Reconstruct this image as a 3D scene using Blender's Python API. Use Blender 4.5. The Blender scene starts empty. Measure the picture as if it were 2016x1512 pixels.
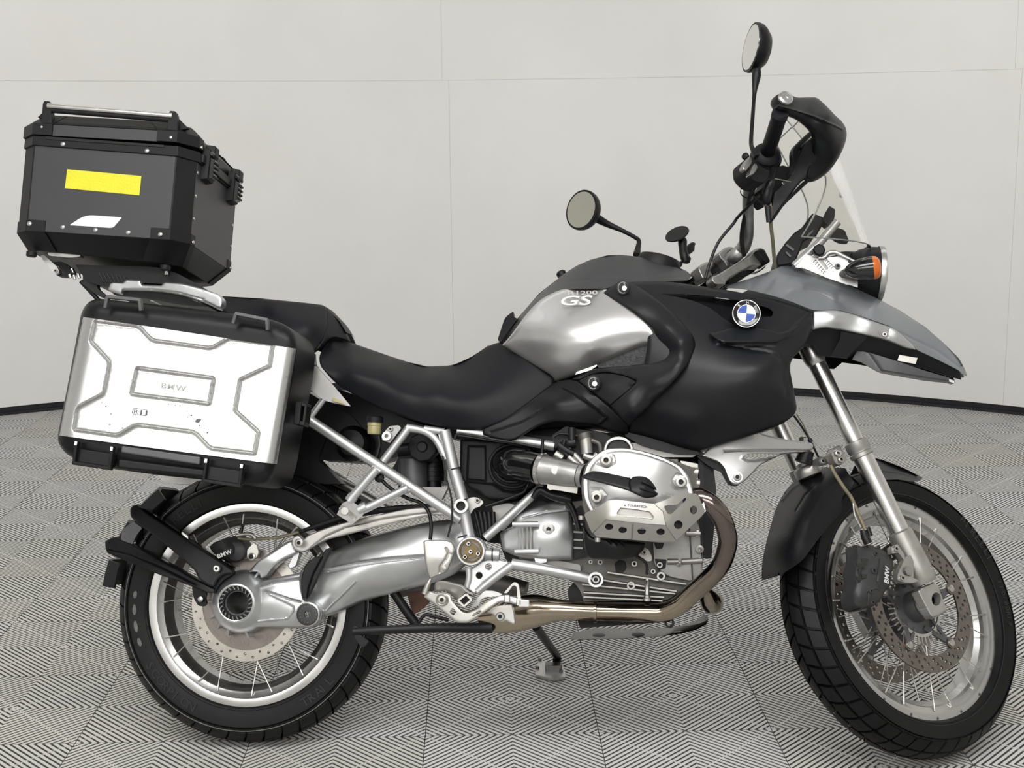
import bpy, math, random
import numpy as np
from mathutils import Vector, Matrix
from mathutils.geometry import delaunay_2d_cdt

# ------------------------------------------------------------------ camera, world, lights, exposure
CAM_H, CAM_PITCH, CAM_ROLL, FPX, CAM_YAW = 1.37721, 0.186141, -0.0097885, 2697.65, -0.0242496
def rotm(ax, t):
    ax = np.array(ax, float); ax /= np.linalg.norm(ax)
    K = np.array([[0, -ax[2], ax[1]], [ax[2], 0, -ax[0]], [-ax[1], ax[0], 0]])
    return np.eye(3) + np.sin(t)*K + (1-np.cos(t))*K@K
_cy, _sy, _cp, _sp = math.cos(CAM_YAW), math.sin(CAM_YAW), math.cos(CAM_PITCH), math.sin(CAM_PITCH)
FW = np.array([-_sy*_cp, _cy*_cp, -_sp]); _rt = np.array([_cy, _sy, 0.0]); _up = np.cross(_rt, FW)
RT = _rt*math.cos(CAM_ROLL)+_up*math.sin(CAM_ROLL); UP = _up*math.cos(CAM_ROLL)-_rt*math.sin(CAM_ROLL)
CO = np.array([0, 0, CAM_H])
scene = bpy.context.scene
COL = scene.collection
cd = bpy.data.cameras.new('camera'); cd.sensor_width = 36; cd.lens = FPX/2016*36; cd.clip_start = .05
cam = bpy.data.objects.new('camera', cd); COL.objects.link(cam)
cam.matrix_world = Matrix([[RT[0], UP[0], -FW[0], 0], [RT[1], UP[1], -FW[1], 0], [RT[2], UP[2], -FW[2], CAM_H], [0, 0, 0, 1]])
scene.camera = cam
w = bpy.data.worlds.new('world'); scene.world = w; w.use_nodes = True
w.node_tree.nodes['Background'].inputs[0].default_value = (1, 1, 1, 1)
w.node_tree.nodes['Background'].inputs[1].default_value = .3
scene.view_settings.view_transform = 'Standard'; scene.view_settings.look = 'None'
scene.view_settings.gamma = 1; scene.view_settings.use_curve_mapping = False
scene.view_settings.exposure = 0.09
ROOM = (-.15, 2.74); RR_ = 4.5; RH = 3.3
def area(name, loc, rot, sx, sy, power, col=(1, .99, .975)):
    l = bpy.data.lights.new(name, 'AREA'); l.shape = 'RECTANGLE'; l.size = sx; l.size_y = sy; l.energy = power; l.color = col
    o = bpy.data.objects.new(name, l); COL.objects.link(o); o.location = loc; o.rotation_euler = rot
    return o
LIGHTS = [((-.1, 1.1, 3.2), (0, 0, 0), 3.6, 1.0, 98),
          ((-.85, -.85, 2.3), (math.radians(76), 0, 0), 4.2, .95, 60),  # softbox added out of view behind the camera, brightens the side case
          ((-.15, 4.0, 3.15), (math.radians(54), 0, 0), 4.6, .8, 46),
          ((-2.4, 3.7, 3.1), (math.radians(58), 0, math.radians(42)), 2.0, .7, 17),  # unseen side light added to brighten the lower left wall
          ((2.2, 3.7, 3.1), (math.radians(58), 0, math.radians(-42)), 2.0, .7, 17)]  # its right-hand counterpart, likewise added for the wall
for i, (loc, rot, sx, sy, p) in enumerate(LIGHTS): area('ceiling_and_fill_light', loc, rot, sx, sy, p)

# ------------------------------------------------------------------ frames: bike (leaning on its stand) and steered front end
BX, BY, BYAW, LEAN, STEER, KS = -.5371534, 2.94387273, -.10584559, .29670597, .6475693, .97546904
RBW = rotm([0, 0, 1], BYAW) @ rotm([1, 0, 0], -LEAN)         # bike -> world
TBW = np.array([BX, BY, 0.0])
WB, RRW, RFW, TRAIL, RAKE = 1.519, .32, .332, .11, math.radians(27.1)
AXD = np.array([-math.sin(RAKE), 0, math.cos(RAKE)]); AXP = np.array([WB+TRAIL, 0, 0.0])
RS = rotm(AXD, STEER)
BIKE_M = Matrix([[*(RBW[i]*KS), TBW[i]] for i in range(3)] + [[0, 0, 0, 1]])
def steer(P): return (np.asarray(P)-AXP) @ RS.T + AXP
_oB = RBW.T @ (CO-TBW)/KS
_oS = RS.T @ (_oB-AXP)+AXP
def _ray(x, y):
    x = np.asarray(x, float); y = np.asarray(y, float)
    return FW + ((x-1008)/FPX)[..., None]*RT - ((y-756)/FPX)[..., None]*UP
def Bn(x, y, yl):            # photo pixel -> bike coordinates on the plane y = yl
    d = _ray(x, y) @ RBW
    t = (np.asarray(yl)-_oB[1])/d[..., 1]
    return _oB + d*t[..., None]
def Sn(x, y, yl):            # same in the steered front-end frame
    d = (_ray(x, y) @ RBW) @ RS
    t = (np.asarray(yl)-_oS[1])/d[..., 1]
    return _oS + d*t[..., None]
class Crop:
    """traces are read off magnified views of the photograph; gives metric bike coordinates"""
    def __init__(s, ox, oy, sc): s.o = (ox, oy); s.s = sc
    def px(s, pts):
        a = np.asarray(pts, float); return np.stack([s.o[0]+a[..., 0]/s.s, s.o[1]+a[..., 1]/s.s], -1)
    def B(s, x, y, yl): p = s.px((x, y)); return Bn(p[0], p[1], yl)
    def S(s, x, y, yl): p = s.px((x, y)); return Sn(p[0], p[1], yl)
    def Bs(s, pts, yl): p = s.px(pts); return Bn(p[:, 0], p[:, 1], np.broadcast_to(yl, (len(p),)))
    def Ss(s, pts, yl): p = s.px(pts); return Sn(p[:, 0], p[:, 1], np.broadcast_to(yl, (len(p),)))
    def B3(s, pts): p = s.px([q[:2] for q in pts]); return Bn(p[:, 0], p[:, 1], np.array([q[2] for q in pts]))
    def S3(s, pts): p = s.px([q[:2] for q in pts]); return Sn(p[:, 0], p[:, 1], np.array([q[2] for q in pts]))
PX = Crop(0, 0, 1)

# ------------------------------------------------------------------ materials
def mat(name, col, metal=0., rough=.5, var=0., vscale=8., bump=0., bscale=200., rvar=0., coat=0., dirt=None, dscale=4., damt=.5, alpha=1, trans=0., spec=.5, aniso=None):
    m = bpy.data.materials.new(name); m.use_nodes = True
    nt = m.node_tree; N = nt.nodes; L = nt.links; b = N['Principled BSDF']
    b.inputs['Base Color'].default_value = (*col, 1); b.inputs['Metallic'].default_value = metal
    b.inputs['Roughness'].default_value = rough; b.inputs['Coat Weight'].default_value = coat
    b.inputs['Specular IOR Level'].default_value = spec
    b.inputs['Transmission Weight'].default_value = trans
    b.inputs['Alpha'].default_value = alpha
    tc = N.new('ShaderNodeTexCoord')
    out = None
    if var or rvar:
        n = N.new('ShaderNodeTexNoise'); n.inputs['Scale'].default_value = vscale; n.inputs['Detail'].default_value = 6
        L.new(tc.outputs['Object'], n.inputs['Vector'])
        if var:
            r = N.new('ShaderNodeMapRange'); r.inputs['From Min'].default_value = .3; r.inputs['From Max'].default_value = .7
            r.inputs['To Min'].default_value = 1-var; r.inputs['To Max'].default_value = 1+var
            L.new(n.outputs['Fac'], r.inputs['Value'])
            mx = N.new('ShaderNodeVectorMath'); mx.operation = 'SCALE'; mx.inputs[0].default_value = col
            L.new(r.outputs[0], mx.inputs['Scale']); out = mx.outputs[0]
        if rvar:
            r = N.new('ShaderNodeMapRange'); r.inputs['From Min'].default_value = .3; r.inputs['From Max'].default_value = .7
            r.inputs['To Min'].default_value = max(.02, rough-rvar); r.inputs['To Max'].default_value = rough+rvar
            L.new(n.outputs['Fac'], r.inputs['Value']); L.new(r.outputs[0], b.inputs['Roughness'])
    if dirt:
        n = N.new('ShaderNodeTexNoise'); n.inputs['Scale'].default_value = dscale; n.inputs['Detail'].default_value = 8; n.inputs['Roughness'].default_value = .65
        L.new(tc.outputs['Object'], n.inputs['Vector'])
        r = N.new('ShaderNodeMapRange'); r.inputs['From Min'].default_value = .45; r.inputs['From Max'].default_value = .75; r.inputs['To Max'].default_value = damt
        L.new(n.outputs['Fac'], r.inputs['Value'])
        x = N.new('ShaderNodeMix'); x.data_type = 'RGBA'; x.inputs[7].default_value = (*dirt, 1)
        if out: L.new(out, x.inputs[6])
        else: x.inputs[6].default_value = (*col, 1)
        L.new(r.outputs[0], x.inputs[0]); out = x.outputs[2]
    if out: L.new(out, b.inputs['Base Color'])
    if bump:
        n = N.new('ShaderNodeTexNoise'); n.inputs['Scale'].default_value = bscale; n.inputs['Detail'].default_value = 3
        L.new(tc.outputs['Object'], n.inputs['Vector'])
        bp = N.new('ShaderNodeBump'); bp.inputs['Strength'].default_value = bump; bp.inputs['Distance'].default_value = .002
        L.new(n.outputs['Fac'], bp.inputs['Height']); L.new(bp.outputs[0], b.inputs['Normal'])
    return m
M = dict(
    wall=mat('painted_wall_board', (.78, .775, .755), 0, .62, var=.03, vscale=1.3, dirt=(.70, .685, .65), dscale=1.1, damt=.35),
    wallback=mat('seam_filler', (.50, .50, .49), 0, .9, var=.05),
    ceil=mat('ceiling_paint', (.8, .8, .79), 0, .9, var=.02),
    kick=mat('black_plinth', (.008, .009, .013), 0, .45, var=.1),
    sub=mat('dark_subfloor', (.012, .012, .011), 0, .9, var=.2),
    tile=mat('grey_plastic_tile', (.58, .577, .565), 0, .5, var=.08, vscale=3, bump=.15, bscale=300, dirt=(.45, .43, .36), dscale=1.6, damt=.35),
    tile2=mat('sandy_grey_plastic_tile', (.58, .572, .535), 0, .5, var=.08, vscale=3, bump=.15, bscale=300, dirt=(.43, .40, .31), dscale=1.6, damt=.35),
    tile3=mat('cool_grey_plastic_tile', (.61, .61, .605), 0, .5, var=.08, vscale=3, bump=.15, bscale=300, dirt=(.46, .45, .40), dscale=1.6, damt=.35),
    rubber=mat('tyre_rubber', (.0055, .0055, .006), 0, .45, spec=.22, var=.3, vscale=20, bump=.08, bscale=900, rvar=.08),
    rim=mat('anodised_rim', (.54, .535, .52), 1, .26, var=.06, vscale=10, rvar=.06),
    spoke=mat('steel_spoke', (.62, .60, .57), 1, .3, var=.15, vscale=60),
    forkch=mat('fork_chrome', (.70, .69, .67), 1, .28, var=.04, vscale=10, rvar=.04),
    disc=mat('worn_brake_disc', (.23, .205, .185), 1, .38, var=.15, vscale=40, rvar=.08),
    discr=mat('ground_brake_disc', (.50, .47, .43), 1, .3, var=.12, vscale=30),
    black=mat('black_plastic', (.006, .0063, .0075), 0, .38, spec=.25, var=.15, vscale=12, bump=.05, bscale=1300),
    blackm=mat('matt_black_plastic', (.009, .009, .010), 0, .5, spec=.25, var=.15, vscale=12, bump=.09, bscale=1300),
    blackg=mat('gloss_black', (.006, .006, .007), 0, .12, var=.1, coat=.5),
    satin=mat('satin_black_paint', (.008, .0085, .0105), 0, .40, var=.1, vscale=5, spec=.32, coat=.0, bump=.03, bscale=60),
    seat=mat('black_vinyl', (.006, .0064, .0085), 0, .48, spec=.22, var=.08, vscale=6, bump=.12, bscale=1400),
    silver=mat('silver_paint', (.60, .60, .595), .85, .34, var=.02, vscale=4, bump=.04, bscale=900, coat=.3),
    grey=mat('slate_grey_paint', (.25, .265, .285), .6, .38, var=.03, vscale=4, bump=.04, bscale=900, coat=.4),
    greysat=mat('satin_grey_paint', (.045, .047, .05), .3, .42, var=.04, vscale=6, bump=.1, bscale=700),
    frame=mat('silver_frame_paint', (.50, .505, .51), .75, .4, var=.05, vscale=18, rvar=.05),
    cast=mat('cast_aluminium', (.60, .61, .62), .9, .36, var=.06, vscale=14, bump=.06, bscale=1100, rvar=.06),
    castw=mat('aged_cast_aluminium', (.45, .44, .42), .8, .38, var=.12, vscale=16, bump=.07, bscale=1000, dirt=(.27, .24, .18), dscale=14, damt=.55),
    castd=mat('dirty_engine_metal', (.13, .127, .12), .6, .42, var=.2, vscale=25, bump=.12, bscale=900, dirt=(.12, .10, .07), dscale=18, damt=.8),
    alu=mat('brushed_aluminium', (.60, .60, .59), 1, .3, var=.05, vscale=9, bump=.05, bscale=300, rvar=.06),
    panal=mat('pannier_aluminium', (.54, .54, .537), .92, .27, var=.04, vscale=5, bump=.04, bscale=400, rvar=.05, dirt=(.66, .68, .64), dscale=3, damt=.5),
    plate=mat('guard_plate', (.55, .54, .51), .85, .36, var=.06, vscale=14, bump=.03, bscale=900, dirt=(.40, .36, .28), dscale=9, damt=.35),
    chrome=mat('chrome', (.75, .74, .72), 1, .16, var=.05, vscale=10, rvar=.04),
    castm=mat('mid_grey_casting', (.30, .295, .285), .7, .42, var=.1, vscale=14, bump=.06, bscale=900, dirt=(.15, .13, .10), dscale=12, damt=.5),
    hole=mat('socket_shade', (.02, .02, .02), .3, .6, var=.1),  # dark recess faces: shade inside bolt sockets painted as colour
    rib_shade=mat('shaded_rib_side', (.15, .148, .138), 0, .8, var=.2),  # darker rib sides: shade between the ribs put into the colour
    exh=mat('tinted_exhaust', (.50, .425, .31), 1, .14, var=.12, vscale=7, rvar=.08, dirt=(.25, .20, .15), dscale=5, damt=.6),
    rust=mat('rusty_steel', (.10, .05, .032), .3, .7, var=.4, vscale=30, bump=.4, bscale=200),
    steel=mat('bolt_steel', (.55, .54, .52), 1, .25, var=.1, vscale=60),
    dsteel=mat('dark_bolt_steel', (.15, .15, .15), .9, .35, var=.1, vscale=60),
    cal=mat('caliper_grey', (.045, .045, .047), .3, .5, var=.15, vscale=25, bump=.15, bscale=300),
    brown=mat('brown_pivot_cap', (.16, .12, .055), .5, .4, var=.25, vscale=30),
    fluid=mat('brake_fluid_pot', (.55, .50, .25), 0, .3, var=.1, trans=.3),
    yellow=mat('yellow_reflective', (.70, .655, .014), 0, .45, var=.04, vscale=20, bump=.3, bscale=250),
    whiteref=mat('white_reflector', (.72, .73, .75), .2, .35, var=.03),
    white=mat('white_print', (.85, .85, .85), 0, .5, var=.02),
    blue=mat('badge_blue', (.008, .055, .36), 0, .3, var=.03),
    dprint=mat('dark_print', (.10, .10, .11), 0, .5, var=.1),
    emboss=mat('embossed_grey', (.36, .36, .36), .9, .4, var=.05),
    orange=mat('indicator_orange', (.62, .13, .008), 0, .25, var=.08, vscale=60, coat=.5),
    rtext=mat('sidewall_lettering', (.022, .022, .023), 0, .6, spec=.3),
    rmark=mat('worn_sidewall_mark', (.13, .13, .13), 0, .7, var=.3, vscale=90),
    mirror=mat('mirror_glass', (.80, .80, .77), 1, .04, var=.01),
    mirror2=mat('tinted_mirror_glass', (.52, .52, .45), 1, .06, var=.01),
    hose=mat('rubber_hose', (.009, .009, .010), 0, .36, spec=.3, var=.2, vscale=20),
    olive=mat('braided_hose', (.20, .18, .12), .3, .45, var=.15, vscale=80),
    casep=mat('case_paint', (.036, .036, .039), 0, .42, var=.06, vscale=5, bump=.06, bscale=500, spec=.45),
    edge=mat('screen_edge', (.20, .21, .20), 0, .2, var=.05),
    screwy=mat('dull_steel', (.38, .375, .36), .9, .4, var=.15, vscale=40),
    fairg=mat('dark_grey_casting', (.10, .10, .105), .4, .45, var=.1, vscale=14, bump=.1, bscale=300),
)
# heat tint: the pipe is greyer near the cylinder head
_nt = M['exh'].node_tree; _N = _nt.nodes; _pb = _N['Principled BSDF']; _src = _pb.inputs['Base Color'].links[0].from_socket
_t = _N.new('ShaderNodeTexCoord'); _s = _N.new('ShaderNodeSeparateXYZ'); _r = _N.new('ShaderNodeMapRange'); _r.inputs['From Min'].default_value = .27; _r.inputs['From Max'].default_value = .43
_m = _N.new('ShaderNodeMix'); _m.data_type = 'RGBA'; _m.inputs[7].default_value = (.20, .165, .15, 1)
_nt.links.new(_t.outputs['Object'], _s.inputs[0]); _nt.links.new(_s.outputs['Z'], _r.inputs['Value']); _nt.links.new(_r.outputs[0], _m.inputs[0]); _nt.links.new(_src, _m.inputs[6]); _nt.links.new(_m.outputs[2], _pb.inputs['Base Color'])
gm = bpy.data.materials.new('clear_acrylic'); gm.use_nodes = True
_n = gm.node_tree.nodes; _b = _n['Principled BSDF']
_b.inputs['Base Color'].default_value = (.93, .93, .90, 1); _b.inputs['Roughness'].default_value = .02; _b.inputs['Transmission Weight'].default_value = 1.0; _b.inputs['IOR'].default_value = 1.14
_tc = _n.new('ShaderNodeTexCoord'); _nn = _n.new('ShaderNodeTexNoise'); _nn.inputs['Scale'].default_value = 6
_mr = _n.new('ShaderNodeMapRange'); _mr.inputs['To Min'].default_value = .0; _mr.inputs['To Max'].default_value = .015
gm.node_tree.links.new(_tc.outputs['Object'], _nn.inputs['Vector']); gm.node_tree.links.new(_nn.outputs['Fac'], _mr.inputs['Value']); gm.node_tree.links.new(_mr.outputs[0], _b.inputs['Roughness'])
M['glass'] = gm

# ------------------------------------------------------------------ geometry helpers
def nrm(v): v = np.asarray(v, float); return v/np.linalg.norm(v)
def basis(ax):
    a = nrm(ax); u = np.cross(a, [0, 0, 1.0])
    if np.linalg.norm(u) < 1e-3: u = np.cross(a, [1.0, 0, 0])
    u = nrm(u); return u, np.cross(a, u), a
def smooth(pts, n=6, closed=False):          # Catmull-Rom
    P = np.asarray(pts, float); m = len(P)
    if m < 3: return P
    out = []
    rng = range(m if closed else m-1)
    for i in rng:
        p1, p2 = P[i], P[(i+1) % m]
        p0 = P[(i-1) % m] if (closed or i > 0) else 2*p1-p2
        p3 = P[(i+2) % m] if (closed or i+2 < m) else 2*p2-p1
        for k in range(n):
            t = k/n
            out.append(.5*(2*p1+(p2-p0)*t+(2*p0-5*p1+4*p2-p3)*t*t+(3*p1-p0-3*p2+p3)*t**3))
    if not closed: out.append(P[-1])
    return np.array(out)
def chaikin(P, n=1, closed=True, q=.25):
    P = np.asarray(P, float)
    for _ in range(n):
        Q = np.roll(P, -1, 0)
        if closed: P = np.stack([P*(1-q)+Q*q, P*q+Q*(1-q)], 1).reshape(-1, P.shape[1])
        else:
            m = np.stack([P[:-1]*(1-q)+P[1:]*q, P[:-1]*q+P[1:]*(1-q)], 1).reshape(-1, P.shape[1]); P = np.vstack([P[:1], m, P[-1:]])
    return P
def soft(P, rs=2.6):
    """closed outline: gentle turns become curves, sharp corners keep a small radius (photo pixels)"""
    P = np.asarray(P, float); n = len(P); out = []
    for i in range(n):
        a, b, c = P[i-1], P[i], P[(i+1) % n]; u = a-b; v = c-b; lu = np.linalg.norm(u); lv = np.linalg.norm(v)
        if lu < 1e-6 or lv < 1e-6: out.append(b); continue
        t = math.degrees(math.acos(max(-1, min(1, -(u@v)/lu/lv))))
        k = .42*min(lu, lv) if t < 38 else min(.35*min(lu, lv), rs if t > 55 else rs*2.2)
        p, q = b+u/lu*k, b+v/lv*k
        m_ = (2, .25, .5, .75) if t >= 14 else (1, .5)
        out.append(p)
        for s_ in m_[1:]: out.append(p*(1-s_)**2+b*2*s_*(1-s_)+q*s_**2)
        out.append(q)
    return np.array(out)
class G:
    def __init__(s): s.v = []; s.f = []; s.dk = []
    def add(s, v, f):
        n = len(s.v); s.v += [tuple(map(float, p)) for p in v]; s.f += [tuple(int(i)+n for i in q) for q in f]; return s
    def box(s, c, h, ax=None, taper=1.0):
        c = np.asarray(c, float); A = np.eye(3) if ax is None else np.asarray(ax, float)
        v = []
        for k in (-1, 1):
            t = 1 if k < 0 else taper
            for i, j in ((-1, -1), (1, -1), (1, 1), (-1, 1)): v.append(c+A[0]*i*h[0]*t+A[1]*j*h[1]*t+A[2]*k*h[2])
        return s.add(v, [(3, 2, 1, 0), (4, 5, 6, 7), (0, 1, 5, 4), (1, 2, 6, 5), (2, 3, 7, 6), (3, 0, 4, 7)])
    def bar(s, a, b, w, h, up=(0, 1, 0)):      # rectangular bar from a to b, width w along 'up x dir', height h along up
        a = np.asarray(a, float); b = np.asarray(b, float); d = nrm(b-a); u = np.asarray(up, float); u = nrm(u-d*(u@d)); sd = np.cross(d, u)
        return s.box((a+b)/2, (np.linalg.norm(b-a)/2, h/2, w/2), [d, u, sd])
    def tube(s, pts, r, n=14, sm=0, closed=False, caps=True, flat=None):
        P = np.asarray(pts, float); R = np.broadcast_to(np.asarray(r, float), (len(P),))
        if sm: A = smooth(np.hstack([P, R[:, None]]), sm, closed); P = A[:, :3]; R = A[:, 3]
        m = len(P); T = np.zeros_like(P)
        for i in range(m):
            a = P[(i-1) % m] if (closed or i) else P[i]; b = P[(i+1) % m] if (closed or i < m-1) else P[i]
            T[i] = nrm(b-a)
        u, v, _ = basis(T[0]) if flat is None else (None, None, None)
        if flat is not None: u = np.asarray(flat[0], float); u = nrm(u-T[0]*(u@T[0])); v = np.cross(T[0], u)
        V = []
        kv = 1 if flat is None else flat[1]
        for i in range(m):
            u = nrm(u-T[i]*(u@T[i])); v = np.cross(T[i], u)
            for k in range(n):
                a = 2*math.pi*k/n; V.append(P[i]+u*math.cos(a)*R[i]+v*math.sin(a)*R[i]*kv)
        F = []
        for i in range(m if closed else m-1):
            j = (i+1) % m
            for k in range(n):
                l = (k+1) % n; F.append((i*n+k, i*n+l, j*n+l, j*n+k))
        if caps and not closed: F.append(tuple(range(n-1, -1, -1))); F.append(tuple((m-1)*n+k for k in range(n)))
        return s.add(V, F)
    def lathe(s, prof, c, ax=(0, -1, 0), n=40, closed=False, a0=0, a1=None, ref=None):
        # prof: (radius, height along ax)
        c = np.asarray(c, float); u, v, a = basis(ax)
        if ref is not None: u = nrm(np.asarray(ref, float)-a*(np.asarray(ref, float)@a)); v = np.cross(a, u)
        full = a1 is None; a1_ = 2*math.pi if full else a1
        cols = n if full else n+1; m = len(prof); V = []; F = []
        for k in range(cols):
            t = a0+(a1_-a0 if not full else 2*math.pi)*k/n
            d = u*math.cos(t)+v*math.sin(t)
            for r, h in prof: V.append(c+d*r+a*h)
        for k in range(n):
            l = (k+1) % cols if full else k+1
            for i in range(m if closed else m-1):
                j = (i+1) % m; q = (k*m+i, k*m+j, l*m+j, l*m+i)
                F.append(q[::-1])
        if full and not closed:
            if prof[0][0] > 1e-6: F.append(tuple(k*m for k in range(n)))
            if prof[-1][0] > 1e-6: F.append(tuple(k*m+m-1 for k in range(n-1, -1, -1)))
        if not full and closed:
            F.append(tuple(range(m))); F.append(tuple(n*m+i for i in range(m-1, -1, -1)))
        return s.add(V, F)
    def sock(s, prof, c, ax=(0, -1, 0), n=24, k=2):    # lathe whose last k rings carry the painted shade of a socket
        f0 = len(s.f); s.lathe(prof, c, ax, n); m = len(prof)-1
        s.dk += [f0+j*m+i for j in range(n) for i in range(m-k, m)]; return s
    def cyl(s, c, r, h, ax=(0, -1, 0), n=24, bev=0, r2=None):   # from c outward along ax
        r2 = r if r2 is None else r2
        p = [(r, 0), (r2, h)] if not bev else [(r, 0), (r2, h-bev), (r2-bev, h)]
        return s.lathe(p, c, ax, n)
    def ring(s, c, ro, ri, h, ax=(0, -1, 0), n=36): return s.lathe([(ri, 0), (ro, 0), (ro, h), (ri, h)], c, ax, n, closed=True)
    def prism(s, poly, vec):
        P = np.asarray(poly, float); v = np.asarray(vec, float); n = len(P)
        return s.add(np.vstack([P, P+v]), [tuple(range(n)), tuple(range(2*n-1, n-1, -1))]+[(i, n+i, n+(i+1) % n, (i+1) % n) for i in range(n)])
    def loft(s, rings, closed=True, caps=True):
        n = len(rings[0]); V = np.vstack(rings); F = []
        for i in range(len(rings)-1):
            for k in range(n if closed else n-1):
                l = (k+1) % n; F.append((i*n+k, i*n+l, (i+1)*n+l, (i+1)*n+k))
        if caps and closed: F.append(tuple(range(n-1, -1, -1))); F.append(tuple((len(rings)-1)*n+k for k in range(n)))
        return s.add(V, F)
    def mirror(s):
        n = len(s.v); s.v += [(x, -y, z) for x, y, z in s.v]; s.f += [tuple(i+n for i in q[::-1]) for q in s.f]; return s
    def mirrored(s):
        g = G(); g.v = [(x, -y, z) for x, y, z in s.v]; g.f = [q[::-1] for q in s.f]; return g
def set_parent(o, parent):
    if parent is not None: o.parent = parent
def link(name, me, parent=None, label=None):
    o = bpy.data.objects.new(name, me); COL.objects.link(o); set_parent(o, parent)
    if label: o['label'] = label
    return o
def obj(name, g, m, parent=None, st=False, bev=0, ang=38, label=None, seg=2, sub=0):
    me = bpy.data.meshes.new(name)
    V = g.v
    if st: V = [tuple(p) for p in steer(np.array(V))]
    me.from_pydata(V, [], g.f)
    me.materials.append(M[m] if isinstance(m, str) else m)
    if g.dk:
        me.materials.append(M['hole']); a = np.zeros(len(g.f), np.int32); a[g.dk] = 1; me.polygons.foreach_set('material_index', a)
    me.validate(); me.update()
    me.shade_smooth(); me.set_sharp_from_angle(angle=math.radians(ang))
    o = link(name, me, parent, label)
    if bev:
        b = o.modifiers.new('bevel', 'BEVEL'); b.width = bev; b.segments = seg; b.limit_method = 'ANGLE'; b.angle_limit = math.radians(35); b.harden_normals = True
    return o
def cdt(pts, outer, holes, extra):
    loops = [outer]+list(holes); V = []; E = []
    for lp in loops:
        n0 = len(V); V += [Vector(p) for p in lp]; E += [(n0+i, n0+(i+1) % len(lp)) for i in range(len(lp))]
    V += [Vector(p) for p in extra]
    v, e, f, _, _, _ = delaunay_2d_cdt(V, E, [], 1, 1e-6)
    v = np.array([tuple(p) for p in v]); f = [tuple(q) for q in f]
    if holes:
        c = np.array([v[list(q)].mean(0) for q in f]); k = np.ones(len(f), bool)
        for h in holes:
            h = np.asarray(h); near = (np.abs(c-h.mean(0)).max(1) < np.ptp(h, axis=0).max()+1e-9); i = np.where(near & k)[0]
            if len(i): k[i[inside(c[i], h)]] = False
        f = [q for q, kk in zip(f, k) if kk]
    return v, f
def resample(P, step, closed=True):
    P = np.asarray(P, float); out = []
    n = len(P)
    for i in range(n if closed else n-1):
        a, b = P[i], P[(i+1) % n]; k = max(1, int(math.ceil(np.linalg.norm(b-a)/step)))
        for j in range(k): out.append(a+(b-a)*j/k)
    return np.array(out)
def inside(P, poly):
    x, y = P[:, 0], P[:, 1]; c = np.zeros(len(P), bool); n = len(poly)
    for i in range(n):
        x1, y1 = poly[i]; x2, y2 = poly[(i+1) % n]
        if y1 == y2: continue
        m = ((y1 > y) != (y2 > y)) & (x < (x2-x1)*(y-y1)/(y2-y1)+x1); c ^= m
    return c
def edist(P, poly, closed=True):
    d = np.full(len(P), 1e9); n = len(poly)
    for i in range(n if closed else n-1):
        a = poly[i]; b = poly[(i+1) % n]; ab = b-a; L = ab@ab
        if L < 1e-12: continue
        t = np.clip(((P-a)@ab)/L, 0, 1); d = np.minimum(d, np.linalg.norm(P-(a+t[:, None]*ab), axis=1))
    return d
def tps(ctrl):
    C = np.asarray(ctrl, float); n = len(C); xy = C[:, :2]/100.; z = C[:, 2]
    if n < 3: m = z.mean(); return lambda P: np.full(len(P), m)
    def phi(r): return np.where(r > 1e-9, r*r*np.log(np.maximum(r, 1e-9)), 0)
    D = np.linalg.norm(xy[:, None]-xy[None], axis=2)
    A = np.zeros((n+3, n+3)); A[:n, :n] = phi(D)+np.eye(n)*2.5e-3; A[:n, n] = 1; A[:n, n+1:] = xy; A[n, :n] = 1; A[n+1:, :n] = xy.T
    wts = np.linalg.lstsq(A, np.concatenate([z, [0, 0, 0]]), rcond=None)[0]
    def f(P):
        Q = np.asarray(P)/100.; D = np.linalg.norm(Q[:, None]-xy[None], axis=2)
        return phi(D)@wts[:n]+wts[n]+Q@wts[n+1:]
    return f
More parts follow.
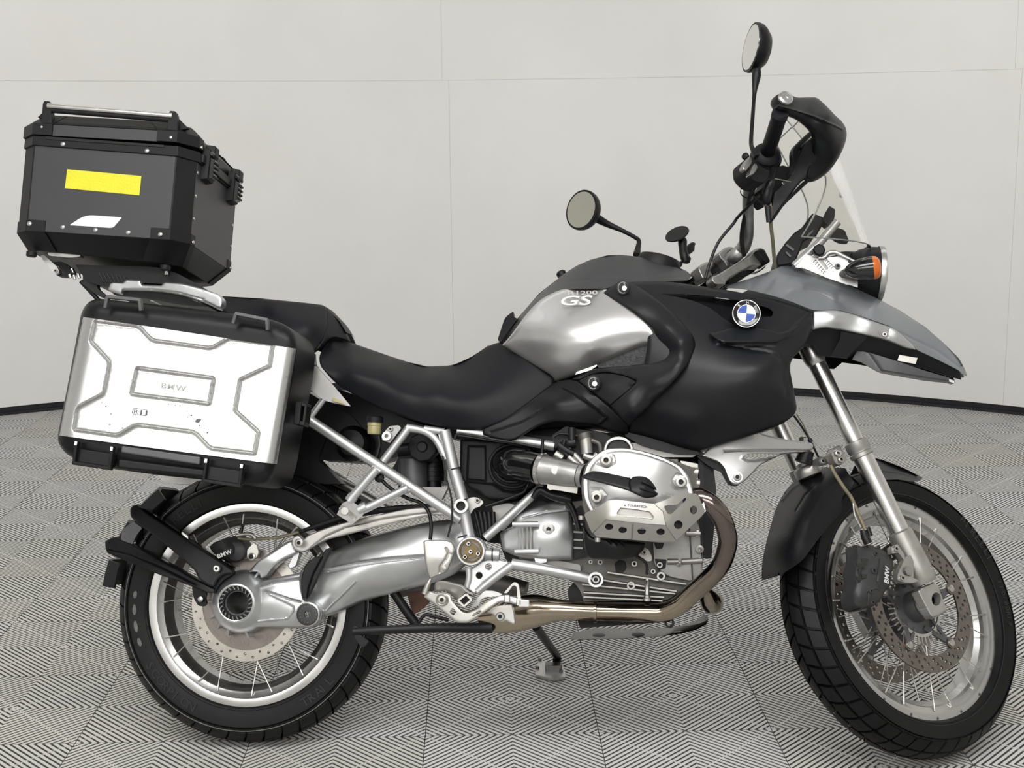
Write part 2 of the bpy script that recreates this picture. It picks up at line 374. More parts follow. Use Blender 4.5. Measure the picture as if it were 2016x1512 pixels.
def sheet(crop, outline, ctrl, thick=.004, step=9, ch=1, edge=None, holes=(), st=False, back=None, creases=(), g=None, flatback=None):
    """curved panel: outline traced on the photograph, lateral position y from control points, real thickness.
    edge=(radius_px, drop) rounds the rim; creases=[(polyline, radius_px, height)] press or raise lines"""
    O = crop.px(outline)
    if ch: O = soft(O)
    O = resample(O, max(3.0, step*.6) if edge else step)
    H = [resample(soft(crop.px(h), 1.5) if len(h) > 4 else crop.px(h), step) for h in holes]
    C = [] if callable(ctrl) else [(*crop.px(c[:2]), c[2]) for c in ctrl]; f = ctrl if callable(ctrl) else tps(C); step = max(3.5, step*.72)
    mn, mx = O.min(0), O.max(0)
    xs = np.arange(mn[0], mx[0], step); ys = np.arange(mn[1], mx[1], step*.87)
    gx = np.array([(x+(step/2 if j % 2 else 0), y) for j, y in enumerate(ys) for x in xs]) if len(xs) and len(ys) else np.zeros((0, 2))
    if len(gx):
        k = inside(gx, O) & (edist(gx, O) > step*.45)
        for h in H: k &= ~inside(gx, h) & (edist(gx, h) > step*.45)
        gx = gx[k]
    ex = [gx]
    Cr = []
    for pl, rad, hh in creases:
        q = resample(crop.px(pl), min(step*.6, 3.2), False); Cr.append((q, rad, hh))
        tn = np.gradient(q, axis=0); tn = tn/np.maximum(np.linalg.norm(tn, axis=1, keepdims=True), 1e-6); nn_ = np.stack([-tn[:, 1], tn[:, 0]], 1)
        ex.append(q)
        for o_ in (-2.6, -1.6, -.8, .8, 1.6, 2.6): ex.append(q+nn_*o_*rad)
    if edge:                                  # rows of points that follow the rim so that its rounding is clean
        tn = np.roll(O, -1, 0)-np.roll(O, 1, 0); tn = tn/np.maximum(np.linalg.norm(tn, axis=1, keepdims=True), 1e-6); ni = np.stack([-tn[:, 1], tn[:, 0]], 1)
        if not inside(O[:1]+ni[:1]*.3, O)[0]: ni = -ni
        for f_ in (.12, .35, .65, 1.05):
            q = O+ni*f_*edge[0]; k = inside(q, O); q = q[k]
            if len(q): q = q[edist(q, O) > f_*edge[0]*.93]
            if len(q): ex.append(q)
    ex = np.vstack([e for e in ex if len(e)]) if any(len(e) for e in ex) else np.zeros((0, 2))
    if len(ex):
        k = inside(ex, O) & (edist(ex, O) > .8)
        ex = ex[k]
    V, F = cdt(None, O, H, ex)
    y = f(V)
    if edge:
        d = edist(V, O); t = np.clip(1-d/edge[0], 0, 1); y = y+edge[1]*(1-np.sqrt(1-t**2*.999))
    for q, rad, hh in Cr:
        d = edist(V, q, False); y = y+hh*np.exp(-(d/rad)**2)*-1
    P = (Sn if st else Bn)(V[:, 0], V[:, 1], y)
    n = len(P); g = g or G()
    Q = P.copy()
    if flatback is not None: Q[:, 1] = flatback
    else: Q[:, 1] += thick
    cnt = {}
    FF = []
    for q in F:
        a, b, c = [P[i] for i in q[:3]]
        nn = np.cross(b-a, c-a)
        FF.append(q if nn[1] < 0 else q[::-1])
    for q in FF:
        for i in range(len(q)): e = (q[i], q[(i+1) % len(q)]); cnt[e] = 1
    SF = [(e[1], e[0], e[0]+n, e[1]+n) for e in cnt if (e[1], e[0]) not in cnt]
    g.add(np.vstack([P, Q]), FF+[tuple(i+n for i in q[::-1]) for q in FF]+SF)
    return g
def bolt(c, r, h, ax=(0, -1, 0), hexr=None, n=20, g=None):    # socket head cap bolt with recessed hexagon
    g = g or G(); hexr = hexr or r*.5; c = np.asarray(c, float)
    g.sock([(r, 0), (r, h*.8), (r*.88, h), (hexr*1.1, h), (hexr, h*.35), (0, h*.35)], c, ax, n)
    return g
def text(name, body, m, parent, org, ux, uy, size, ext=.0008, st=False, spacing=1.0, shear=0.0, off=0.0, scx=1.0):
    """flat lettering standing ext proud; org: lower-left in frame coordinates, ux / uy: baseline and up directions"""
    cu = bpy.data.curves.new(name, 'FONT'); cu.body = body; cu.size = 1; cu.space_character = spacing; cu.shear = shear; cu.offset = off
    cu.extrude = .5; cu.resolution_u = 3
    t = bpy.data.objects.new(name, cu); me0 = bpy.data.meshes.new_from_object(t)
    P = np.array([v.co[:] for v in me0.vertices]); F = [tuple(p.vertices) for p in me0.polygons]
    bpy.data.objects.remove(t); bpy.data.meshes.remove(me0)
    P[:, 0] -= P[:, 0].min(); P[:, 1] -= P[:, 1].min(); s0 = P[:, 1].max(); P[:, :2] /= s0
    ux = nrm(ux); uy = nrm(np.asarray(uy)-ux*(np.asarray(uy)@ux)); nn = np.cross(ux, uy)
    V = np.asarray(org)+P[:, :1]*size*scx*ux+P[:, 1:2]*size*uy+(P[:, 2:3]+.5)*ext*nn
    g = G(); g.add(V, F); return obj(name, g, m, parent, st=st)
def thing(name, label, cat, m=None, group=None):
    o = bpy.data.objects.new(name, None); COL.objects.link(o); o.empty_display_size = .1
    o['label'] = label; o['category'] = cat
    if group: o['group'] = group
    if m is not None: o.matrix_world = m
    return o
# ================================================================== the setting: round white booth, ribbed plastic tile floor
def struct(o): o['kind'] = 'structure'; return o
def arc(r0, r1, z0, z1, a0, a1, n, c=ROOM):
    g = G(); V = []; F = []
    for k in range(n+1):
        t = a0+(a1-a0)*k/n; cs, sn = math.cos(t), math.sin(t)
        V += [(c[0]+r0*cs, c[1]+r0*sn, z0), (c[0]+r1*cs, c[1]+r1*sn, z0), (c[0]+r1*cs, c[1]+r1*sn, z1), (c[0]+r0*cs, c[1]+r0*sn, z1)]
    for k in range(n):
        a, b = k*4, k*4+4
        for i in range(4): j = (i+1) % 4; F.append((a+i, a+j, b+j, b+i))
    F += [(3, 2, 1, 0), (n*4, n*4+1, n*4+2, n*4+3)]
    return g.add(V, F)
g = arc(RR_+.0032, RR_+.08, .043, RH, 0, 2*math.pi, 720); wall = struct(obj('wall_back', g, 'wallback'))
a_seam = math.atan2(7.24-ROOM[1], -.135-ROOM[0])
SEAM_Z = 1.612
rnd = random.Random(4)
for k in range(10):
    for lv in (0, 1):
        sh = .0075 if lv else 0
        a0 = a_seam+k*math.radians(36)+.00009+sh; a1 = a0+math.radians(36)-.00018
        r = RR_+(.0012 if lv else 0)
        p = obj('wall_panel', arc(r, r+.02, (.04) if lv == 0 else SEAM_Z+.0012, SEAM_Z if lv == 0 else RH-.02, a0, a1, 72), 'wall', wall)
base = obj('baseboard_back', arc(RR_-.005, RR_+.02, 0, .015, 0, 2*math.pi, 360), 'kick'); struct(base)
g = arc(RR_+.012, RR_+.02, .0, .042, 0, 2*math.pi, 360); obj('recess_strip', g, 'kick', base)
g = G(); g.lathe([(RR_+.1, 0), (RR_+.1, .05)], (ROOM[0], ROOM[1], RH), (0, 0, 1), 64); struct(obj('ceiling', g, 'ceil'))
g = G(); g.lathe([(RR_+.1, -.09), (RR_+.1, -.042)], (ROOM[0], ROOM[1], 0), (0, 0, 1), 64)
floor = struct(obj('floor', g, 'sub'))
# one tile: four cells of diagonal ribs, concentric about two opposite corners of each cell
T = .2; NR = 22; RH_ = .040
def tile_mesh():
    V = []; F = []
    def boxr(poly, z0, z1):
        n0 = len(V); n = len(poly)
        V.extend([(x, y, z0) for x, y in poly]+[(x, y, z1) for x, y in poly])
        F.append(tuple(n0+n+i for i in range(n)))
        for i in range(n): j = (i+1) % n; F.append((n0+i, n0+j, n0+n+j, n0+n+i))
    pit = 2*T/NR; wv = pit*.60/2
    e = 0.0
    for cx in (0, 1):
        for cy in (0, 1):
            flip = (cx+cy) % 2
            def mp(u, v): # u,v in 0..T inside the cell
                if flip: u = T-u
                x = -T+cx*T+u; y = -T+cy*T+v; lim = T-.0009
                return (min(max(x, -lim), lim), min(max(y, -lim), lim))
            for k in range(NR):
                s = (k+.5)*pit
                pts = []
                def cut(sv):
                    sv = min(max(sv, 1e-5), 2*T-1e-5)
                    a = (sv-e, e) if sv <= T else (T-e, sv-T+e); b = (e, sv-e) if sv <= T else (sv-T+e, T-e)
                    return a, b
                (a1, b1), (a2, b2) = cut(s-wv), cut(s+wv)
                poly = [a1, a2, b2, b1]
                if s-wv < T < s+wv: poly = [a1, (T-e, e), a2, b2, (e, T-e), b1]
                poly = [mp(*q) for q in poly]
                if flip: poly = poly[::-1]
                boxr(poly, -RH_, 0)
            # thin web joining the ribs across the cell
            h = .0026; poly = [(h, 0), (T, T-h), (T-h, T), (0, h)]
            poly = [mp(*q) for q in poly]
            if flip: poly = poly[::-1]
            boxr(poly, -RH_, -.0002)
    me = bpy.data.meshes.new('floor_tile'); me.from_pydata(V, [], F); me.update(); return me
tiles = []
tm = tile_mesh()
X0, Y0 = .06413754, 2.95178288      # lattice origin fitted to the photograph
TM = {}
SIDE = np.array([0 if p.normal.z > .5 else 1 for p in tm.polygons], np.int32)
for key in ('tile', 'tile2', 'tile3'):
    c = tm.copy(); c.materials.append(M[key]); c.materials.append(M['rib_shade']); c.polygons.foreach_set('material_index', SIDE); TM[key] = c
cells = []
for i in range(-14, 15):
    for j in range(-14, 15):
        x = X0+i*.4; y = Y0+.2+j*.4      # tile centre
        d = math.hypot(x-ROOM[0], y-ROOM[1])
        if d < RR_+.25: cells.append((x, y, i, j))
def visible(x, y):
    d = np.array([x, y, 0])-CO; z = d@FW
    if z < .3: return -1
    u = 1008+FPX*(d@RT)/z; v = 756-FPX*(d@UP)/z
    return z if (-250 < u < 2266 and 600 < v < 1800) else -1
vis = [c for c in cells if visible(c[0], c[1]) > 0]
rest = [c for c in cells if visible(c[0], c[1]) <= 0]
rest.sort(key=lambda c: math.hypot(c[0], c[1]-3))
own = vis+rest[:max(0, 300-len(vis))]; rest = rest[max(0, 300-len(vis)):]
for (x, y, i, j) in own:
    key = rnd.choice(['tile', 'tile', 'tile2', 'tile3'])
    if (i, j) in ((-1, -1), (-2, -1), (-3, 0), (-3, 1), (-3, -1), (-2, 0)): key = 'tile2'
    if (i, j) in ((0, -1), (1, -1), (1, 0), (0, 0), (-1, 0)): key = 'tile3'
    o = link('floor_tile', TM[key], floor); o.location = (x, y, 0); o.rotation_euler.z = math.pi/2 if False else 0
g = G()
tv = np.array([v.co[:] for v in tm.vertices]); tf = [tuple(p.vertices) for p in tm.polygons]
for (x, y, i, j) in rest: g.add(tv+np.array([x, y, 0]), tf)
if rest: o = obj('tile_field', g, 'tile', floor); o['kind'] = 'stuff'; o.data.materials.append(M['rib_shade']); o.data.polygons.foreach_set('material_index', np.array([0 if p.normal.z > .5 else 1 for p in o.data.polygons], np.int32))
# ================================================================== the motorcycle
bike = thing('motorcycle', 'silver and black adventure motorcycle leaning on its side stand on the ribbed grey floor', 'motorcycle', BIKE_M)
BK = bike
def wheel(c, st, R, W, rb, rimw, nblk, front):
    """tyre, rim, spokes; axis along y through c"""
    c = np.array(c, float); ax = (0, -1, 0)
    tag = 'front' if front else 'rear'
    wh = thing('front_wheel' if front else 'rear_wheel', '', '', None); del wh['label']; del wh['category']; wh.parent = BK
    # casing
    base = R-.0075
    def prof(w):                      # radius of the tread surface at lateral position w
        return R-(.030 if front else .026)*abs(w/(W*.93))**2.4
    ws = np.linspace(-W*.93, W*.93, 17)
    tread = [(prof(x)-.0095, x) for x in ws]
    sw = [(rb-.004, rimw*.86), (rb+.008, rimw*.98), (rb+.016, W*.93), (rb+.035, W*1.0), ((rb+R)/2+.008, W*1.015), (R-.045, W*.99)]
    pr = [(r, -y) for r, y in sw]+tread+[(r, y) for r, y in sw[::-1]]
    g = G(); g.lathe(pr, c, ax, 120, closed=True)
    # moulded rings on the side walls
    for s in (-1, 1):
        for rr, yy in ((rb+.019, W*.95), ((rb+R)/2+.012, W*1.012)): g.lathe([(rr, s*(yy-.004)), (rr, s*(yy+.0012)), (rr+.0012, s*(yy+.0012)), (rr+.0012, s*(yy-.004))], c, ax, 120, closed=True)
    # tread blocks
    def block(quad, t):
        # quad in (theta, w); builds a curved block with 3 strips
        (t0, w0), (t1, w1), (t2, w2), (t3, w3) = quad; V = []; F = []; nw = 3; nt = 2
        for top in (0, 1):
            for a in range(nw+1):
                for b in range(nt+1):
                    u = a/nw; v = b/nt
                    th = (t0*(1-u)+t3*u)*(1-v)+(t1*(1-u)+t2*u)*v; ww = (w0*(1-u)+w3*u)*(1-v)+(w1*(1-u)+w2*u)*v
                    r = prof(ww)-(0 if top else .012)
                    V.append(c+np.array([r*math.cos(th), ww, r*math.sin(th)]))
        K = (nw+1)*(nt+1)
        idx = lambda k, a, b: k*K+a*(nt+1)+b
        for a in range(nw):
            for b in range(nt): F.append((idx(1, a, b), idx(1, a, b+1), idx(1, a+1, b+1), idx(1, a+1, b)))
        for a in range(nw): F.append((idx(0, a, 0), idx(1, a, 0), idx(1, a+1, 0), idx(0, a+1, 0))); F.append((idx(0, a+1, nt), idx(1, a+1, nt), idx(1, a, nt), idx(0, a, nt)))
        for b in range(nt): F.append((idx(0, 0, b+1), idx(1, 0, b+1), idx(1, 0, b), idx(0, 0, b))); F.append((idx(0, nw, b), idx(1, nw, b), idx(1, nw, b+1), idx(0, nw, b+1)))
        g.add(V, F)
    dt = 2*math.pi/nblk; We = W*.93
    for k in range(nblk):
        t = k*dt
        for s in (-1, 1):
            h = .5*dt if s > 0 else 0
            gp = .085*dt if front else .06*dt
            # shoulder block
            block([(t+h+gp, s*.62*We), (t+h+dt-gp, s*.62*We), (t+h+dt-gp+.25*dt*1, s*1.0*We), (t+h+gp+.25*dt, s*1.0*We)], t)
            # mid block, zigzag sides
            block([(t+h-.38*dt+gp, s*.07*We), (t+h+.62*dt-gp, s*.03*We), (t+h+dt-gp-.05*dt, s*.54*We), (t+h+gp-.05*dt, s*.51*We)], t)
    ty = obj('tyre', g, 'rubber', wh, st=st, ang=30)
    # rim: flanges, drop centre, spoke edges
    o = .012
    half = [(rb-.030, 0), (rb-.030, rimw*.45), (rb-.016, rimw*.62), (rb-.013, rimw*.8), (rb-.002, rimw*.9), (rb+.014, rimw*.94), (rb+.0165, rimw*1.0), (rb+.013, rimw*1.06), (rb+.002, rimw*1.07), (rb-.006, rimw*1.05), (rb-.010, rimw*.98), (rb-.020, rimw*.88), (rb-.024, rimw*.66), (rb-.036, rimw*.46), (rb-.036, 0)]
    up = half[:8]; inn = half[8:]
    pr = [(r, -y) for r, y in reversed(up)]+up[1:]+inn+[(r, -y) for r, y in reversed(inn[:-1])]
    g = G(); g.lathe(pr, c, ax, 128, closed=True)
    rim = obj('rim', g, 'rim', wh, st=st, ang=30)
    return wh, c, rim
def spokes(wh, c, st, rb, rimw, rh, hw, n, m='spoke', cross=.32):
    """n spokes from hub flanges to the rim edges, crossed in pairs"""
    for k in range(n):
        s = 1 if k % 2 else -1
        d = 1 if (k//2) % 2 else -1
        th = 2*math.pi*(k+.5*(k//2 % 2))/n
        a = c+np.array([rh*math.cos(th+d*cross), s*hw, rh*math.sin(th+d*cross)])
        b = c+np.array([(rb-.012)*math.cos(th), s*rimw*.97, (rb-.012)*math.sin(th)])
        g = G(); g.tube([a, a+(b-a)*.9, a+(b-a)*.901, b], [.0014, .0014, .0022, .0022], 6)
        obj('spoke', g, m, wh, st=st)
RW, rc, rrim = wheel((0, 0, RRW), False, RRW, .074, .2215, .060, 44, False)
FWH, fc, frim = wheel((WB, 0, RFW), True, RFW, .058, .2445, .0385, 45, True)
spokes(RW, rc, False, .2215, .060, .085, .045, 40, 'dsteel' if False else 'spoke')
spokes(FWH, fc, True, .2445, .0385, .062, .038, 40)
# nipple dots on rim edges, valve
for (wh, c, st, rb, rw) in ((RW, rc, False, .2215, .060), (FWH, fc, True, .2445, .0385)):
    for k in range(20):
        th = 2*math.pi*(k+.25)/20
        for s in ((-1, 1) if st else (1,)):
            g = G(); p = c+np.array([(rb+.0055)*math.cos(th), s*rw*1.062, (rb+.0055)*math.sin(th)]); g.lathe([(.0032, 0), (.0032, .0012), (.0012, .0014)], p, (0, s, 0), 10)
            obj('rim_plug', g, 'dsteel', wh, st=st)
# hubs
g = G(); g.lathe([(.02, .08), (.034, .08), (.036, .055), (.036, .045), (.058, .045), (.066, .040), (.066, .030), (.045, .024), (.04, 0), (.045, -.024), (.066, -.030), (.066, -.040), (.058, -.045), (.036, -.045), (.036, -.055), (.034, -.08), (.02, -.08)], fc, (0, -1, 0), 48, closed=True)
fhub = obj('hub', g, 'fairg', FWH, st=True)
g = G(); g.lathe([(.03, .06), (.095, .06), (.098, .05), (.092, .036), (.06, .03), (.055, -.03), (.07, -.036), (.09, -.05), (.09, -.058), (.03, -.058)], rc, (0, -1, 0), 48, closed=True)
rhub = obj('hub', g, 'fairg', RW)
def disc(c, y, ro, ri, rows, nh, th, m, wh, st, hr=.0042):
    """drilled brake disc: annulus with real holes"""
    O = [(ro*math.cos(a), ro*math.sin(a)) for a in np.linspace(0, 2*math.pi, 96, endpoint=False)]
    H = [[(ri*math.cos(a), ri*math.sin(a)) for a in np.linspace(0, 2*math.pi, 72, endpoint=False)]]
    for r, off in rows:
        for k in range(nh):
            a = 2*math.pi*(k+off)/nh; x0, y0 = r*math.cos(a), r*math.sin(a)
            H.append([(x0+hr*math.cos(b), y0+hr*math.sin(b)) for b in np.linspace(0, 2*math.pi, 8, endpoint=False)])
    V, F = cdt(None, O, H, [])
    n = len(V); P = np.stack([c[0]+V[:, 0], np.full(n, c[1]+y), c[2]+V[:, 1]], 1); Q = P+np.array([0, th, 0])
    FF = [q if np.cross(V[q[1]]-V[q[0]], V[q[2]]-V[q[0]]) > 0 else q[::-1] for q in F]
    E_ = {}
    for q in FF:
        for i in range(len(q)): E_[(q[i], q[(i+1) % len(q)])] = 1
    g = G(); g.add(np.vstack([P, Q]), FF+[tuple(i+n for i in q[::-1]) for q in FF]+[(e[1], e[0], e[0]+n, e[1]+n) for e in E_ if (e[1], e[0]) not in E_])
    return obj('brake_disc', g, m, wh, st=st)
FD = []
for s in (-1, 1):
    d = disc(fc, s*.062-.002, .1525, .116, [(.125, 0), (.1345, .33), (.144, .66)], 30, .0045, 'disc', FWH, True)
    FD.append(d)
    y = s*.062
    for k in range(5):
        a = 2*math.pi*(k+.33)/5
        p = fc+np.array([.111*math.cos(a), y, .111*math.sin(a)])
        g = G(); g.ring(p-np.array([0, s*.0, 0]), .0125, .007, .006, (0, s, 0), 20); obj('disc_washer', g, 'disc', FWH, st=True)
        g = G(); g.lathe([(.0085, -.002), (.0085, .008), (.005, .0095), (0, .0095)], p, (0, s, 0), 16); obj('disc_bolt', g, 'steel', FWH, st=True)
        q = fc+np.array([.05*math.cos(a-.35), s*.045, .05*math.sin(a-.35)]); q2 = fc+np.array([.106*math.cos(a), y, .106*math.sin(a)])
        q3 = fc+np.array([.05*math.cos(a+.35), s*.045, .05*math.sin(a+.35)])
        g = G(); g.bar(q, q2, .012, .006, (0, 1, 0)); g.bar(q3, q2, .008, .006, (0, 1, 0)); obj('disc_carrier', g, 'fairg', FWH, st=True, bev=.001)
rd = disc(rc, -.066, .1300, .105, [(.1125, 0), (.1215, .5)], 20, .005, 'discr', RW, False, .0034)
g = G()
for k in range(12):
    a = 2*math.pi*k/12; g.ring(rc+np.array([.086*math.cos(a), -.060, .086*math.sin(a)]), .0085, .004, .004, (0, -1, 0), 12)
g.ring(rc+np.array([0, -.060, 0]), .106, .06, .003, (0, -1, 0), 48)
obj('disc_carrier', g, 'disc', RW)
# ABS sensor ring on the front hub
g = G()
for k in range(44):
    a = 2*math.pi*k/44; p = fc+np.array([.079*math.cos(a), -.051, .079*math.sin(a)]); g.box(p, (.011, .0016, .0016), [(math.cos(a), 0, math.sin(a)), (-math.sin(a), 0, math.cos(a)), (0, 1, 0)])
g.ring(fc+np.array([0, -.049, 0]), .071, .064, .004, (0, -1, 0), 48)
obj('sensor_ring', g, 'steel', FWH, st=True)

def arctext(body, a_mid, r, y, size, wh, c, st, name='tyre_lettering', m='rtext', inward=True):
    n = len(body); dA = size*.95/r
    for i, ch_ in enumerate(body):
        if ch_ == ' ': continue
        a = a_mid+((n-1)/2-i)*dA*(1 if inward else -1)
        d = np.array([math.cos(a), 0, math.sin(a)]); tx = np.array([math.sin(a), 0, -math.cos(a)])
        if not inward: d = -d; tx = -tx
        p = c+np.array([math.cos(a)*r, -y, math.sin(a)*r])
        text(name, ch_, m, wh, p-tx*size*.35-d*size*.5, tx, d, size, .0012, st=st, off=.01)
R_ = math.radians
arctext('PIRELLI', R_(128), .262, .0752, .020, RW, rc, False)
arctext('SCORPION', R_(228), .262, .0752, .020, RW, rc, False, inward=False)
arctext('TRAIL', R_(312), .262, .0752, .020, RW, rc, False, inward=False)
arctext('PIRELLI', R_(38), .291, .0585, .020, FWH, fc, True)
arctext('110/80R19', R_(5), .285, .0585, .013, FWH, fc, True)
for a, l in ((176, .014), (183.5, .020), (192, .022), (200, .016)):
    a = R_(a); d = np.array([math.cos(a), 0, math.sin(a)]); t = np.array([-math.sin(a), 0, math.cos(a)]); p = rc+d*.264+np.array([0, -.0752, 0])
    g = G(); P = [p+t*(l*.62*math.cos(q))+d*.0046*math.sin(q) for q in np.linspace(0, 2*math.pi, 20, endpoint=False)]; g.prism(P, np.array([0, -.0006, 0])); obj('sidewall_mark', g, 'rmark', RW)

for wh, c, st, rr, yy in ((RW, rc, False, .287, .0742), (FWH, fc, True, .2665, .0545)):
    g = G(); g.lathe([(rr-.0009, -.001), (rr-.0009, .0016), (rr+.0009, .0016), (rr+.0009, -.001)], c+np.array([0, -yy, 0]), (0, -1, 0), 120, closed=True); obj('sidewall_line', g, 'rtext' if st else 'rmark', wh, st=st)
# ================================================================== luggage
c1 = Crop(0, 180, 3.4365); c2 = Crop(90, 540, 3.36)
TC = thing('top_case', 'black riveted metal top case with yellow sticker and chrome carry bar', 'case', BIKE_M)
YN, YF = -.2, .2
def ring8(l, r, c, y0, y1, o=0):
    PL, PR = c1.B(l[0], l[1], y0), c1.B(r[0], r[1], y0); e = nrm(PR-PL); PL = PL-e*o*.4; PR = PR+e*o*.4
    def P(p, dx, y): q = p+e*dx; return np.array([q[0], y, q[2]])
    return np.array([P(PL, 0, y0-o), P(PR, 0, y0-o), P(PR, c+o*.6, y0+c), P(PR, c+o*.6, y1-c), P(PR, 0, y1+o), P(PL, 0, y1+o), P(PL, -c-o*.6, y1-c), P(PL, -c-o*.6, y0+c)])
CH = .036
RB0 = ring8((262, 1078), (1090, 1160), CH, YN+.045, YF-.045)
# bottom ring: pull the ends in too
RL1 = ring8((180, 945), (1145, 1005), CH, YN, YF); RL2 = ring8((235, 350), (1197, 435), CH, YN, YF)
eU = nrm(RL1[1]-RL1[0])
g = G(); g.loft([RB0, RL1, RL2][::1]); body = obj('case_body', g, 'black', TC, bev=.003)
def panel(a, b, c_, d_, m, off):
    n_ = nrm(np.cross(b-a, d_-a)); cen = (a+b+c_+d_)/4
    if n_@(cen-(RB0.mean(0)*.3+RL2.mean(0)*.7)) < 0: n_ = -n_
    P = [p+(cen-p)*.012+n_*.0002 for p in (a, b, c_, d_)]; g = G(); g.prism(P, n_*off); return obj('case_panel', g, m, TC, bev=.0008)
for i, j in ((0, 1), (2, 3), (4, 5), (6, 7)): panel(RL1[i], RL1[j], RL2[j], RL2[i], 'casep', .0014)
# rim band, lid
R3a = ring8((232, 368), (1197, 442), CH, YN, YF, .006); R3b = ring8((240, 302), (1200, 372), CH, YN, YF, .006)
g = G(); g.loft([R3a, R3b]); obj('rim_band', g, 'blackm', TC, bev=.002)
g = G(); g.loft([ring8((330, 330), (1108, 383), -.004, YN, YF, .0085), ring8((330, 312), (1108, 368), -.004, YN, YF, .0085)]); obj('rim_seal', g, 'blackg', TC)
L0 = ring8((240, 298), (1190, 350), CH, YN, YF, .004); L1 = ring8((247, 222), (1195, 275), CH, YN, YF, .004)
L2 = ring8((335, 165), (1150, 212), CH, YN+.04, YF-.04, 0); 
g = G(); g.loft([L0, L1, L2]); obj('lid', g, 'black', TC, bev=.003)
panel(L0[0], L0[1], L1[1], L1[0], 'casep', .0012); panel(L1[0], L1[1], L2[1], L2[0], 'blackm', .002)
def band(rings, i0, i1, t0, t1, out=.004, name='corner_guard', m='blackm'):
    """guard that wraps ring corners i0..i1, reaching t0 / t1 metres along the neighbouring faces"""
    loops = []
    for R in rings:
        cen = R.mean(0); n = len(R); ids = [k % n for k in range(i0, i1+1)]
        a = R[ids[0]]+nrm(R[(i0-1) % n]-R[ids[0]])*t0; b = R[ids[-1]]+nrm(R[(i1+1) % n]-R[ids[-1]])*t1
        pts = np.array([a]+[R[k] for k in ids]+[b]); 
        oo = []
        for k, p in enumerate(pts):
            q0 = pts[max(0, k-1)]; q1 = pts[min(len(pts)-1, k+1)]; tt = nrm(q1-q0); nn = np.cross(tt, RUP); 
            if nn@(p-cen) < 0: nn = -nn
            oo.append(p+nrm(nn)*out)
        loops.append(np.vstack([oo, pts[::-1]]))
    g = G(); g.loft(loops); return obj(name, g, m, TC, bev=.0015)
RUP = nrm(np.cross(eU, [0, 1.0, 0])); RUP = RUP if RUP[2] > 0 else -RUP
def lerp(a, b, t): return a*(1-t)+b*t
for (i0, i1) in ((1, 2), (3, 4), (5, 6), (7, 8)):
    tA, tB = (.045, .03) if i0 in (1, 5) else (.03, .045)
    band([RB0+0, RL1, lerp(RL1, RL2, .13)], i0, i1, tA, tB)
    band([L0, L1, L2], i0, i1, tA, tB, .006, 'lid_corner')
    band([lerp(RL1, RL2, .13), RL2], i0, i1, .002, .002, .0012, 'corner_post', 'blackm')
# carry bars on both sides of the lid
for y, s in ((YN, -1), (YF, 1)):
    A = c1.B(322, 250, YN); A1 = c1.B(322, 90, YN); Bq = c1.B(1172, 318, YN); B1 = c1.B(1172, 158, YN)
    for p in (A, A1, Bq, B1): p[1] = s*.205
    bn = 'carry_handle'
    h = obj(bn, G().tube([A1+(B1-A1)*.01-RUP*.004, B1-RUP*.004], .0062, 14), 'chrome', TC)
    g = G(); g.tube([A1-RUP*.012-np.array([0, s*.006, 0]), B1-RUP*.012-np.array([0, s*.006, 0])], .0068, 12); obj('grip_strip', g, 'blackm', h)
    for P0, P1, sd in ((A, A1, -1), (Bq, B1, 1)):
        up = nrm(P1-P0)
        poly = [P0-eU*.014-up*.006, P0+eU*.012-up*.006, P0+eU*.012+up*.02, P1+eU*.009+up*.0, P1+eU*.006+up*.008, P1-eU*.007+up*.008, P1-eU*.010, P0-eU*.014+up*.02]
        g = G(); g.prism(poly, np.array([0, -s*.022, 0])); 
        web = [P1+eU*.007*1+up*.0, P0+up*.02+eU*.01, P0+up*.018+eU*.01+eU*sd*.03, P1+eU*.007*1]
        g.prism([P1+up*.004+np.array([0, -s*.02, 0]), P0+up*.022+np.array([0, -s*.02, 0]), P0+up*.030+np.array([0, -s*.02, 0])+eU*sd*.032], np.array([0, -s*.012, 0]))
        obj('handle_bracket', g, 'blackm', h, bev=.002)
# rivets
def face_pt(x, y, yl=YN): return c1.B(x, y, yl)
riv = [(427, 357, .0075), (995, 402, .0075), (425, 918, .0005), (647, 937, .0005), (868, 955, .0005), (200, 895, .005), (1085, 968, .005), (285, 242, .0265), (1157, 312, .0265), ]
for x, y, o in riv:
    g = G(); g.lathe([(.0058, -.002), (.0056, .0014), (.004, .0030), (0, .0036)], face_pt(x, y, YN-min(o, .0065)), (0, -1, 0), 12); obj('rivet', g, 'alu', TC)
for (x, y) in ((1333, 548), (1317, 705), (1298, 860), (1293, 1020), (1365, 376)):
    p = c1.B(x, y, YN+.045); 
    k = (p-RL1[1])@RUP/((RL2[1]-RL1[1])@RUP); q = lerp(RL1[2], RL2[2], k); q = np.array([q[0], YN+.046, q[2]])
    off = .0045 if y in (1020, 376) else 0
    for yy in (YN+.046, YF-.046):
        g = G(); g.lathe([(.0048, 0), (.0046, .0024), (.0034, .0036), (0, .004)], np.array([q[0], yy, q[2]])+eU*off, eU, 10); obj('rivet', g, 'alu', TC)
# sticker and reflector: flat things on the side
def flat(cr, pts, y, m, name, parent, th=.0008, ch=0):
    P = cr.Bs(soft(np.array(pts, float), 3*cr.s) if ch else pts, y); g = G(); g.prism(P, np.array([0, -th, 0])); return obj(name, g, m, parent)
flat(c1, [(455, 527), (957, 573), (943, 703), (440, 655)], YN-.0018, 'yellow', 'yellow_sticker', TC)['label'] = 'bright yellow patterned sticker'
flat(c1, [(578, 835), (827, 852), (765, 925), (470, 905)], YN-.0018, 'whiteref', 'reflector', TC, ch=1)['label'] = 'white slanted reflector'
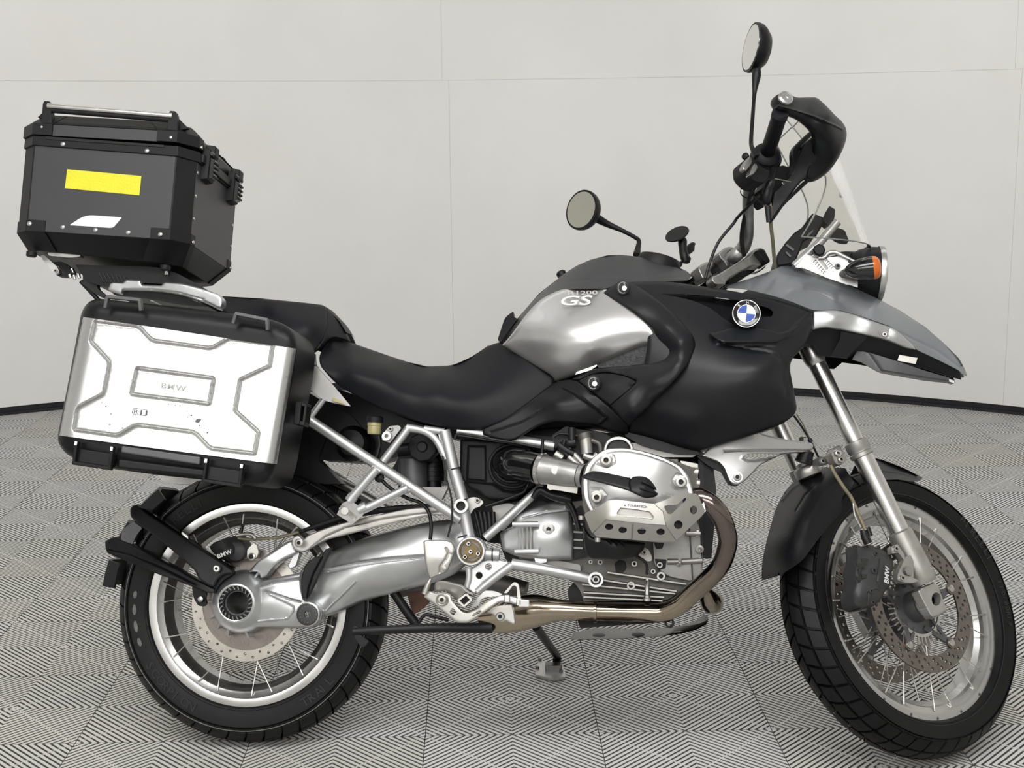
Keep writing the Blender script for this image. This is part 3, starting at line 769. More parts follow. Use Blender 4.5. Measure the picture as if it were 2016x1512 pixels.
# two latches on the front face of the case
for yy in (-.105, .105):
    p = RL2[2]; q = np.array([p[0], yy, p[2]])
    g = G(); A3 = [np.array([0, 1.0, 0]), RUP, eU]
    g.box(q+RUP*.004+eU*.009, (.026, .040, .010), A3, .9); g.box(q+RUP*.038+eU*.016, (.020, .014, .012), A3, .9)
    l = obj('latch', g, 'blackm', TC, bev=.003)
    g = G(); g.box(q-RUP*.004+eU*.022, (.017, .026, .006), A3, .85); g.tube([q+RUP*.03+eU*.022-np.array([0, .024, 0]), q+RUP*.03+eU*.022+np.array([0, .024, 0])], .006, 10); obj('latch_lever', g, 'blackg', l, bev=.002)
    for k in range(4):
        g = G(); g.box(q-RUP*(.022-.011*k)+eU*.029, (.015, .0022, .0028), A3); obj('latch_rib', g, 'blackm', l, bev=.001)
g = G(); q = RL2[2]; g.box(np.array([q[0], 0, q[2]])+RUP*.012+eU*.006, (.15, .010, .005), [np.array([0, 1.0, 0]), RUP, eU]); obj('front_rail', g, 'satin', TC, bev=.002)
# small feet under the case
for x, y in ((215, 1085), (1120, 1178)):
    g = G(); g.cyl(c1.B(x, y, YN+.04)-RUP*0.0, .012, .012, -RUP, 16, .002); obj('foot', g, 'blackm', TC)

# ---- side case
PN = thing('side_case', 'silver and black aluminium side case on the rear flank of the motorcycle', 'case', BIKE_M)
YO, YI = -.425, -.215
out = [(232, 268), (255, 215), (290, 178), (345, 160), (700, 196), (1100, 240), (1500, 300), (1590, 335), (1645, 385), (1668, 460), (1655, 600), (1530, 1255), (1500, 1350), (1440, 1392), (1380, 1402), (1000, 1350), (470, 1295), (200, 1228), (120, 1175), (82, 1110), (80, 1062), (160, 660)]
g = sheet(c2, out, [(0, 0, YO+.012)], flatback=YI, step=12, edge=(34, .030))
obj('case_body', g, 'black', PN, ang=50)
xo = [(325, 308), (610, 343), (700, 440), (1095, 493), (1210, 425), (1500, 465), (1480, 610), (1285, 700), (1250, 905), (1405, 1045), (1380, 1190), (1085, 1155), (985, 1048), (595, 998), (475, 1070), (185, 1030), (205, 885), (380, 795), (420, 580), (295, 445), (325, 308)]
rc_ = [(600, 622), (1110, 690), (1080, 860), (562, 795), (600, 622)]
alu = [(247, 282), (700, 348), (1200, 424), (1655, 492), (1590, 880), (1527, 1256), (1100, 1200), (600, 1135), (90, 1066), (165, 680)]
def cv(V):
    a0, a1 = c2.px((247, 282)), c2.px((90, 1066)); b0, b1 = c2.px((1655, 492)), c2.px((1527, 1256))
    def sd(P, q0, q1): d = q1-q0; return ((P-q0) @ np.array([d[1], -d[0]]))/np.linalg.norm(d)
    l = np.abs(sd(V, a0, a1)); r = np.abs(sd(V, b0, b1))
    def rr(x, w): t = np.clip(1-x/w, 0, 1); return 1-np.sqrt(np.maximum(0, 1-t*t*.98))
    return YO-.006+.024*rr(l, 26)+.026*rr(r, 36)
def opath(P):
    Q = soft(np.array(P[:-1], float), 4*3.36); return np.vstack([Q, Q[:1]])
g = sheet(c2, alu, cv, thick=.003, step=8, ch=0, creases=[(opath(xo), 2.2, -.0068), (opath(rc_), 2.2, -.0068)])
sh = obj('aluminium_shell', g, 'panal', PN, ang=60)
# raised handle loops on the lid
for pts in ([(397, 222), (412, 150), (625, 172), (632, 158), (632, 240)], [(1243, 325), (1262, 262), (1465, 302), (1480, 290), (1470, 368)]):
    a, b, c, _, d = pts
    P = [c2.B(*a, YO-.006), c2.B(*b, YO-.010), c2.B(*c, YO-.010), c2.B(*d, YO-.006)]
    g = G()
    for p, q in zip(P[:-1], P[1:]): g.bar(p+(p-q)*.04, q+(q-p)*.04, .0075, .014)
    obj('lid_loop', g, 'fairg', PN, bev=.002)
for x0, y0, x1, y1 in ((215, 1150, 450, 1185), (1070, 1265, 1305, 1300)):
    g = G()
    A, Bq = c2.B(x0, y0, YO), c2.B(x1, y1, YO); e = nrm(Bq-A); dn = -nrm(np.cross(e, [0, 1.0, 0])); dn = dn if dn[2] < 0 else -dn
    L = np.linalg.norm(Bq-A)
    g.prism([A-e*.004, Bq+e*.004, Bq+dn*.030+e*.002, A+dn*.030-e*.002], np.array([0, .02, 0]))
    cl = obj('clasp', g, 'black', PN, bev=.003)
    g = G()
    for p in (A, Bq): g.bar(p-dn*.014+np.array([0, -.008, 0]), p+dn*.034+np.array([0, -.004, 0]), .0065, .016)
    g.bar(A+dn*.032-e*.004+np.array([0, -.004, 0]), Bq+dn*.032+e*.004+np.array([0, -.004, 0]), .0075, .016)
    obj('clasp_frame', g, 'blackm', cl, bev=.002)
    for p in (A, Bq):
        g = G(); g.box(p-dn*.009+np.array([0, -.0165, 0]), (.0028, .001, .004), [e, np.array([0, 1.0, 0]), dn]); obj('clasp_pin', g, 'alu', cl)
P = c2.Bs([(500, 1128), (1025, 1205), (1018, 1262), (492, 1180)], YO-.001); g = G(); g.prism(P, np.array([0, .03, 0])); obj('carry_handle', g, 'fairg', PN, bev=.004)
P = c2.Bs([(470, 1215), (1055, 1290), (1050, 1345), (470, 1285)], YO+.004); g = G(); g.prism(P, np.array([0, .05, 0])); obj('lower_edge', g, 'black', PN, bev=.006)
# catch on the front edge
g = G(); g.bar(c2.B(1690, 850, -.33), c2.B(1675, 1000, -.33), .014, .05); g.bar(c2.B(1735, 870, -.33), c2.B(1720, 990, -.33), .007, .045)
g.bar(c2.B(1680, 862, -.33), c2.B(1742, 872, -.33), .008, .045); g.bar(c2.B(1672, 985, -.33), c2.B(1728, 995, -.33), .010, .045)
obj('front_catch', g, 'black', PN, bev=.002)
# writing: pressed badge and remains of a decal
def btext(cr, name, body, a, b, up, y, m, parent, ext=.0008, sp=1.0, shear=0, st=False, off=0, scx=None):
    """text from crop point a (lower left) to b (lower right), upper left at up"""
    F_ = cr.S if st else cr.B
    A, Bq, U_ = F_(*a, y), F_(*b, y), F_(*up, y); hgt = np.linalg.norm(U_-A)
    o = text(name, body, m, parent, A, Bq-A, U_-A, hgt, ext, st=False, spacing=sp, shear=shear, off=off)
    # fit the width
    me = o.data; ux = nrm(Bq-A); V = np.array([v.co[:] for v in me.vertices]); d = (V-A)@ux; wd = d.max(); k = np.linalg.norm(Bq-A)/wd
    V = V+np.outer(d*(k-1), ux)
    if st: V = steer(V)
    me.vertices.foreach_set('co', V.astype(np.float32).ravel()); me.update(); return o
btext(c2, 'pressed_lettering', 'BMW', (762, 752), (925, 776), (767, 716), YO-.0062, 'emboss', PN, .0018, sp=1.15, off=.01)
btext(c2, 'decal_lettering', 'R', (582, 920), (612, 924), (586, 894), YO-.0063, 'dprint', PN, .0006)
btext(c2, 'decal_lettering', '11', (624, 930), (668, 935), (628, 897), YO-.0063, 'dprint', PN, .0006, off=.03)
g = G(); g.tube([c2.B(x, y, YO-.0066) for x, y in ((575, 900), (585, 887), (665, 896), (672, 905), (668, 932), (655, 936), (578, 924), (572, 915))], .0007, 6, closed=True); obj('decal_outline', g, 'dprint', PN)
flat(c2, [(985, 975), (1000, 955), (1030, 955), (1022, 972), (1005, 985)], YO-.0066, 'dprint', 'decal_scrap', PN, .0005, 1)
for x, y, r in ((430, 923, 9), (422, 993, 9), (963, 933, 7), (1015, 1002, 6), (1070, 1048, 7), (1047, 1020, 4), (398, 873, 5), (508, 1017, 5), (888, 870, 5), (858, 868, 4), (935, 905, 3), (1595, 680, 6), (812, 860, 4), (370, 850, 3), (940, 946, 4)):
    g = G(); g.cyl(c2.B(x, y, YO-.0064), r/3.36/860*.8, .0004, (0, -1, 0), 10); obj('adhesive_spot', g, 'emboss' if r > 8 else 'dprint', PN)
# ================================================================== bodywork
c3 = Crop(180, 900, 2.471); c4 = Crop(560, 760, 2.9074); c5 = Crop(1040, 820, 3.2159); c6 = Crop(960, 480, 2.9647)
cB = Crop(1440, 500, 4.2); cW = Crop(1540, 440, 9.1636); cH = Crop(1290, 430, 7.4667); cC = Crop(1420, 240, 7.2)
cP = Crop(400, 560, 5.0406); cA = Crop(880, 840, 6.8714); cL = Crop(1360, 800, 7.2); cF = Crop(800, 1060, 7.2)
cRg = Crop(190, 930, 5.6); cRh = Crop(400, 1000, 5.04); cFw = Crop(1450, 880, 4.7258); cFh = Crop(1680, 1060, 5.4)
cMr = Crop(1440, 40, 5.8154); cHd = Crop(1420, 280, 4.447); c8 = Crop(1480, 640, 1.7332); c7 = Crop(1100, 20, 2.8); cSt = Crop(700, 1200, 4.48)
def shell(name, cr, out, ctrl, m, parent, top=None, topy=-.03, sym=False, label=None, ang=40, **k):
    st = k.get('st', False)
    g = sheet(cr, out, ctrl, **k)
    if sym and top is None: obj(name, g.mirrored(), m, parent, st=st, ang=ang)
    elif sym:
        g.mirror()
        if True:
            P = (cr.Ss if st else cr.Bs)(resample(np.array(top, float), 30, False), topy)
            Q = P*[1, -1, 1]; rows = [P]
            for t in (.25, .5, .75): rows.append(P*(1-t)+Q*t+np.array([0, 0, .004*math.sin(math.pi*t)]))
            rows.append(Q)
            g.loft(rows, closed=False, caps=False)
    return obj(name, g, m, parent, st=st, ang=ang, label=label)
# --- tank
top = [(88, 585), (170, 440), (300, 290), (450, 172), (520, 128), (600, 93), (700, 67), (780, 65), (900, 77), (1050, 111), (1165, 160)]
outl = top+[(1190, 186), (1172, 213), (760, 226), (700, 262), (460, 262), (400, 278), (310, 324), (240, 394), (180, 474), (130, 544)]
shell('tank_top', c6, outl, [(88, 585, -.05), (170, 440, -.035), (300, 290, -.03), (450, 172, -.03), (600, 93, -.03), (780, 65, -.03), (1050, 111, -.03), (1165, 160, -.03), (1172, 213, -.10), (760, 226, -.15), (700, 262, -.165), (460, 262, -.14), (310, 324, -.11), (180, 474, -.10), (600, 180, -.115), (900, 150, -.10), (450, 230, -.10)], 'greysat', BK, top=top, sym=True, thick=.006, step=8, creases=[([(430, 225), (640, 205), (960, 195), (1160, 190)], 3, -.002)])
shell('tank_side', c6, [(84, 592), (130, 542), (180, 472), (240, 392), (310, 322), (400, 276), (460, 260), (692, 260), (760, 300), (860, 385), (965, 500), (1010, 578), (900, 594), (780, 645), (640, 705), (520, 764), (398, 803), (370, 765)],
      [(84, 592, -.10), (240, 392, -.125), (460, 260, -.145), (692, 260, -.168), (860, 385, -.215), (1010, 578, -.226), (900, 594, -.213), (780, 645, -.195), (640, 705, -.178), (398, 803, -.135), (370, 765, -.142), (220, 670, -.125), (400, 500, -.195), (650, 450, -.215), (250, 560, -.155), (600, 610, -.218), (850, 520, -.228), (420, 700, -.180), (960, 545, -.232)], 'silver', BK, thick=.006, step=8, edge=(9, .006))
tsd = bpy.data.objects['tank_side']
g = sheet(c6, [(84, 592), (180, 472), (310, 322), (460, 260), (692, 260), (860, 385), (1010, 578), (780, 645), (520, 764), (398, 803), (370, 765)], [(84, 592, -.10), (460, 260, -.145), (692, 260, -.168), (1010, 578, -.226), (640, 705, -.178), (398, 803, -.135), (400, 500, -.19), (650, 450, -.21)], thick=.006, step=24)
obj('tank_side', g.mirrored(), 'silver', BK)
btext(c6, 'tank_lettering', 'R1200', (470, 301), (642, 297), (468, 277), -.180, 'castm', tsd, .003, off=.02)
btext(c6, 'tank_lettering_backing', 'GS', (427, 365), (615, 361), (433, 303), -.187, 'castm', tsd, .002, off=.05, shear=.2)  # slightly larger grey copy of the letters set behind them
btext(c6, 'tank_lettering', 'GS', (431, 361), (611, 357), (437, 307), -.189, 'silver', tsd, .003, off=.0, shear=.2)
# filler cap and neck
g = G(); q = PX.B(1297, 512, -.0); g.lathe([(.052, -.02), (.052, .0), (.047, .012), (.040, .014), (.040, .006), (0, .006)], q-np.array([0, 0, .006]), (.25, 0, 1), 36); cap = obj('filler_cap', g, 'blackm', BK)
# seat lock tab behind the tank
shell('rear_tank_tab', c6, [(58, 560), (100, 430), (150, 393), (152, 425), (175, 438), (120, 510), (75, 575)], [(58, 560, -.06), (150, 400, -.05), (120, 500, -.06)], 'black', BK, thick=.04, step=8)
g = G(); g.lathe([(.012, 0), (.012, .008), (.008, .012), (0, .012)], c6.B(435, 185, .03), (-.5, 0, 1), 20); obj('tank_vent', g, 'black', BK)
# --- seats
rs_top = [(628, 700), (640, 680), (655, 669), (680, 672), (760, 700), (800, 713), (840, 722), (890, 720), (930, 702), (960, 681), (985, 673)]
shell('rider_seat', PX, rs_top+[(1030, 696), (1090, 742), (1090, 764), (1040, 800), (1000, 828), (945, 848), (890, 846), (800, 825), (720, 792), (660, 755), (630, 720)],
      [(640, 682, -.10), (655, 669, -.09), (680, 672, -.04), (760, 700, -.03), (840, 722, -.03), (890, 720, -.03), (930, 702, -.03), (985, 673, -.06), (1090, 742, -.13), (1090, 764, -.135), (1000, 828, -.165), (945, 848, -.165), (890, 846, -.165), (800, 825, -.168), (720, 792, -.175), (660, 755, -.18), (628, 712, -.17), (700, 720, -.175), (780, 770, -.19), (860, 760, -.165), (900, 800, -.185), (980, 740, -.135), (960, 780, -.165), (860, 735, -.10), (760, 716, -.12)], 'seat', BK, top=rs_top[2:], sym=True, thick=.01, step=9, edge=(6, .006))
ps_top = [(437, 583), (520, 588), (600, 596), (632, 600), (645, 608), (668, 632), (682, 655), (689, 672)]
shell('passenger_seat', PX, ps_top+[(660, 664), (645, 668), (632, 683), (618, 694), (604, 688), (580, 660), (540, 640), (470, 630), (437, 610)],
      [(437, 583, -.06), (520, 588, -.06), (632, 600, -.06), (645, 608, -.06), (668, 632, -.05), (689, 672, -.05), (660, 664, -.10), (632, 683, -.15), (618, 694, -.165), (604, 688, -.17), (540, 640, -.16), (470, 630, -.15), (437, 610, -.13), (540, 612, -.135), (610, 640, -.165), (640, 640, -.12)], 'seat', BK, top=ps_top, topy=-.055, sym=True, thick=.01, step=9, edge=(5, .006), creases=[([(643, 606), (644, 640), (636, 668), (620, 692)], 1.4, -.003)])
# rear side panels below the seats (grey)
shell('tail_panel', cP, [(1050, 690), (1110, 680), (1115, 780), (1140, 830), (1300, 1010), (1465, 1210), (1330, 1185), (1190, 1150), (1090, 1060), (1010, 1020), (900, 960), (1030, 790)], [(1050, 690, -.155), (1115, 780, -.165), (1465, 1210, -.17), (1190, 1150, -.175), (900, 960, -.175)], 'castm', BK, thick=.01, step=8, creases=[([(1040, 790), (1140, 812)], 1.2, -.003)])
flat(cP, [(1275, 1130), (1300, 1120), (1390, 1165), (1430, 1195), (1290, 1160)], -.1765, 'fluid', 'stain_patch', bpy.data.objects['tail_panel'], .0006, 1)['label'] = 'yellowed patch'
# --- black shrouds
rec = [(1012, 291), (1130, 293), (1250, 300), (1400, 318), (1500, 336), (1640, 374), (1670, 400), (1658, 424), (1590, 430), (1455, 478), (1380, 440), (1310, 380), (1200, 330)]
fs_out = [(762, 224), (1000, 214), (1180, 237), (1420, 273), (1620, 311), (1760, 346), (1905, 397), (1903, 470), (1872, 560), (1825, 625), (1785, 660), (1766, 700), (1765, 740), (1790, 870), (1806, 960), (1790, 1000), (1722, 1052), (1500, 1135), (1228, 1212), (1100, 1178), (980, 1140), (820, 1100), (822, 1062), (860, 960), (900, 780), (940, 560), (900, 400), (830, 320)]
fs = shell('radiator_shroud', c6, fs_out,
      [(762, 224, -.155), (1000, 214, -.165), (1420, 273, -.17), (1760, 346, -.165), (1905, 397, -.150), (1903, 470, -.165), (1872, 560, -.195), (1785, 660, -.225), (1766, 740, -.222), (1806, 960, -.215), (1722, 1052, -.215), (1500, 1135, -.21), (1228, 1212, -.20), (980, 1140, -.19), (820, 1100, -.185), (830, 320, -.19), (940, 560, -.235), (900, 780, -.235), (1000, 960, -.235),
       (1250, 290, -.178), (1100, 420, -.222), (1200, 560, -.252), (1300, 640, -.272), (1450, 740, -.292), (1550, 720, -.29), (1400, 860, -.288), (1600, 860, -.28), (1250, 850, -.278), (1150, 1040, -.238), (1400, 1040, -.25), (1600, 980, -.25), (1700, 700, -.262), (1715, 850, -.258), (1500, 610, -.262), (1620, 600, -.252), (1720, 480, -.215), (1820, 470, -.19)],
      'satin', BK, thick=.006, step=8, holes=[rec], edge=(9, .008),
      creases=[([(1330, 560), (1400, 588), (1500, 612), (1620, 630), (1690, 650), (1735, 700), (1745, 900)], 3.2, -.004), ([(1345, 572), (1500, 576), (1690, 578), (1790, 500), (1900, 400)], 3.5, .007)])
shell('shroud_recess', c6, [(990, 280), (1640, 350), (1700, 400), (1660, 450), (1440, 500), (1200, 350)], [(990, 280, -.15), (1640, 350, -.14), (1660, 450, -.17), (1440, 500, -.20), (1200, 350, -.17)], 'black', fs, thick=.003, step=12)
shell('shroud_lip', c6, [(1288, 518), (1340, 511), (1460, 480), (1560, 488), (1660, 500), (1700, 520), (1780, 500), (1760, 540), (1690, 577), (1530, 574), (1370, 573), (1325, 548)], [(1288, 518, -.262), (1340, 511, -.262), (1460, 480, -.248), (1700, 510, -.238), (1780, 500, -.222), (1690, 577, -.252), (1370, 573, -.285), (1500, 520, -.262), (1530, 574, -.279)], 'satin', fs, thick=.008, step=7, edge=(5, .003))
# swooping trim
ar = [(672, 287), (752, 226), (830, 224), (900, 262), (1000, 330), (1120, 440), (1200, 535), (1217, 590), (1190, 680), (1100, 790), (960, 930), (822, 1064), (790, 1032), (716, 946), (862, 818), (868, 796), (800, 768), (690, 748), (600, 764), (530, 797), (490, 790), (560, 748), (650, 724), (800, 714), (970, 694), (1036, 667), (1048, 630), (1008, 575), (962, 500), (850, 398)]
trim = shell('shroud_trim', c6, ar, [(672, 287, -.176), (752, 226, -.168), (830, 224, -.172), (1000, 330, -.222), (1120, 440, -.246), (1217, 590, -.262), (1190, 680, -.270), (960, 930, -.252), (822, 1064, -.230), (716, 946, -.232), (862, 818, -.252), (690, 748, -.205), (490, 790, -.165), (560, 748, -.17), (800, 714, -.215), (1048, 630, -.246), (962, 500, -.240), (850, 398, -.225), (1040, 480, -.262), (1120, 580, -.285), (1100, 700, -.288), (980, 820, -.278), (850, 960, -.262), (900, 350, -.225), (800, 300, -.2)], 'satin', BK, thick=.008, step=7, edge=(7, .005))
shell('intake_mesh', c6, [(640, 700), (780, 640), (900, 592), (1003, 583), (1050, 630), (1040, 670), (970, 697), (740, 722), (645, 724)], [(640, 700, -.172), (900, 592, -.205), (1050, 630, -.225), (740, 722, -.18)], mat('textured_insert', (.05, .05, .052), .2, .6, var=.5, vscale=160, bump=.6, bscale=300), trim, thick=.004, step=12)
flat(c6, [(510, 765), (520, 748), (560, 735), (632, 700), (640, 712), (600, 738)], -.172, 'alu', 'trim_strip', trim, .002, 1)
def round_badge(cx, cy, y, parent):
    p = c6.B(cx, cy, y); g = G(); g.lathe([(.0165, 0), (.0165, .003), (.0145, .004), (0, .0035)], p, (0, -1, 0), 28); b = obj('dzus_fastener', g, 'black', parent)
    g = G(); g.tube([p+np.array([.0105*math.cos(a), -.0045, .0125*math.sin(a)]) for a in np.linspace(.9, 5.2, 14)], .0012, 6); g.lathe([(.0055, .003), (.0055, .005), (0, .005)], p+np.array([.003, 0, -.001]), (0, -1, 0), 16)
    g.tube([p+np.array([.002, -.0045, .010]), p+np.array([.005, -.0045, .005])], .0014, 6); obj('fastener_ring', g, 'alu', parent)
round_badge(790, 258, -.198, trim)
sc = shell('knee_panel', c6, [(528, 800), (600, 766), (690, 752), (800, 772), (866, 802), (860, 824), (716, 944), (640, 888)], [(528, 800, -.19), (690, 752, -.208), (866, 802, -.245), (716, 944, -.225), (640, 888, -.212), (700, 830, -.225)], 'blackm', BK, thick=.006, step=9, edge=(4, .003), creases=[([(832, 822), (855, 812), (866, 816)], 2.2, .003)])
round_badge(617, 815, -.220, sc)
lp_out = [(-30, 1078), (120, 1012), (260, 905), (385, 808), (470, 790), (530, 800), (640, 888), (720, 950), (822, 1062), (818, 1112), (700, 1092), (640, 1060), (380, 1034), (290, 1064), (150, 1152), (60, 1145), (-30, 1115)]
shell('lower_side_panel', c6, lp_out, [(-30, 1078, -.165), (120, 1012, -.17), (385, 808, -.15), (530, 800, -.185), (720, 950, -.212), (822, 1062, -.205), (818, 1112, -.19), (640, 1060, -.195), (380, 1034, -.195), (150, 1152, -.18), (-30, 1115, -.165), (400, 920, -.2), (560, 960, -.212)], 'black', BK, thick=.008, step=8, edge=(5, .005),
      creases=[([(440, 838), (500, 870), (640, 965), (694, 1012), (650, 1050)], 2.4, .005), ([(20, 1100), (200, 1040), (330, 960)], 2, -.002)])
# roundel
p = c6.B(1510, 408, -.262); bd = obj('badge', G().lathe([(.0305, 0), (.0305, .004), (.029, .006), (.0275, .0062), (.0265, .0055), (0, .0055)], p+np.array([0, .004, 0]), (0, -1, 0), 48), 'blackg', BK, label='round black, blue and white badge')
obj('badge_rim', G().ring(p-np.array([0, .0018, 0]), .0302, .0288, .001, n=48), 'alu', bd)
obj('badge_post', G().cyl(p+np.array([0, .07, 0]), .030, .066, n=36), 'black', bd)
ia = np.array([1.0, 0, .0])
for k, m in ((0, 'blue'), (1, 'white'), (2, 'blue'), (3, 'white')):
    a0 = math.pi/2*k+math.pi/2-.1; P = [p+np.array([0, -.0016, 0])]+[p+np.array([.0185*math.cos(a), -.0016, .0185*math.sin(a)]) for a in np.linspace(a0, a0+math.pi/2, 10)]
    g = G(); g.prism(P, np.array([0, -.0008, 0])); obj('badge_quarter', g, m, bd)
obj('badge_rim', G().ring(p-np.array([0, .0016, 0]), .0197, .0186, .0011, n=48), 'alu', bd)
for ch_, a in (('B', 2.25), ('M', 1.45), ('W', .65)):
    d = np.array([math.cos(a), 0, math.sin(a)]); tx = np.array([math.sin(a), 0, -math.cos(a)])
    text('badge_letter', ch_, 'white', bd, p+d*.0215-tx*.0028+np.array([0, -.0016, 0]), tx, d, .0052, .0006)
# --- beak
bt = [(-40, 268), (0, 252), (130, 208), (300, 152), (420, 98), (490, 100), (560, 114), (760, 180), (960, 257), (1180, 352), (1400, 472), (1600, 602), (1750, 732), (1880, 862), (1930, 950)]
bo = bt+[(1950, 1012), (1902, 987), (1880, 962), (1700, 870), (1530, 792), (1500, 746), (1385, 642), (1320, 600), (1050, 506), (900, 466), (840, 459), (680, 472), (500, 391), (300, 331), (100, 286), (-40, 280)]
beak = shell('beak', cB, bo, [(-40, 268, -.13), (130, 208, -.10), (300, 152, -.075), (420, 98, -.055), (560, 114, -.05), (960, 257, -.05), (1180, 352, -.04), (1400, 472, -.035), (1750, 732, -.03), (1930, 950, -.02), (1950, 1012, -.015), (1880, 962, -.045), (1530, 792, -.095), (1320, 600, -.118), (1050, 506, -.135), (840, 459, -.15), (680, 472, -.155), (500, 391, -.16), (300, 331, -.165), (-40, 280, -.16), (600, 300, -.13), (900, 360, -.115), (1200, 450, -.095), (1500, 640, -.075), (1750, 820, -.05)], 'grey', BK, top=bt[3:], topy=-.03, sym=True, thick=.005, step=8,
      creases=[([(1385, 645), (1500, 705), (1700, 800), (1900, 950)], 2.2, -.004)])
bs = shell('beak_side', cB, [(678, 474), (840, 461), (900, 468), (1050, 508), (1320, 602), (1385, 644), (1440, 695), (1500, 748), (1528, 792), (1440, 777), (1300, 717), (1200, 690), (900, 627), (770, 605), (674, 627)], [(678, 474, -.158), (840, 461, -.152), (1050, 508, -.138), (1320, 602, -.121), (1500, 748, -.102), (1528, 792, -.098), (1300, 717, -.12), (900, 627, -.145), (674, 627, -.155), (850, 540, -.162), (1150, 620, -.142), (1350, 680, -.125)], 'frame', BK, sym=True, thick=.005, step=7, edge=(4, .004), creases=[([(1310, 610), (1290, 700)], 2, -.002)])
g = bolt(cB.B(1265, 665, -.136), .0055, .003); obj('beak_bolt', g, 'steel', bs)
und = shell('under_beak', cB, [(672, 622), (770, 603), (900, 625), (1200, 690), (1440, 775), (1530, 790), (1700, 868), (1885, 962), (1902, 1040), (1760, 1000), (1600, 950), (1380, 890), (1180, 830), (1040, 800), (960, 865), (740, 842), (700, 760), (612, 745)], [(672, 622, -.14), (900, 625, -.135), (1440, 775, -.098), (1885, 962, -.04), (1902, 1040, -.03), (1380, 890, -.075), (960, 865, -.10), (700, 760, -.12)], 'blackm', BK, sym=True, thick=.004, step=10, ch=0)
shell('beak_duct', cB, [(1040, 800), (1140, 815), (1380, 890), (1600, 965), (1790, 1020), (1840, 1045), (1840, 1072), (1600, 1047), (1245, 985), (1200, 967), (1070, 892), (1000, 872)], [(1040, 800, -.105), (1380, 890, -.10), (1840, 1050, -.05), (1245, 985, -.115), (1070, 892, -.115)], 'fairg', und, thick=.006, step=9, ch=0, creases=[([(1140, 815), (1245, 962)], 1.6, .004), ([(1245, 965), (1600, 1022), (1820, 1056)], 1.4, -.003)])
shell('inner_duct', cB, [(905, 640), (1135, 680), (1100, 715), (1010, 800), (955, 862), (820, 845), (900, 700)], [(905, 640, -.15), (1135, 680, -.13), (955, 862, -.13), (820, 845, -.14)], 'blackm', und, thick=.004, step=14, ch=0)
flat(cB, [(1388, 835), (1538, 860), (1522, 910), (1372, 882)], -.093, 'plate', 'paper_label', und, .0008)['label'] = 'small pale label'
g = G(); bp_ = cB.Bs([(1800, 1035), (1845, 1050), (1842, 1070), (1800, 1055)], -.055); g.prism(bp_, np.array([0, .03, 0])); obj('duct_edge', g, 'alu', und)
# --- headlight
hp = PX.B(1731, 540, .0); ax = np.array([1, 0, -.05])
hl = obj('headlight', G().lathe([(.02, -.075), (.045, -.068), (.056, -.05), (.060, -.03), (.064, -.02), (.064, 0)], hp, ax, 48), 'black', BK)
obj('headlight_rim', G().lathe([(.0655, -.006), (.067, 0), (.066, .006), (.061, .008), (.061, 0)], hp, ax, 48, closed=True), 'alu', hl)
obj('headlight_lens', G().lathe([(.061, .003), (.055, .0085), (.04, .013), (.02, .0155), (.0, .016), (.0, .013), (.02, .0125), (.04, .010), (.055, .0055), (.060, .001)], hp, ax, 48), 'glass', hl)
obj('reflector_bowl', G().lathe([(.060, -.002), (.05, -.02), (.03, -.04), (0, -.045)], hp, ax, 48), 'chrome', hl)
for k in range(4):
    obj('headlight_rib', G().box(hp+np.array([-.045, -.045+.03*k*0, -.01*k]), (.02, .002, .001)), 'blackm', hl)
# far small headlight to the left
# --- indicator
def indicator(s):
    ip = cW.B(1625, 800, -.135); ip[1] = s*.135; a = nrm([1, s*.12, .10])
    b = obj('indicator', G().lathe([(0, -.062), (.010, -.058), (.018, -.045), (.0235, -.028), (.0262, -.010), (.0265, .002)], ip, a, 32), 'blackg', BK, label=None)
    obj('indicator_lens', G().lathe([(.0266, .001), (.0255, .009), (.021, .015), (.012, .0185), (0, .019)], ip, a, 32), 'orange', b, label='orange lens')
    q = cW.B(1110, 890, -.10); q[1] = s*.085
    e = ip-a*.038
    obj('indicator_stalk', G().tube([q, q+(e-q)*.35+np.array([0, s*.012, 0]), q+(e-q)*.7+np.array([0, s*.012, 0]), e], [.0085, .010, .0125, .018], 16, sm=5), 'black', b)
for s in (-1, 1): indicator(s)
# --- windscreen bracket, knob, instruments
br = shell('screen_bracket', cW, [(235, 790), (430, 560), (560, 590), (760, 640), (860, 600), (1000, 610), (1130, 650), (1275, 775), (1180, 830), (1070, 860), (1060, 960), (1370, 965), (1360, 1155), (1180, 1095), (760, 940), (340, 805)], [(235, 790, -.085), (1275, 775, -.085), (1360, 1155, -.085)], 'alu', BK, thick=.005, step=9, ch=0, holes=[[(672, 692), (730, 668), (832, 800), (826, 832), (786, 836)]])
for x, y in ((1000, 775), (1110, 890)): obj('bracket_bolt', bolt(cW.B(x, y, -.087), .0066, .004), 'dsteel', br)
for x0, y0, x1, y1 in ((770, 640, 910, 790), (590, 680, 760, 880)):
    for k in range(6):
        t = k/5; x = x0+(x1-x0)*t; y = y0+(y1-y0)*t; obj('notch', G().tube([cW.B(x-26, y+22, -.0865), cW.B(x+8, y-24, -.0865), cW.B(x+30, y-4, -.0865)], .0007, 5), 'dprint', br)
tb = obj('screen_stay', G().tube([cW.B(x, y, -.075) for x, y in ((215, 770), (440, 560), (690, 330), (1000, -30))], .0098, 16, sm=4), 'frame', BK)
obj('screen_knob', G().lathe([(.013, 0), (.0145, .003), (.0145, .016), (.011, .020), (0, .020)], cW.B(650, 505, -.092), (0, -1, 0), 8), 'black', BK, bev=.001)
obj('screen_arm', G().tube([cW.B(x, y, -.088) for x, y in ((650, 620), (760, 610), (830, 540), (960, 520), (1100, 590), (1345, 705))], [.006, .006, .0055, .005, .0045, .003], 10, sm=5), 'alu', BK)
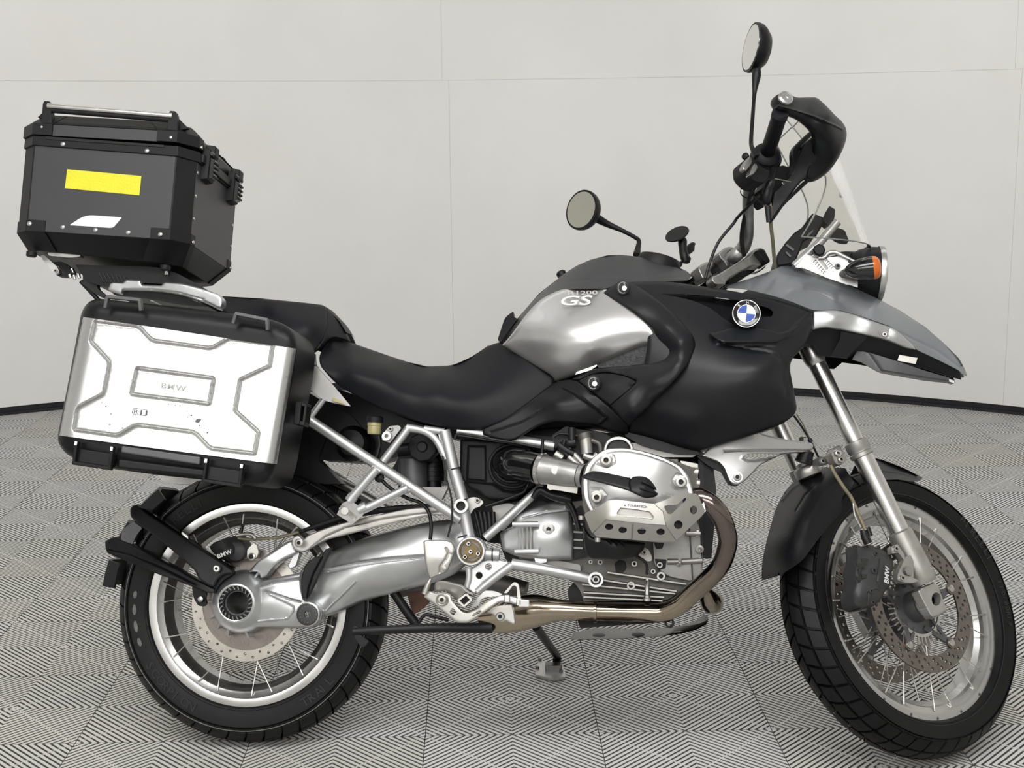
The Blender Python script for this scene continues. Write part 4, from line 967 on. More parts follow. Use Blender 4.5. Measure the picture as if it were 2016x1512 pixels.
P = cW.Bs([(340, 788), (365, 780), (1195, 1085), (1185, 1108), (820, 985)], -.09); obj('beak_trim_strip', G().prism(P, np.array([0, .01, 0])), 'alu', BK)
P = cHd.Bs([(478, 1045), (500, 965), (560, 880), (635, 795), (705, 745), (800, 618), (895, 655), (885, 720), (820, 820), (720, 870), (690, 950), (640, 1060), (560, 1075), (500, 1085)], -.055)
ins = obj('instrument_cluster', G().prism(P, np.array([0, .13, 0])), 'blackm', BK, bev=.004)
for pts in ([(560, 905), (625, 955), (640, 940), (575, 893)], [(560, 970), (600, 1010), (612, 998), (570, 958)], [(720, 845), (790, 790), (800, 760), (740, 810)]): flat(cHd, pts, -.0555, 'fairg', 'cluster_rib', ins, .004)
shell('bracket_arm', cHd, [(890, 630), (940, 555), (1000, 590), (990, 680), (930, 720), (890, 690)], [(890, 630, -.04)], 'blackm', BK, thick=.05, step=12)
shell('bracket_arm', cHd, [(960, 810), (1020, 750), (1080, 770), (1120, 870), (1060, 870), (1010, 850)], [(960, 810, .02)], 'blackm', BK, thick=.03, step=12)
shell('bracket_arm', cHd, [(1010, 965), (1080, 955), (1200, 960), (1300, 900), (1330, 930), (1260, 1000), (1180, 1020)], [(1010, 965, .0)], 'black', BK, thick=.03, step=12)
# --- windscreen
ctrp = [(1600, 205), (1625, 258), (1651, 315), (1673, 374), (1694, 437), (1713, 487)]
edgp = [(1546, 232), (1580, 274), (1613, 320), (1626, 362), (1606, 419), (1578, 466)]
ww = [.10, .125, .14, .15, .15, .145]
C_ = np.array([Bn(x, y, 0) for x, y in ctrp]); E_ = np.array([Bn(x, y, -w_) for (x, y), w_ in zip(edgp, ww)])
C_ = smooth(C_, 4); E_ = smooth(E_, 4)
rows = []; ns = 13
def glassrow(off): return [[C_[i]*(1-s*s)+np.array([E_[i][0], 0, E_[i][2]])*s*s+np.array([0, E_[i][1]*-s, 0])*np.array([1, 1, 1])+np.array([off, 0, 0])-np.array([0, C_[i][1], 0])*(1-s*s) for s in np.linspace(-1, 1, ns)] for i in range(len(C_))]
A_, B_ = glassrow(0), glassrow(-.003); g = G()
rings = [np.array(A_[i]+B_[i][::-1]) for i in range(len(A_))]; g.loft(rings)
scr = obj('windscreen', g, 'glass', BK, ang=50, label='clear curved windscreen')
for k_, e_ in (('n', -1), ('f', 0)): obj('screen_edge', G().tube([A_[i][e_] for i in range(len(A_))], .0016, 8), 'edge', scr)
obj('screen_edge', G().tube(A_[0], .0016, 8), 'edge', scr)
obj('screen_edge', G().tube(A_[-1], .0016, 8), 'edge', scr)
for (x, y) in ((1662, 381),):
    obj('screen_bolt', G().lathe([(.007, 0), (.007, .012), (.004, .013), (0, .013)], Bn(x-6, y+3, -.05), (.8, -.6, 0), 14), 'screwy', BK)
# ================================================================== rack, frame, final drive, engine
def tubes(name, cr, pts, y, r, m='frame', parent=None, sm=5, n=16, label=None, **k):
    P = [cr.B(q[0], q[1], q[2] if len(q) > 2 else y) for q in pts]
    return obj(name, G().tube(P, r, n, sm=sm if len(P) > 2 else 0, **k), m, parent or BK, label=label)
def plate(name, cr, pts, y, th, m, parent=None, bev=.0015, ch=1, holes=(), step=None, label=None, edge=None, creases=(), ctrl=None, q=None):
    g = sheet(cr, pts, ctrl or [(pts[0][0], pts[0][1], y)], thick=th, step=step or 9, ch=ch, holes=holes, edge=edge, creases=creases)
    return obj(name, g, m, parent or BK, label=label, bev=0)
# --- luggage rack and case mounting
rk = shell('luggage_rack', c2, [(412, 100), (420, 60), (440, 50), (510, 55), (530, 34), (625, 38), (635, 68), (765, 72), (785, 50), (900, 58), (1050, 98), (1140, 130), (1168, 160), (1170, 200), (1160, 228), (1130, 226), (1060, 188), (900, 132), (760, 110), (600, 104), (510, 104), (500, 132), (412, 108)],
           [(412, 100, -.12), (625, 60, -.13), (900, 90, -.145), (1160, 180, -.15)], 'cast', BK, thick=.03, step=7, edge=(5, .005), creases=[([(520, 100), (700, 100), (880, 122), (1050, 170)], 1.3, -.002)])
obj('luggage_rack', G().add([(x, -y, z) for x, y, z in [v.co[:] for v in rk.data.vertices]], [tuple(p.vertices)[::-1] for p in rk.data.polygons]), 'cast', BK)
for pts in ([(660, 150), (700, 180), (720, 175), (690, 140)], [(740, 145), (800, 175), (860, 185), (900, 170), (880, 150)], [(900, 160), (960, 185), (1000, 190), (1040, 200), (990, 170)]):
    plate('rack_web', c2, pts, -.08, .16, 'cast', rk, step=14)
plate('rack_base', c2, [(430, 108), (640, 112), (900, 140), (1080, 215), (900, 205), (700, 165), (450, 135)], -.10, .20, 'black', rk)
pl = plate('top_plate', c1, [(510, 1172), (1120, 1190), (1350, 1310), (1440, 1370), (1250, 1310), (850, 1290), (740, 1330), (600, 1290), (545, 1230)], -.12, .24, 'black', BK)
plate('plate_web', c1, [(560, 1210), (660, 1235), (655, 1330), (720, 1385), (690, 1395), (640, 1370), (560, 1300)], -.11, .02, 'satin', pl)
obj('plate_tube', G().tube([c1.B(x, y, -.10) for x, y in ((548, 1285), (610, 1350), (660, 1405), (700, 1440))], .0055, 12, sm=4), 'black', pl)
for k in range(7): obj('plate_rib', G().tube([c1.B(670+k*28, 1225+k*4, -.122), c1.B(700+k*26, 1290, -.122)], .0016, 6), 'satin', pl)
lv = plate('release_lever', c1, [(272, 1112), (300, 1108), (390, 1190), (400, 1225), (370, 1238), (290, 1140)], -.12, .012, 'alu', BK, step=8)
obj('lever_bolt', bolt(c1.B(377, 1214, -.122), .004, .003), 'screwy', lv)
plate('lever_block', c1, [(355, 1155), (420, 1150), (470, 1190), (490, 1225), (430, 1250), (380, 1245), (410, 1215), (400, 1190)], -.105, .03, 'black', BK, step=8)
for x, y in ((470, 1235), (500, 1245), (530, 1238), (487, 1200)): obj('mount_bolt', G().tube([c1.B(x, y, -.10), c1.B(x+8, y+26, -.10)], [.005, .0035], 10), 'steel', BK)
obj('mount_bolt', G().tube([c1.B(1125, 1195, -.13), c1.B(1125, 1242, -.13)], [.004, .0055], 12), 'steel', BK)
for pts in ([(320, 1090), (540, 1100), (545, 1115), (480, 1125), (330, 1110)], [(940, 1122), (1045, 1132), (1050, 1150), (990, 1152)]): plate('case_catch', c1, pts, -.15, .02, 'screwy', BK, step=8)
# --- rear frame tubes
YF_ = -.165
fr = tubes('subframe_tube', c4, [(135, 190), (1010, 765)], YF_, .0120)
tubes('subframe_tube', c4, [(222, 80), (150, 175)], YF_, .0075)
obj('tube_end', G().cyl(c4.B(222, 80, YF_), .0078, .002, c4.B(222, 80, YF_)-c4.B(150, 175, YF_)), 'alu', fr)
tubes('subframe_tube', c4, [(712, 240), (565, 432)], YF_, .0095)
tubes('subframe_tube', c4, [(915, 255), (975, 500), (1020, 650)], YF_, .0135, sm=0)
tubes('subframe_tube', c4, [(1015, 660), (1060, 880)], YF_, .0135)
tubes('subframe_tube', c4, [(700, 238), (790, 255), (850, 290), (890, 345), (925, 420)], YF_, [.0095, .0085, .0085, .0085, .0085])
tubes('subframe_tube', c4, [(1150, 870), (1300, 735), (1480, 570)], YF_+.02, .0105, sm=0)
tubes('subframe_tube', c4, [(990, 255), (1280, 300), (1545, 345)], YF_+.015, .0115, sm=0)
tubes('subframe_tube', c4, [(800, 245), (915, 262)], YF_, .008)
plate('frame_gusset', c4, [(880, 270), (930, 255), (930, 420), (910, 400), (895, 340)], YF_-.002, .008, 'frame', fr)
for x, y in ((978, 470), (1028, 855)): obj('cable_tie', G().ring(c4.B(x, y, YF_), .0155, .0138, .003, c4.B(975, 500, YF_)-c4.B(915, 255, YF_), 24), 'hose', fr)
for (x, y) in ((530, 470), (700, 580)): obj('weld_collar', G().lathe([(.012, -.002), (.014, .002), (.011, .006)], c4.B(x, y, YF_-.004), (0, -1, 0), 20), 'frame', fr)
# pillion footrest bracket
pb = tubes('footrest_stay', c4, [(528, 475), (385, 640)], YF_-.012, .0105)
tubes('footrest_stay', c4, [(705, 582), (470, 700), (430, 715)], YF_-.012, .0095, sm=0)
for a, b in (((395, 628), (372, 660)), ((470, 690), (425, 712))): obj('stay_collar', G().tube([c4.B(*a, YF_-.012), c4.B(*b, YF_-.012)], .0125, 16), 'frame', pb)
pk = plate('footrest_clevis', c4, [(330, 672), (372, 650), (460, 712), (445, 745), (385, 795), (370, 780), (300, 735)], YF_-.02, .006, 'castm', pb, ch=0, step=10)
plate('footrest_clevis', c4, [(330, 672), (372, 650), (460, 712), (445, 745), (385, 795), (370, 780), (300, 735)], YF_+.02, .006, 'castm', pb, ch=0, step=10)
obj('pivot_pin', G().tube([c4.B(345, 715, YF_-.024), c4.B(345, 715, YF_+.03)], .0085, 14), 'castw', pb)
obj('peg_stop', G().bar(c4.B(330, 690, YF_-.002), c4.B(420, 762, YF_-.002), .012, .036), 'castw', pb)
# mounting ears and bushes
plate('mount_ear', c4, [(555, 285), (600, 228), (655, 225), (668, 240), (605, 325), (560, 310)], YF_-.004, .008, 'castm', BK, ch=1, step=8)
obj('mount_bush', G().ring(c4.B(587, 287, YF_-.012), .0098, .005, .008), 'alu', BK)
obj('mount_bolt', bolt(c4.B(608, 246, YF_-.006), .0055, .004), 'screwy', BK)
ej = obj('frame_boss', G().ring(c4.B(1017, 687, YF_-.018), .0155, .0105, .024, n=36), 'alu', BK)
obj('boss_plug', G().cyl(c4.B(1017, 687, YF_-.01), .0105, .004, n=30), 'hose', ej)
plate('gearbox_bracket', c4, [(1040, 650), (1075, 635), (1115, 640), (1140, 665), (1120, 690), (1085, 700), (1060, 740)], YF_+.012, .008, 'castw', BK)
obj('mount_bolt', bolt(c4.B(1105, 655, YF_+.008), .006, .004), 'screwy', BK)
# --- exhaust muffler on the far side, seen through the frame
mf = obj('muffler', G().tube([c4.B(40, 480, .20), c4.B(250, 600, .20), c4.B(420, 715, .20)], .052, 26), 'black', BK)
plate('heat_shield', c4, [(125, 570), (170, 538), (380, 625), (350, 700), (290, 755), (165, 650)], .13, .012, 'blackm', mf, ch=0)
flat(c4, [(130, 575), (165, 590), (180, 625), (155, 640), (128, 600)], .129, 'castw', 'shield_tip', mf, .003)
for k in range(14): obj('shield_tooth', G().box(c4.B(178+k*15, 535+k*8, .13), (.002, .006, .005)), 'blackm', mf)
tubes('exhaust_pipe', c4, [(200, 500), (330, 560), (480, 640), (600, 715)], .15, .013, 'castw')
obj('muffler_end', sheet(cRg, [(670, 25), (900, 50), (1180, 85), (1100, 118), (1030, 132), (900, 128), (770, 118), (700, 80)], [(670, 25, .16)], thick=.09, step=14), 'screwy', mf)
plate('muffler_bracket', cRg, [(1130, 85), (1200, 95), (1060, 170), (930, 225), (900, 215), (1050, 130)], .10, .01, 'black', mf)
# --- dark equipment behind the rear frame
plate('battery_box', c4, [(215, 60), (300, 15), (430, 60), (560, 130), (720, 200), (900, 255), (905, 560), (800, 575), (660, 545), (600, 500), (660, 400), (560, 430), (500, 440), (330, 430), (200, 420), (180, 300)], .04, .10, 'black', BK, step=16)
plate('inner_mudguard', c4, [(-60, 40), (110, 20), (240, 100), (380, 160), (450, 250), (330, 300), (250, 260), (190, 420), (330, 560), (180, 560), (30, 490), (-80, 430)], .02, .06, 'black', BK, step=16)
obj('canister', G().lathe([(0, -.03), (.03, -.024), (.042, 0), (.042, .05), (.03, .07), (0, .075)], c4.B(415, 335, .02), (0, -1, 0), 30), 'black', BK)
obj('servo_canister', G().lathe([(0, -.02), (.03, -.02), (.036, -.01), (.036, .01), (.033, .02), (.012, .024), (.012, .028), (0, .028)], c4.B(797, 352, -.10), (0, -1, 0), 9), 'blackm', BK, bev=.002)
obj('servo_arm', G().tube([c4.B(797, 352, -.09), c4.B(650, 370, -.09)], .015, 14), 'black', BK)
sh_ = obj('shock_reservoir', G().tube([c4.B(735, 420, -.05), c4.B(735, 600, -.05)], .034, 22), 'fairg', BK)
for k in range(5): obj('shock_spring_coil', G().ring(c4.B(850, 440+k*26, -.02), .028, .02, .01, c4.B(850, 440, -.02)-c4.B(850, 540, -.02), 24), 'black', sh_)
obj('shock_body', G().tube([c4.B(850, 400, -.02), c4.B(850, 640, -.02)], .021, 18), 'black', sh_)
fl = obj('fluid_pot', G().lathe([(.0145, 0), (.0155, .004), (.0155, .018), (.0165, .019), (.0165, .026)], c4.B(513, 275, -.135), (.02, 0, 1), 24), 'fluid', BK, label='yellowish brake fluid pot')
obj('pot_cap', G().lathe([(.0195, 0), (.0195, .012), (.0165, .015), (0, .015)], c4.B(517, 210, -.135), (.02, 0, 1), 20), 'blackm', fl)
tubes('brake_hose', c4, [(540, 285), (545, 340), (530, 400), (520, 430)], -.14, .0045, 'hose')
tubes('brake_hose', c4, [(540, 520), (600, 580), (700, 640), (780, 670), (825, 720), (840, 800), (835, 880)], -.15, .0042, 'hose')
obj('hose_clip', G().lathe([(.011, 0), (.011, .008), (.008, .01), (0, .01)], c4.B(545, 525, -.15), (0, -1, 0), 14), 'hose', BK)
tubes('brake_pipe', c4, [(905, 400), (925, 520), (955, 640), (958, 760), (935, 865)], YF_-.016, .0022, 'hose')
plate('white_tank', c4, [(785, 578), (935, 580), (900, 650), (870, 640)], -.08, .03, 'castm', BK)
# --- swing arm / final drive
sw_out = [(596, 1182), (606, 1118), (640, 1092), (700, 1064), (760, 1046), (830, 1030), (880, 1022), (915, 1022), (935, 1050), (925, 1100), (895, 1130), (850, 1149), (780, 1166), (720, 1182), (660, 1208), (636, 1216), (622, 1196)]
sw = shell('swing_arm', PX, sw_out, [(606, 1118, -.085), (640, 1092, -.08), (760, 1046, -.08), (880, 1022, -.085), (935, 1050, -.09), (925, 1100, -.10), (850, 1149, -.085), (720, 1182, -.085), (636, 1216, -.095), (596, 1182, -.09), (680, 1100, -.112), (760, 1075, -.118), (840, 1055, -.118), (700, 1135, -.128), (780, 1120, -.13), (850, 1105, -.128), (660, 1165, -.12), (760, 1148, -.112)], 'cast', BK, thick=.05, step=8, edge=(10, .012),
           creases=[([(628, 1123), (700, 1108), (770, 1098), (840, 1092)], 1.8, .0035), ([(628, 1130), (700, 1115), (770, 1105), (840, 1098)], 1.2, -.003), ([(700, 1145), (665, 1180), (640, 1205)], 1.5, .003)])
hc = c3.B(703, 710, -.15)
fd = obj('final_drive', G().lathe([(.052, -.10), (.068, -.095), (.073, -.075), (.073, -.055), (.068, -.035), (.058, -.015), (.047, -.004), (.0435, 0), (.040, .0), (.040, -.012), (.034, -.014), (.0300, -.014), (.0285, -.05), (.0285, -.10)], hc, (0, -1, 0), 64, closed=True), 'cast', BK, ang=30)
obj('hub_ring', G().lathe([(.0425, 0), (.0425, .003), (.0405, .0038), (.0385, .003), (.0385, -.004)], hc, (0, -1, 0), 64, closed=True), 'alu', fd)
obj('hub_spline', G().ring(hc+np.array([0, .012, 0]), .0395, .0285, .010, n=48), 'black', fd)
for k in range(22):
    a = 2*math.pi*k/22; obj('spline_tooth', G().box(hc+np.array([.034*math.cos(a), -.001, .034*math.sin(a)]), (.0045, .0025, .0017), [(math.cos(a+.5), 0, math.sin(a+.5)), (0, 1, 0), (-math.sin(a+.5), 0, math.cos(a+.5))]), 'dsteel', fd, bev=.0006)
obj('hub_tube', G().lathe([(.0285, 0), (.0285, -.24), (.0255, -.24), (.0255, 0)], hc+np.array([0, .012, 0]), (0, -1, 0), 40, closed=True), 'fairg', fd)
for x, y in ((557, 700), (563, 790), (600, 845), (655, 885), (768, 893), (700, 555), (815, 565)):
    d = c3.B(x, y, -.10)-hc; d[1] = 0; d = nrm(d); t = np.array([-d[2], 0, d[0]])
    q = hc+np.array([0, .045, 0])
    g = G(); g.add([q+d*.040+np.array([0, -.03, 0]), q+d*.081+np.array([0, .012, 0]), q+d*.081+np.array([0, .04, 0]), q+d*.04+np.array([0, .045, 0])]*1, [])
    P = [q+d*.042+np.array([0, -.035, 0]), q+d*.083+np.array([0, .0, 0]), q+d*.083+np.array([0, .045, 0]), q+d*.042+np.array([0, .045, 0])]
    g = G(); g.prism(np.array(P)-t*.003, t*.006); obj('casting_fin', g, 'cast', fd, bev=.002)
shell('drive_arm', c3, [(800, 612), (900, 585), (1022, 560), (1022, 620), (1040, 692), (1090, 700), (1122, 730), (1130, 770), (1112, 808), (1075, 828), (1040, 832), (780, 826), (800, 780), (822, 720), (818, 660)],
      [(800, 612, -.12), (1022, 560, -.105), (1040, 692, -.128), (1130, 770, -.125), (1040, 832, -.12), (780, 826, -.12), (820, 700, -.138), (930, 720, -.14), (1053, 765, -.142), (900, 630, -.135)], 'cast', BK, thick=.05, step=7, edge=(5, .006),
      creases=[([(850, 655), (900, 668), (980, 695), (1020, 705)], 1.8, .0035), ([(870, 668), (950, 705), (985, 725), (985, 745), (955, 785), (800, 800)], 1.6, .003), ([(800, 640), (900, 610), (1015, 590)], 2, .003)])
da = bpy.data.objects['drive_arm']
obj('arm_pivot', G().lathe([(.0275, -.01), (.0275, .004), (.0245, .0055), (.0235, .002)], c3.B(1053, 765, -.142), (0, -1, 0), 40), 'alu', da)
obj('pivot_cap', G().lathe([(.0235, 0), (.0235, .005), (.021, .006), (.008, .0055), (.007, .002), (0, .002)], c3.B(1053, 765, -.142), (0, -1, 0), 30), 'cal', da, label='black pivot cap')
for k in range(16): a = 2*math.pi*k/16; obj('cap_knurl', G().cyl(c3.B(1053, 765, -.148)+np.array([.0185*math.cos(a), 0, .0185*math.sin(a)]), .0012, .0008, n=8), 'dsteel', da)
shell('torque_link_arm', c3, [(766, 558), (800, 515), (870, 462), (965, 405), (1000, 420), (1000, 468), (930, 500), (880, 540), (850, 582), (825, 590), (812, 560)], [(766, 558, -.12), (812, 570, -.12), (965, 420, -.115), (870, 510, -.13)], 'cast', BK, thick=.04, step=7, edge=(5, .006))
shell('torque_link_arm', c3, [(990, 462), (1012, 466), (992, 530), (965, 540), (960, 528)], [(990, 462, -.10)], 'cast', BK, thick=.03, step=8)
ta = [(597, 1063), (606, 1054), (640, 1040), (700, 1022), (760, 1011), (800, 1001), (850, 997), (882, 998), (884, 1016), (850, 1014), (800, 1024), (760, 1033), (700, 1048), (640, 1063), (610, 1080), (602, 1086), (590, 1087), (579, 1082), (573, 1070), (576, 1058), (586, 1053)]
tq = shell('torque_arm', PX, ta, [(597, 1063, -.142), (880, 1005, -.11)], 'castw', BK, thick=.018, step=6, edge=(3, .002), creases=[([(612, 1078), (640, 1056), (680, 1038)], 1.2, -.0015), ([(680, 1038), (760, 1020), (870, 1006)], 1.2, -.0015)])
obj('torque_bolt', bolt(c3.B(1010, 417, -.146), .0098, .004, hexr=.004), 'screwy', tq)
tubes('brake_line_cover', PX, [(588, 1048), (640, 1030), (700, 1013), (780, 1001), (850, 997)], -.10, [.004, .0065, .007, .007, .006], 'blackm')
shell('rubber_boot', cRh, [(1015, 560), (1110, 480), (1175, 488), (1210, 410), (1278, 385), (1280, 410), (1230, 500), (1120, 740), (1035, 905), (985, 890), (972, 790), (975, 680)], [(1015, 560, -.13), (1210, 410, -.115), (1280, 400, -.11), (1035, 905, -.135), (985, 800, -.135), (1100, 650, -.128)], 'blackm', BK, thick=.01, step=7, edge=(3, .002), creases=[([(1180, 490), (1090, 660), (1045, 800), (1030, 900)], 1.4, -.004)])
# --- black mudguard and stays behind the rear wheel
def angp(cr, x, y): p = cr.B(x, y, 0); return math.atan2(p[2]-RRW, p[0]), math.hypot(p[0], p[2]-RRW)
a1, r1 = angp(cRg, 745, 112); a2, r2 = angp(cRg, 200, 700); a3, r3 = angp(cRg, 60, 1060); a4, r4 = angp(cRg, 35, 1220)
mg = None
for (b0, b1) in ((a1, angp(cRg, 420, 400)[0]), (angp(cRg, 370, 470)[0], a2), (angp(cRg, 100, 900)[0] % (2*math.pi), a4 % (2*math.pi))):
    rr = .347
    g = G(); V = []; nn = 14
    prof = [(rr-.035, -.088), (rr-.006, -.084), (rr+.003, -.06), (rr+.004, 0), (rr+.003, .06), (rr-.006, .084), (rr-.035, .088), (rr-.038, .084), (rr-.012, .079), (rr-.004, .055), (rr-.003, 0), (rr-.004, -.055), (rr-.012, -.079), (rr-.038, -.084)]
    rings = []
    for k in range(nn+1):
        t = b0+(b1-b0)*k/nn; rings.append(np.array([[r*math.cos(t), y, RRW+r*math.sin(t)] for r, y in prof]))
    g.loft(rings); o = obj('mudguard', g, 'satin', BK if mg is None else mg, ang=50); mg = mg or o
shell('mudguard_stay', cRg, [(372, 395), (400, 365), (450, 350), (480, 395), (700, 545), (960, 715), (1280, 925), (1500, 1078), (1490, 1112), (1385, 1130), (1320, 1190), (1285, 1262), (1230, 1245), (1125, 1175), (1090, 1090), (980, 985), (860, 880), (640, 700), (430, 548), (372, 480)],
      [(372, 395, -.095), (450, 350, -.085), (960, 740, -.145), (1500, 1078, -.165), (1285, 1262, -.168), (640, 700, -.125), (430, 548, -.105), (1100, 1000, -.16)], 'satin', BK, thick=.022, step=8, edge=(4, .003))
shell('mudguard_stay', cRg, [(480, 395), (540, 400), (940, 685), (1300, 930), (1500, 1055), (1500, 1080), (1280, 925), (960, 715), (700, 545)], [(480, 395, -.08), (1500, 1060, -.14), (940, 690, -.12)], 'blackg', BK, thick=.03, step=9)
shell('mudguard_stay', cRg, [(95, 758), (150, 725), (215, 705), (280, 748), (400, 800), (600, 905), (900, 1065), (1100, 1180), (1230, 1235), (1310, 1280), (1300, 1325), (1210, 1330), (1100, 1275), (900, 1200), (600, 1095), (350, 985), (200, 925), (120, 890), (98, 830)],
      [(95, 758, -.09), (215, 705, -.08), (600, 905, -.125), (1230, 1240, -.155), (1300, 1325, -.16), (900, 1200, -.15), (350, 985, -.125), (120, 890, -.105), (600, 1000, -.135)], 'black', BK, thick=.03, step=8, edge=(4, .003), creases=[([(120, 850), (350, 900), (700, 1040), (1100, 1240)], 1.5, -.003)])
st_ = bpy.data.objects['mudguard_stay']
obj('stay_bolt', G().sock([(.0085, 0), (.0085, .003), (.0065, .0055), (.0035, .0055), (.0035, .002), (0, .002)], cRg.B(1328, 1060, -.172), (0, -1, 0), 24), 'alu', st_)
obj('stay_bolt', G().lathe([(.006, 0), (.006, .003), (.003, .0045), (0, .0045)], cRg.B(1148, 1398, -.14), (0, -1, 0), 20), 'alu', st_)
shell('drive_cradle', cRg, [(1500, 1090), (1490, 1130), (1390, 1190), (1330, 1270), (1300, 1340), (1270, 1300), (1290, 1240), (1330, 1180), (1385, 1125), (1440, 1095)], [(1500, 1090, -.15), (1300, 1340, -.15)], 'black', BK, thick=.03, step=8)
shell('sensor_bracket', cRg, [(1050, 1260), (1110, 1270), (1215, 1335), (1200, 1390), (1215, 1450), (1185, 1480), (1120, 1470), (1070, 1390)], [(1050, 1260, -.13)], 'black', BK, thick=.01, step=9)
plate('hugger_inner', cRg, [(280, 640), (400, 540), (505, 612), (440, 690), (395, 795), (270, 745)], -.088, .006, 'fairg', mg or BK)
plate('number_plate_lamp', cRg, [(720, 925), (785, 835), (830, 850), (760, 940)], -.03, .02, 'alu', BK, step=8)
# rear caliper
rcal = shell('rear_caliper', cRh, [(62, 385), (110, 340), (250, 290), (300, 280), (340, 265), (385, 300), (420, 360), (425, 430), (390, 505), (330, 530), (270, 545), (180, 505), (90, 440)], [(62, 385, -.095), (340, 265, -.09), (330, 530, -.10), (250, 420, -.145)], 'cal', BK, thick=.05, step=7, edge=(5, .006))
obj('piston_boss', G().lathe([(.022, 0), (.022, .008), (.018, .011), (0, .011)], cRh.B(330, 430, -.115), (0, -1, 0), 24), 'cal', rcal)
btext(cRh, 'caliper_lettering', 'BMW', (150, 502), (292, 448), (130, 465), -.1555, 'white', rcal, .001, sp=1.05, off=.02)
obj('banjo_fitting', G().tube([cRh.B(370, 250, -.10), cRh.B(385, 195, -.10)], [.006, .004], 12), 'hose', rcal)
tubes('brake_hose', cRh, [(345, 300), (420, 310), (550, 308), (760, 290), (950, 240)], -.105, .0035, 'olive')
tubes('brake_hose', cRh, [(330, 275), (410, 260), (480, 265), (520, 305)], -.11, .004, 'castw')
shell('caliper_bracket', cRh, [(430, 420), (500, 350), (530, 370), (550, 440), (525, 500), (480, 520), (440, 500)], [(430, 420, -.11)], 'plate', rcal, thick=.012, step=7)
obj('bracket_bush', G().sock([(.0085, 0), (.0085, .004), (.0055, .005), (.005, .001), (0, .001)], cRh.B(483, 483, -.112), (0, -1, 0), 24), 'alu', rcal)
obj('bleed_nipple', G().tube([cRh.B(380, 190, -.10), cRh.B(405, 165, -.10)], .0035, 10), 'hose', rcal)
# --- pivot and footrest group
pv = c4.B(1067, 945, -.205)
pd = obj('frame_pivot', G().lathe([(.032, -.05), (.032, 0), (.0305, .002), (.027, .002), (.0265, -.004)], pv, (0, -1, 0), 48), 'frame', BK)
obj('pivot_cover', G().lathe([(.0265, -.004), (.0225, -.002), (.022, -.005), (.0165, -.005), (.016, -.002), (0, -.002)], pv, (0, -1, 0), 40), 'brown', pd, label='brown pivot cover')
for x, y in ((883, 75), (1018, 215), (832, 262), (912, 188)): obj('cover_bolt', bolt(cF.B(x, y, -.206), .0048, .004), 'steel', pd)
shell('heel_guard', cF, [(238, 50), (262, 28), (400, 18), (530, 20), (640, 48), (672, 90), (692, 170), (660, 270), (580, 470), (480, 510), (345, 570), (318, 540), (262, 330)], [(238, 50, -.198), (692, 170, -.196), (345, 570, -.198), (450, 250, -.205)], 'plate', BK, thick=.004, step=7, edge=(4, .003), creases=[([(560, 130), (600, 200), (560, 300), (480, 400), (470, 500)], 2, -.003)])
hg = bpy.data.objects['heel_guard']
for x, y in ((635, 185), (540, 425)): obj('guard_bolt', G().lathe([(.0052, 0), (.0048, .003), (.0025, .0038), (0, .0035)], cF.B(x, y, -.206), (0, -1, 0), 18), 'castw', hg)
shell('footrest_bracket', cF, [(855, 430), (940, 420), (1080, 310), (1250, 290), (1420, 330), (1500, 345), (1518, 380), (1440, 420), (1300, 470), (1060, 640), (1040, 720), (960, 790), (900, 740), (820, 700), (860, 640)], [(855, 430, -.19), (1500, 345, -.185), (900, 740, -.195)], 'frame', BK, thick=.01, step=7, edge=(3, .002),
      holes=[[(1165+50*math.cos(a), 400+52*math.sin(a)) for a in np.linspace(0, 6.28, 16, endpoint=False)], [(1032+50*math.cos(a), 525+52*math.sin(a)) for a in np.linspace(0, 6.28, 16, endpoint=False)]])
fb = bpy.data.objects['footrest_bracket']
tubes('bracket_tube', cF, [(1500, 375), (1300, 520), (1100, 680), (1010, 760)], -.19, .0095, 'frame', fb)
tubes('bracket_tube', cF, [(885, 420), (890, 560), (860, 700)], -.19, .0075, 'frame', fb)
# footrest and brake pedal
pg = obj('footrest', G().tube([cF.B(840, 870, -.185), cF.B(840, 870, -.30)], .0165, 4), 'blackm', BK)
for a, b in (((735, 880), (850, 790)), ((850, 790), (925, 870)), ((925, 870), (820, 960)), ((820, 960), (735, 880))): obj('footrest_frame', G().bar(cF.B(*a, -.31), cF.B(*b, -.31), .004, .008), 'plate', pg)
shell('footrest_plate', cF, [(400, 640), (450, 600), (550, 600), (700, 640), (790, 660), (860, 740), (960, 820), (850, 800), (740, 900), (620, 790), (560, 740), (470, 760), (395, 760)], [(400, 640, -.205), (960, 820, -.23), (700, 700, -.22)], 'castw', BK, thick=.014, step=7, edge=(4, .004))
pd_ = shell('brake_pedal', cF, [(325, 745), (400, 775), (440, 770), (560, 770), (625, 800), (640, 880), (720, 960), (800, 1035), (860, 1045), (960, 1000), (1200, 860), (1330, 805), (1420, 800), (1700, 870), (1725, 895), (1700, 980), (1560, 940), (1420, 905), (1330, 900), (1250, 950), (1090, 1060), (940, 1165), (860, 1200), (740, 1195), (680, 1170), (560, 1070), (440, 970), (310, 870), (240, 825)],
      [(325, 745, -.22), (640, 880, -.235), (860, 1100, -.245), (1330, 850, -.25), (1700, 920, -.25), (440, 970, -.228)], 'plate', BK, thick=.009, step=7, edge=(4, .003), holes=[[(612, 1040), (655, 980), (715, 1040), (670, 1095), (640, 1080)], [(930, 1085), (1040, 1010), (1065, 1030), (1040, 1060), (940, 1108)]])
obj('pedal_pivot', G().sock([(.0138, 0), (.0138, .004), (.0115, .0055), (.009, .004), (.0085, .006), (.0045, .0065), (.004, .004), (0, .004)], cF.B(508, 868, -.232), (0, -1, 0), 32), 'castw', pd_)
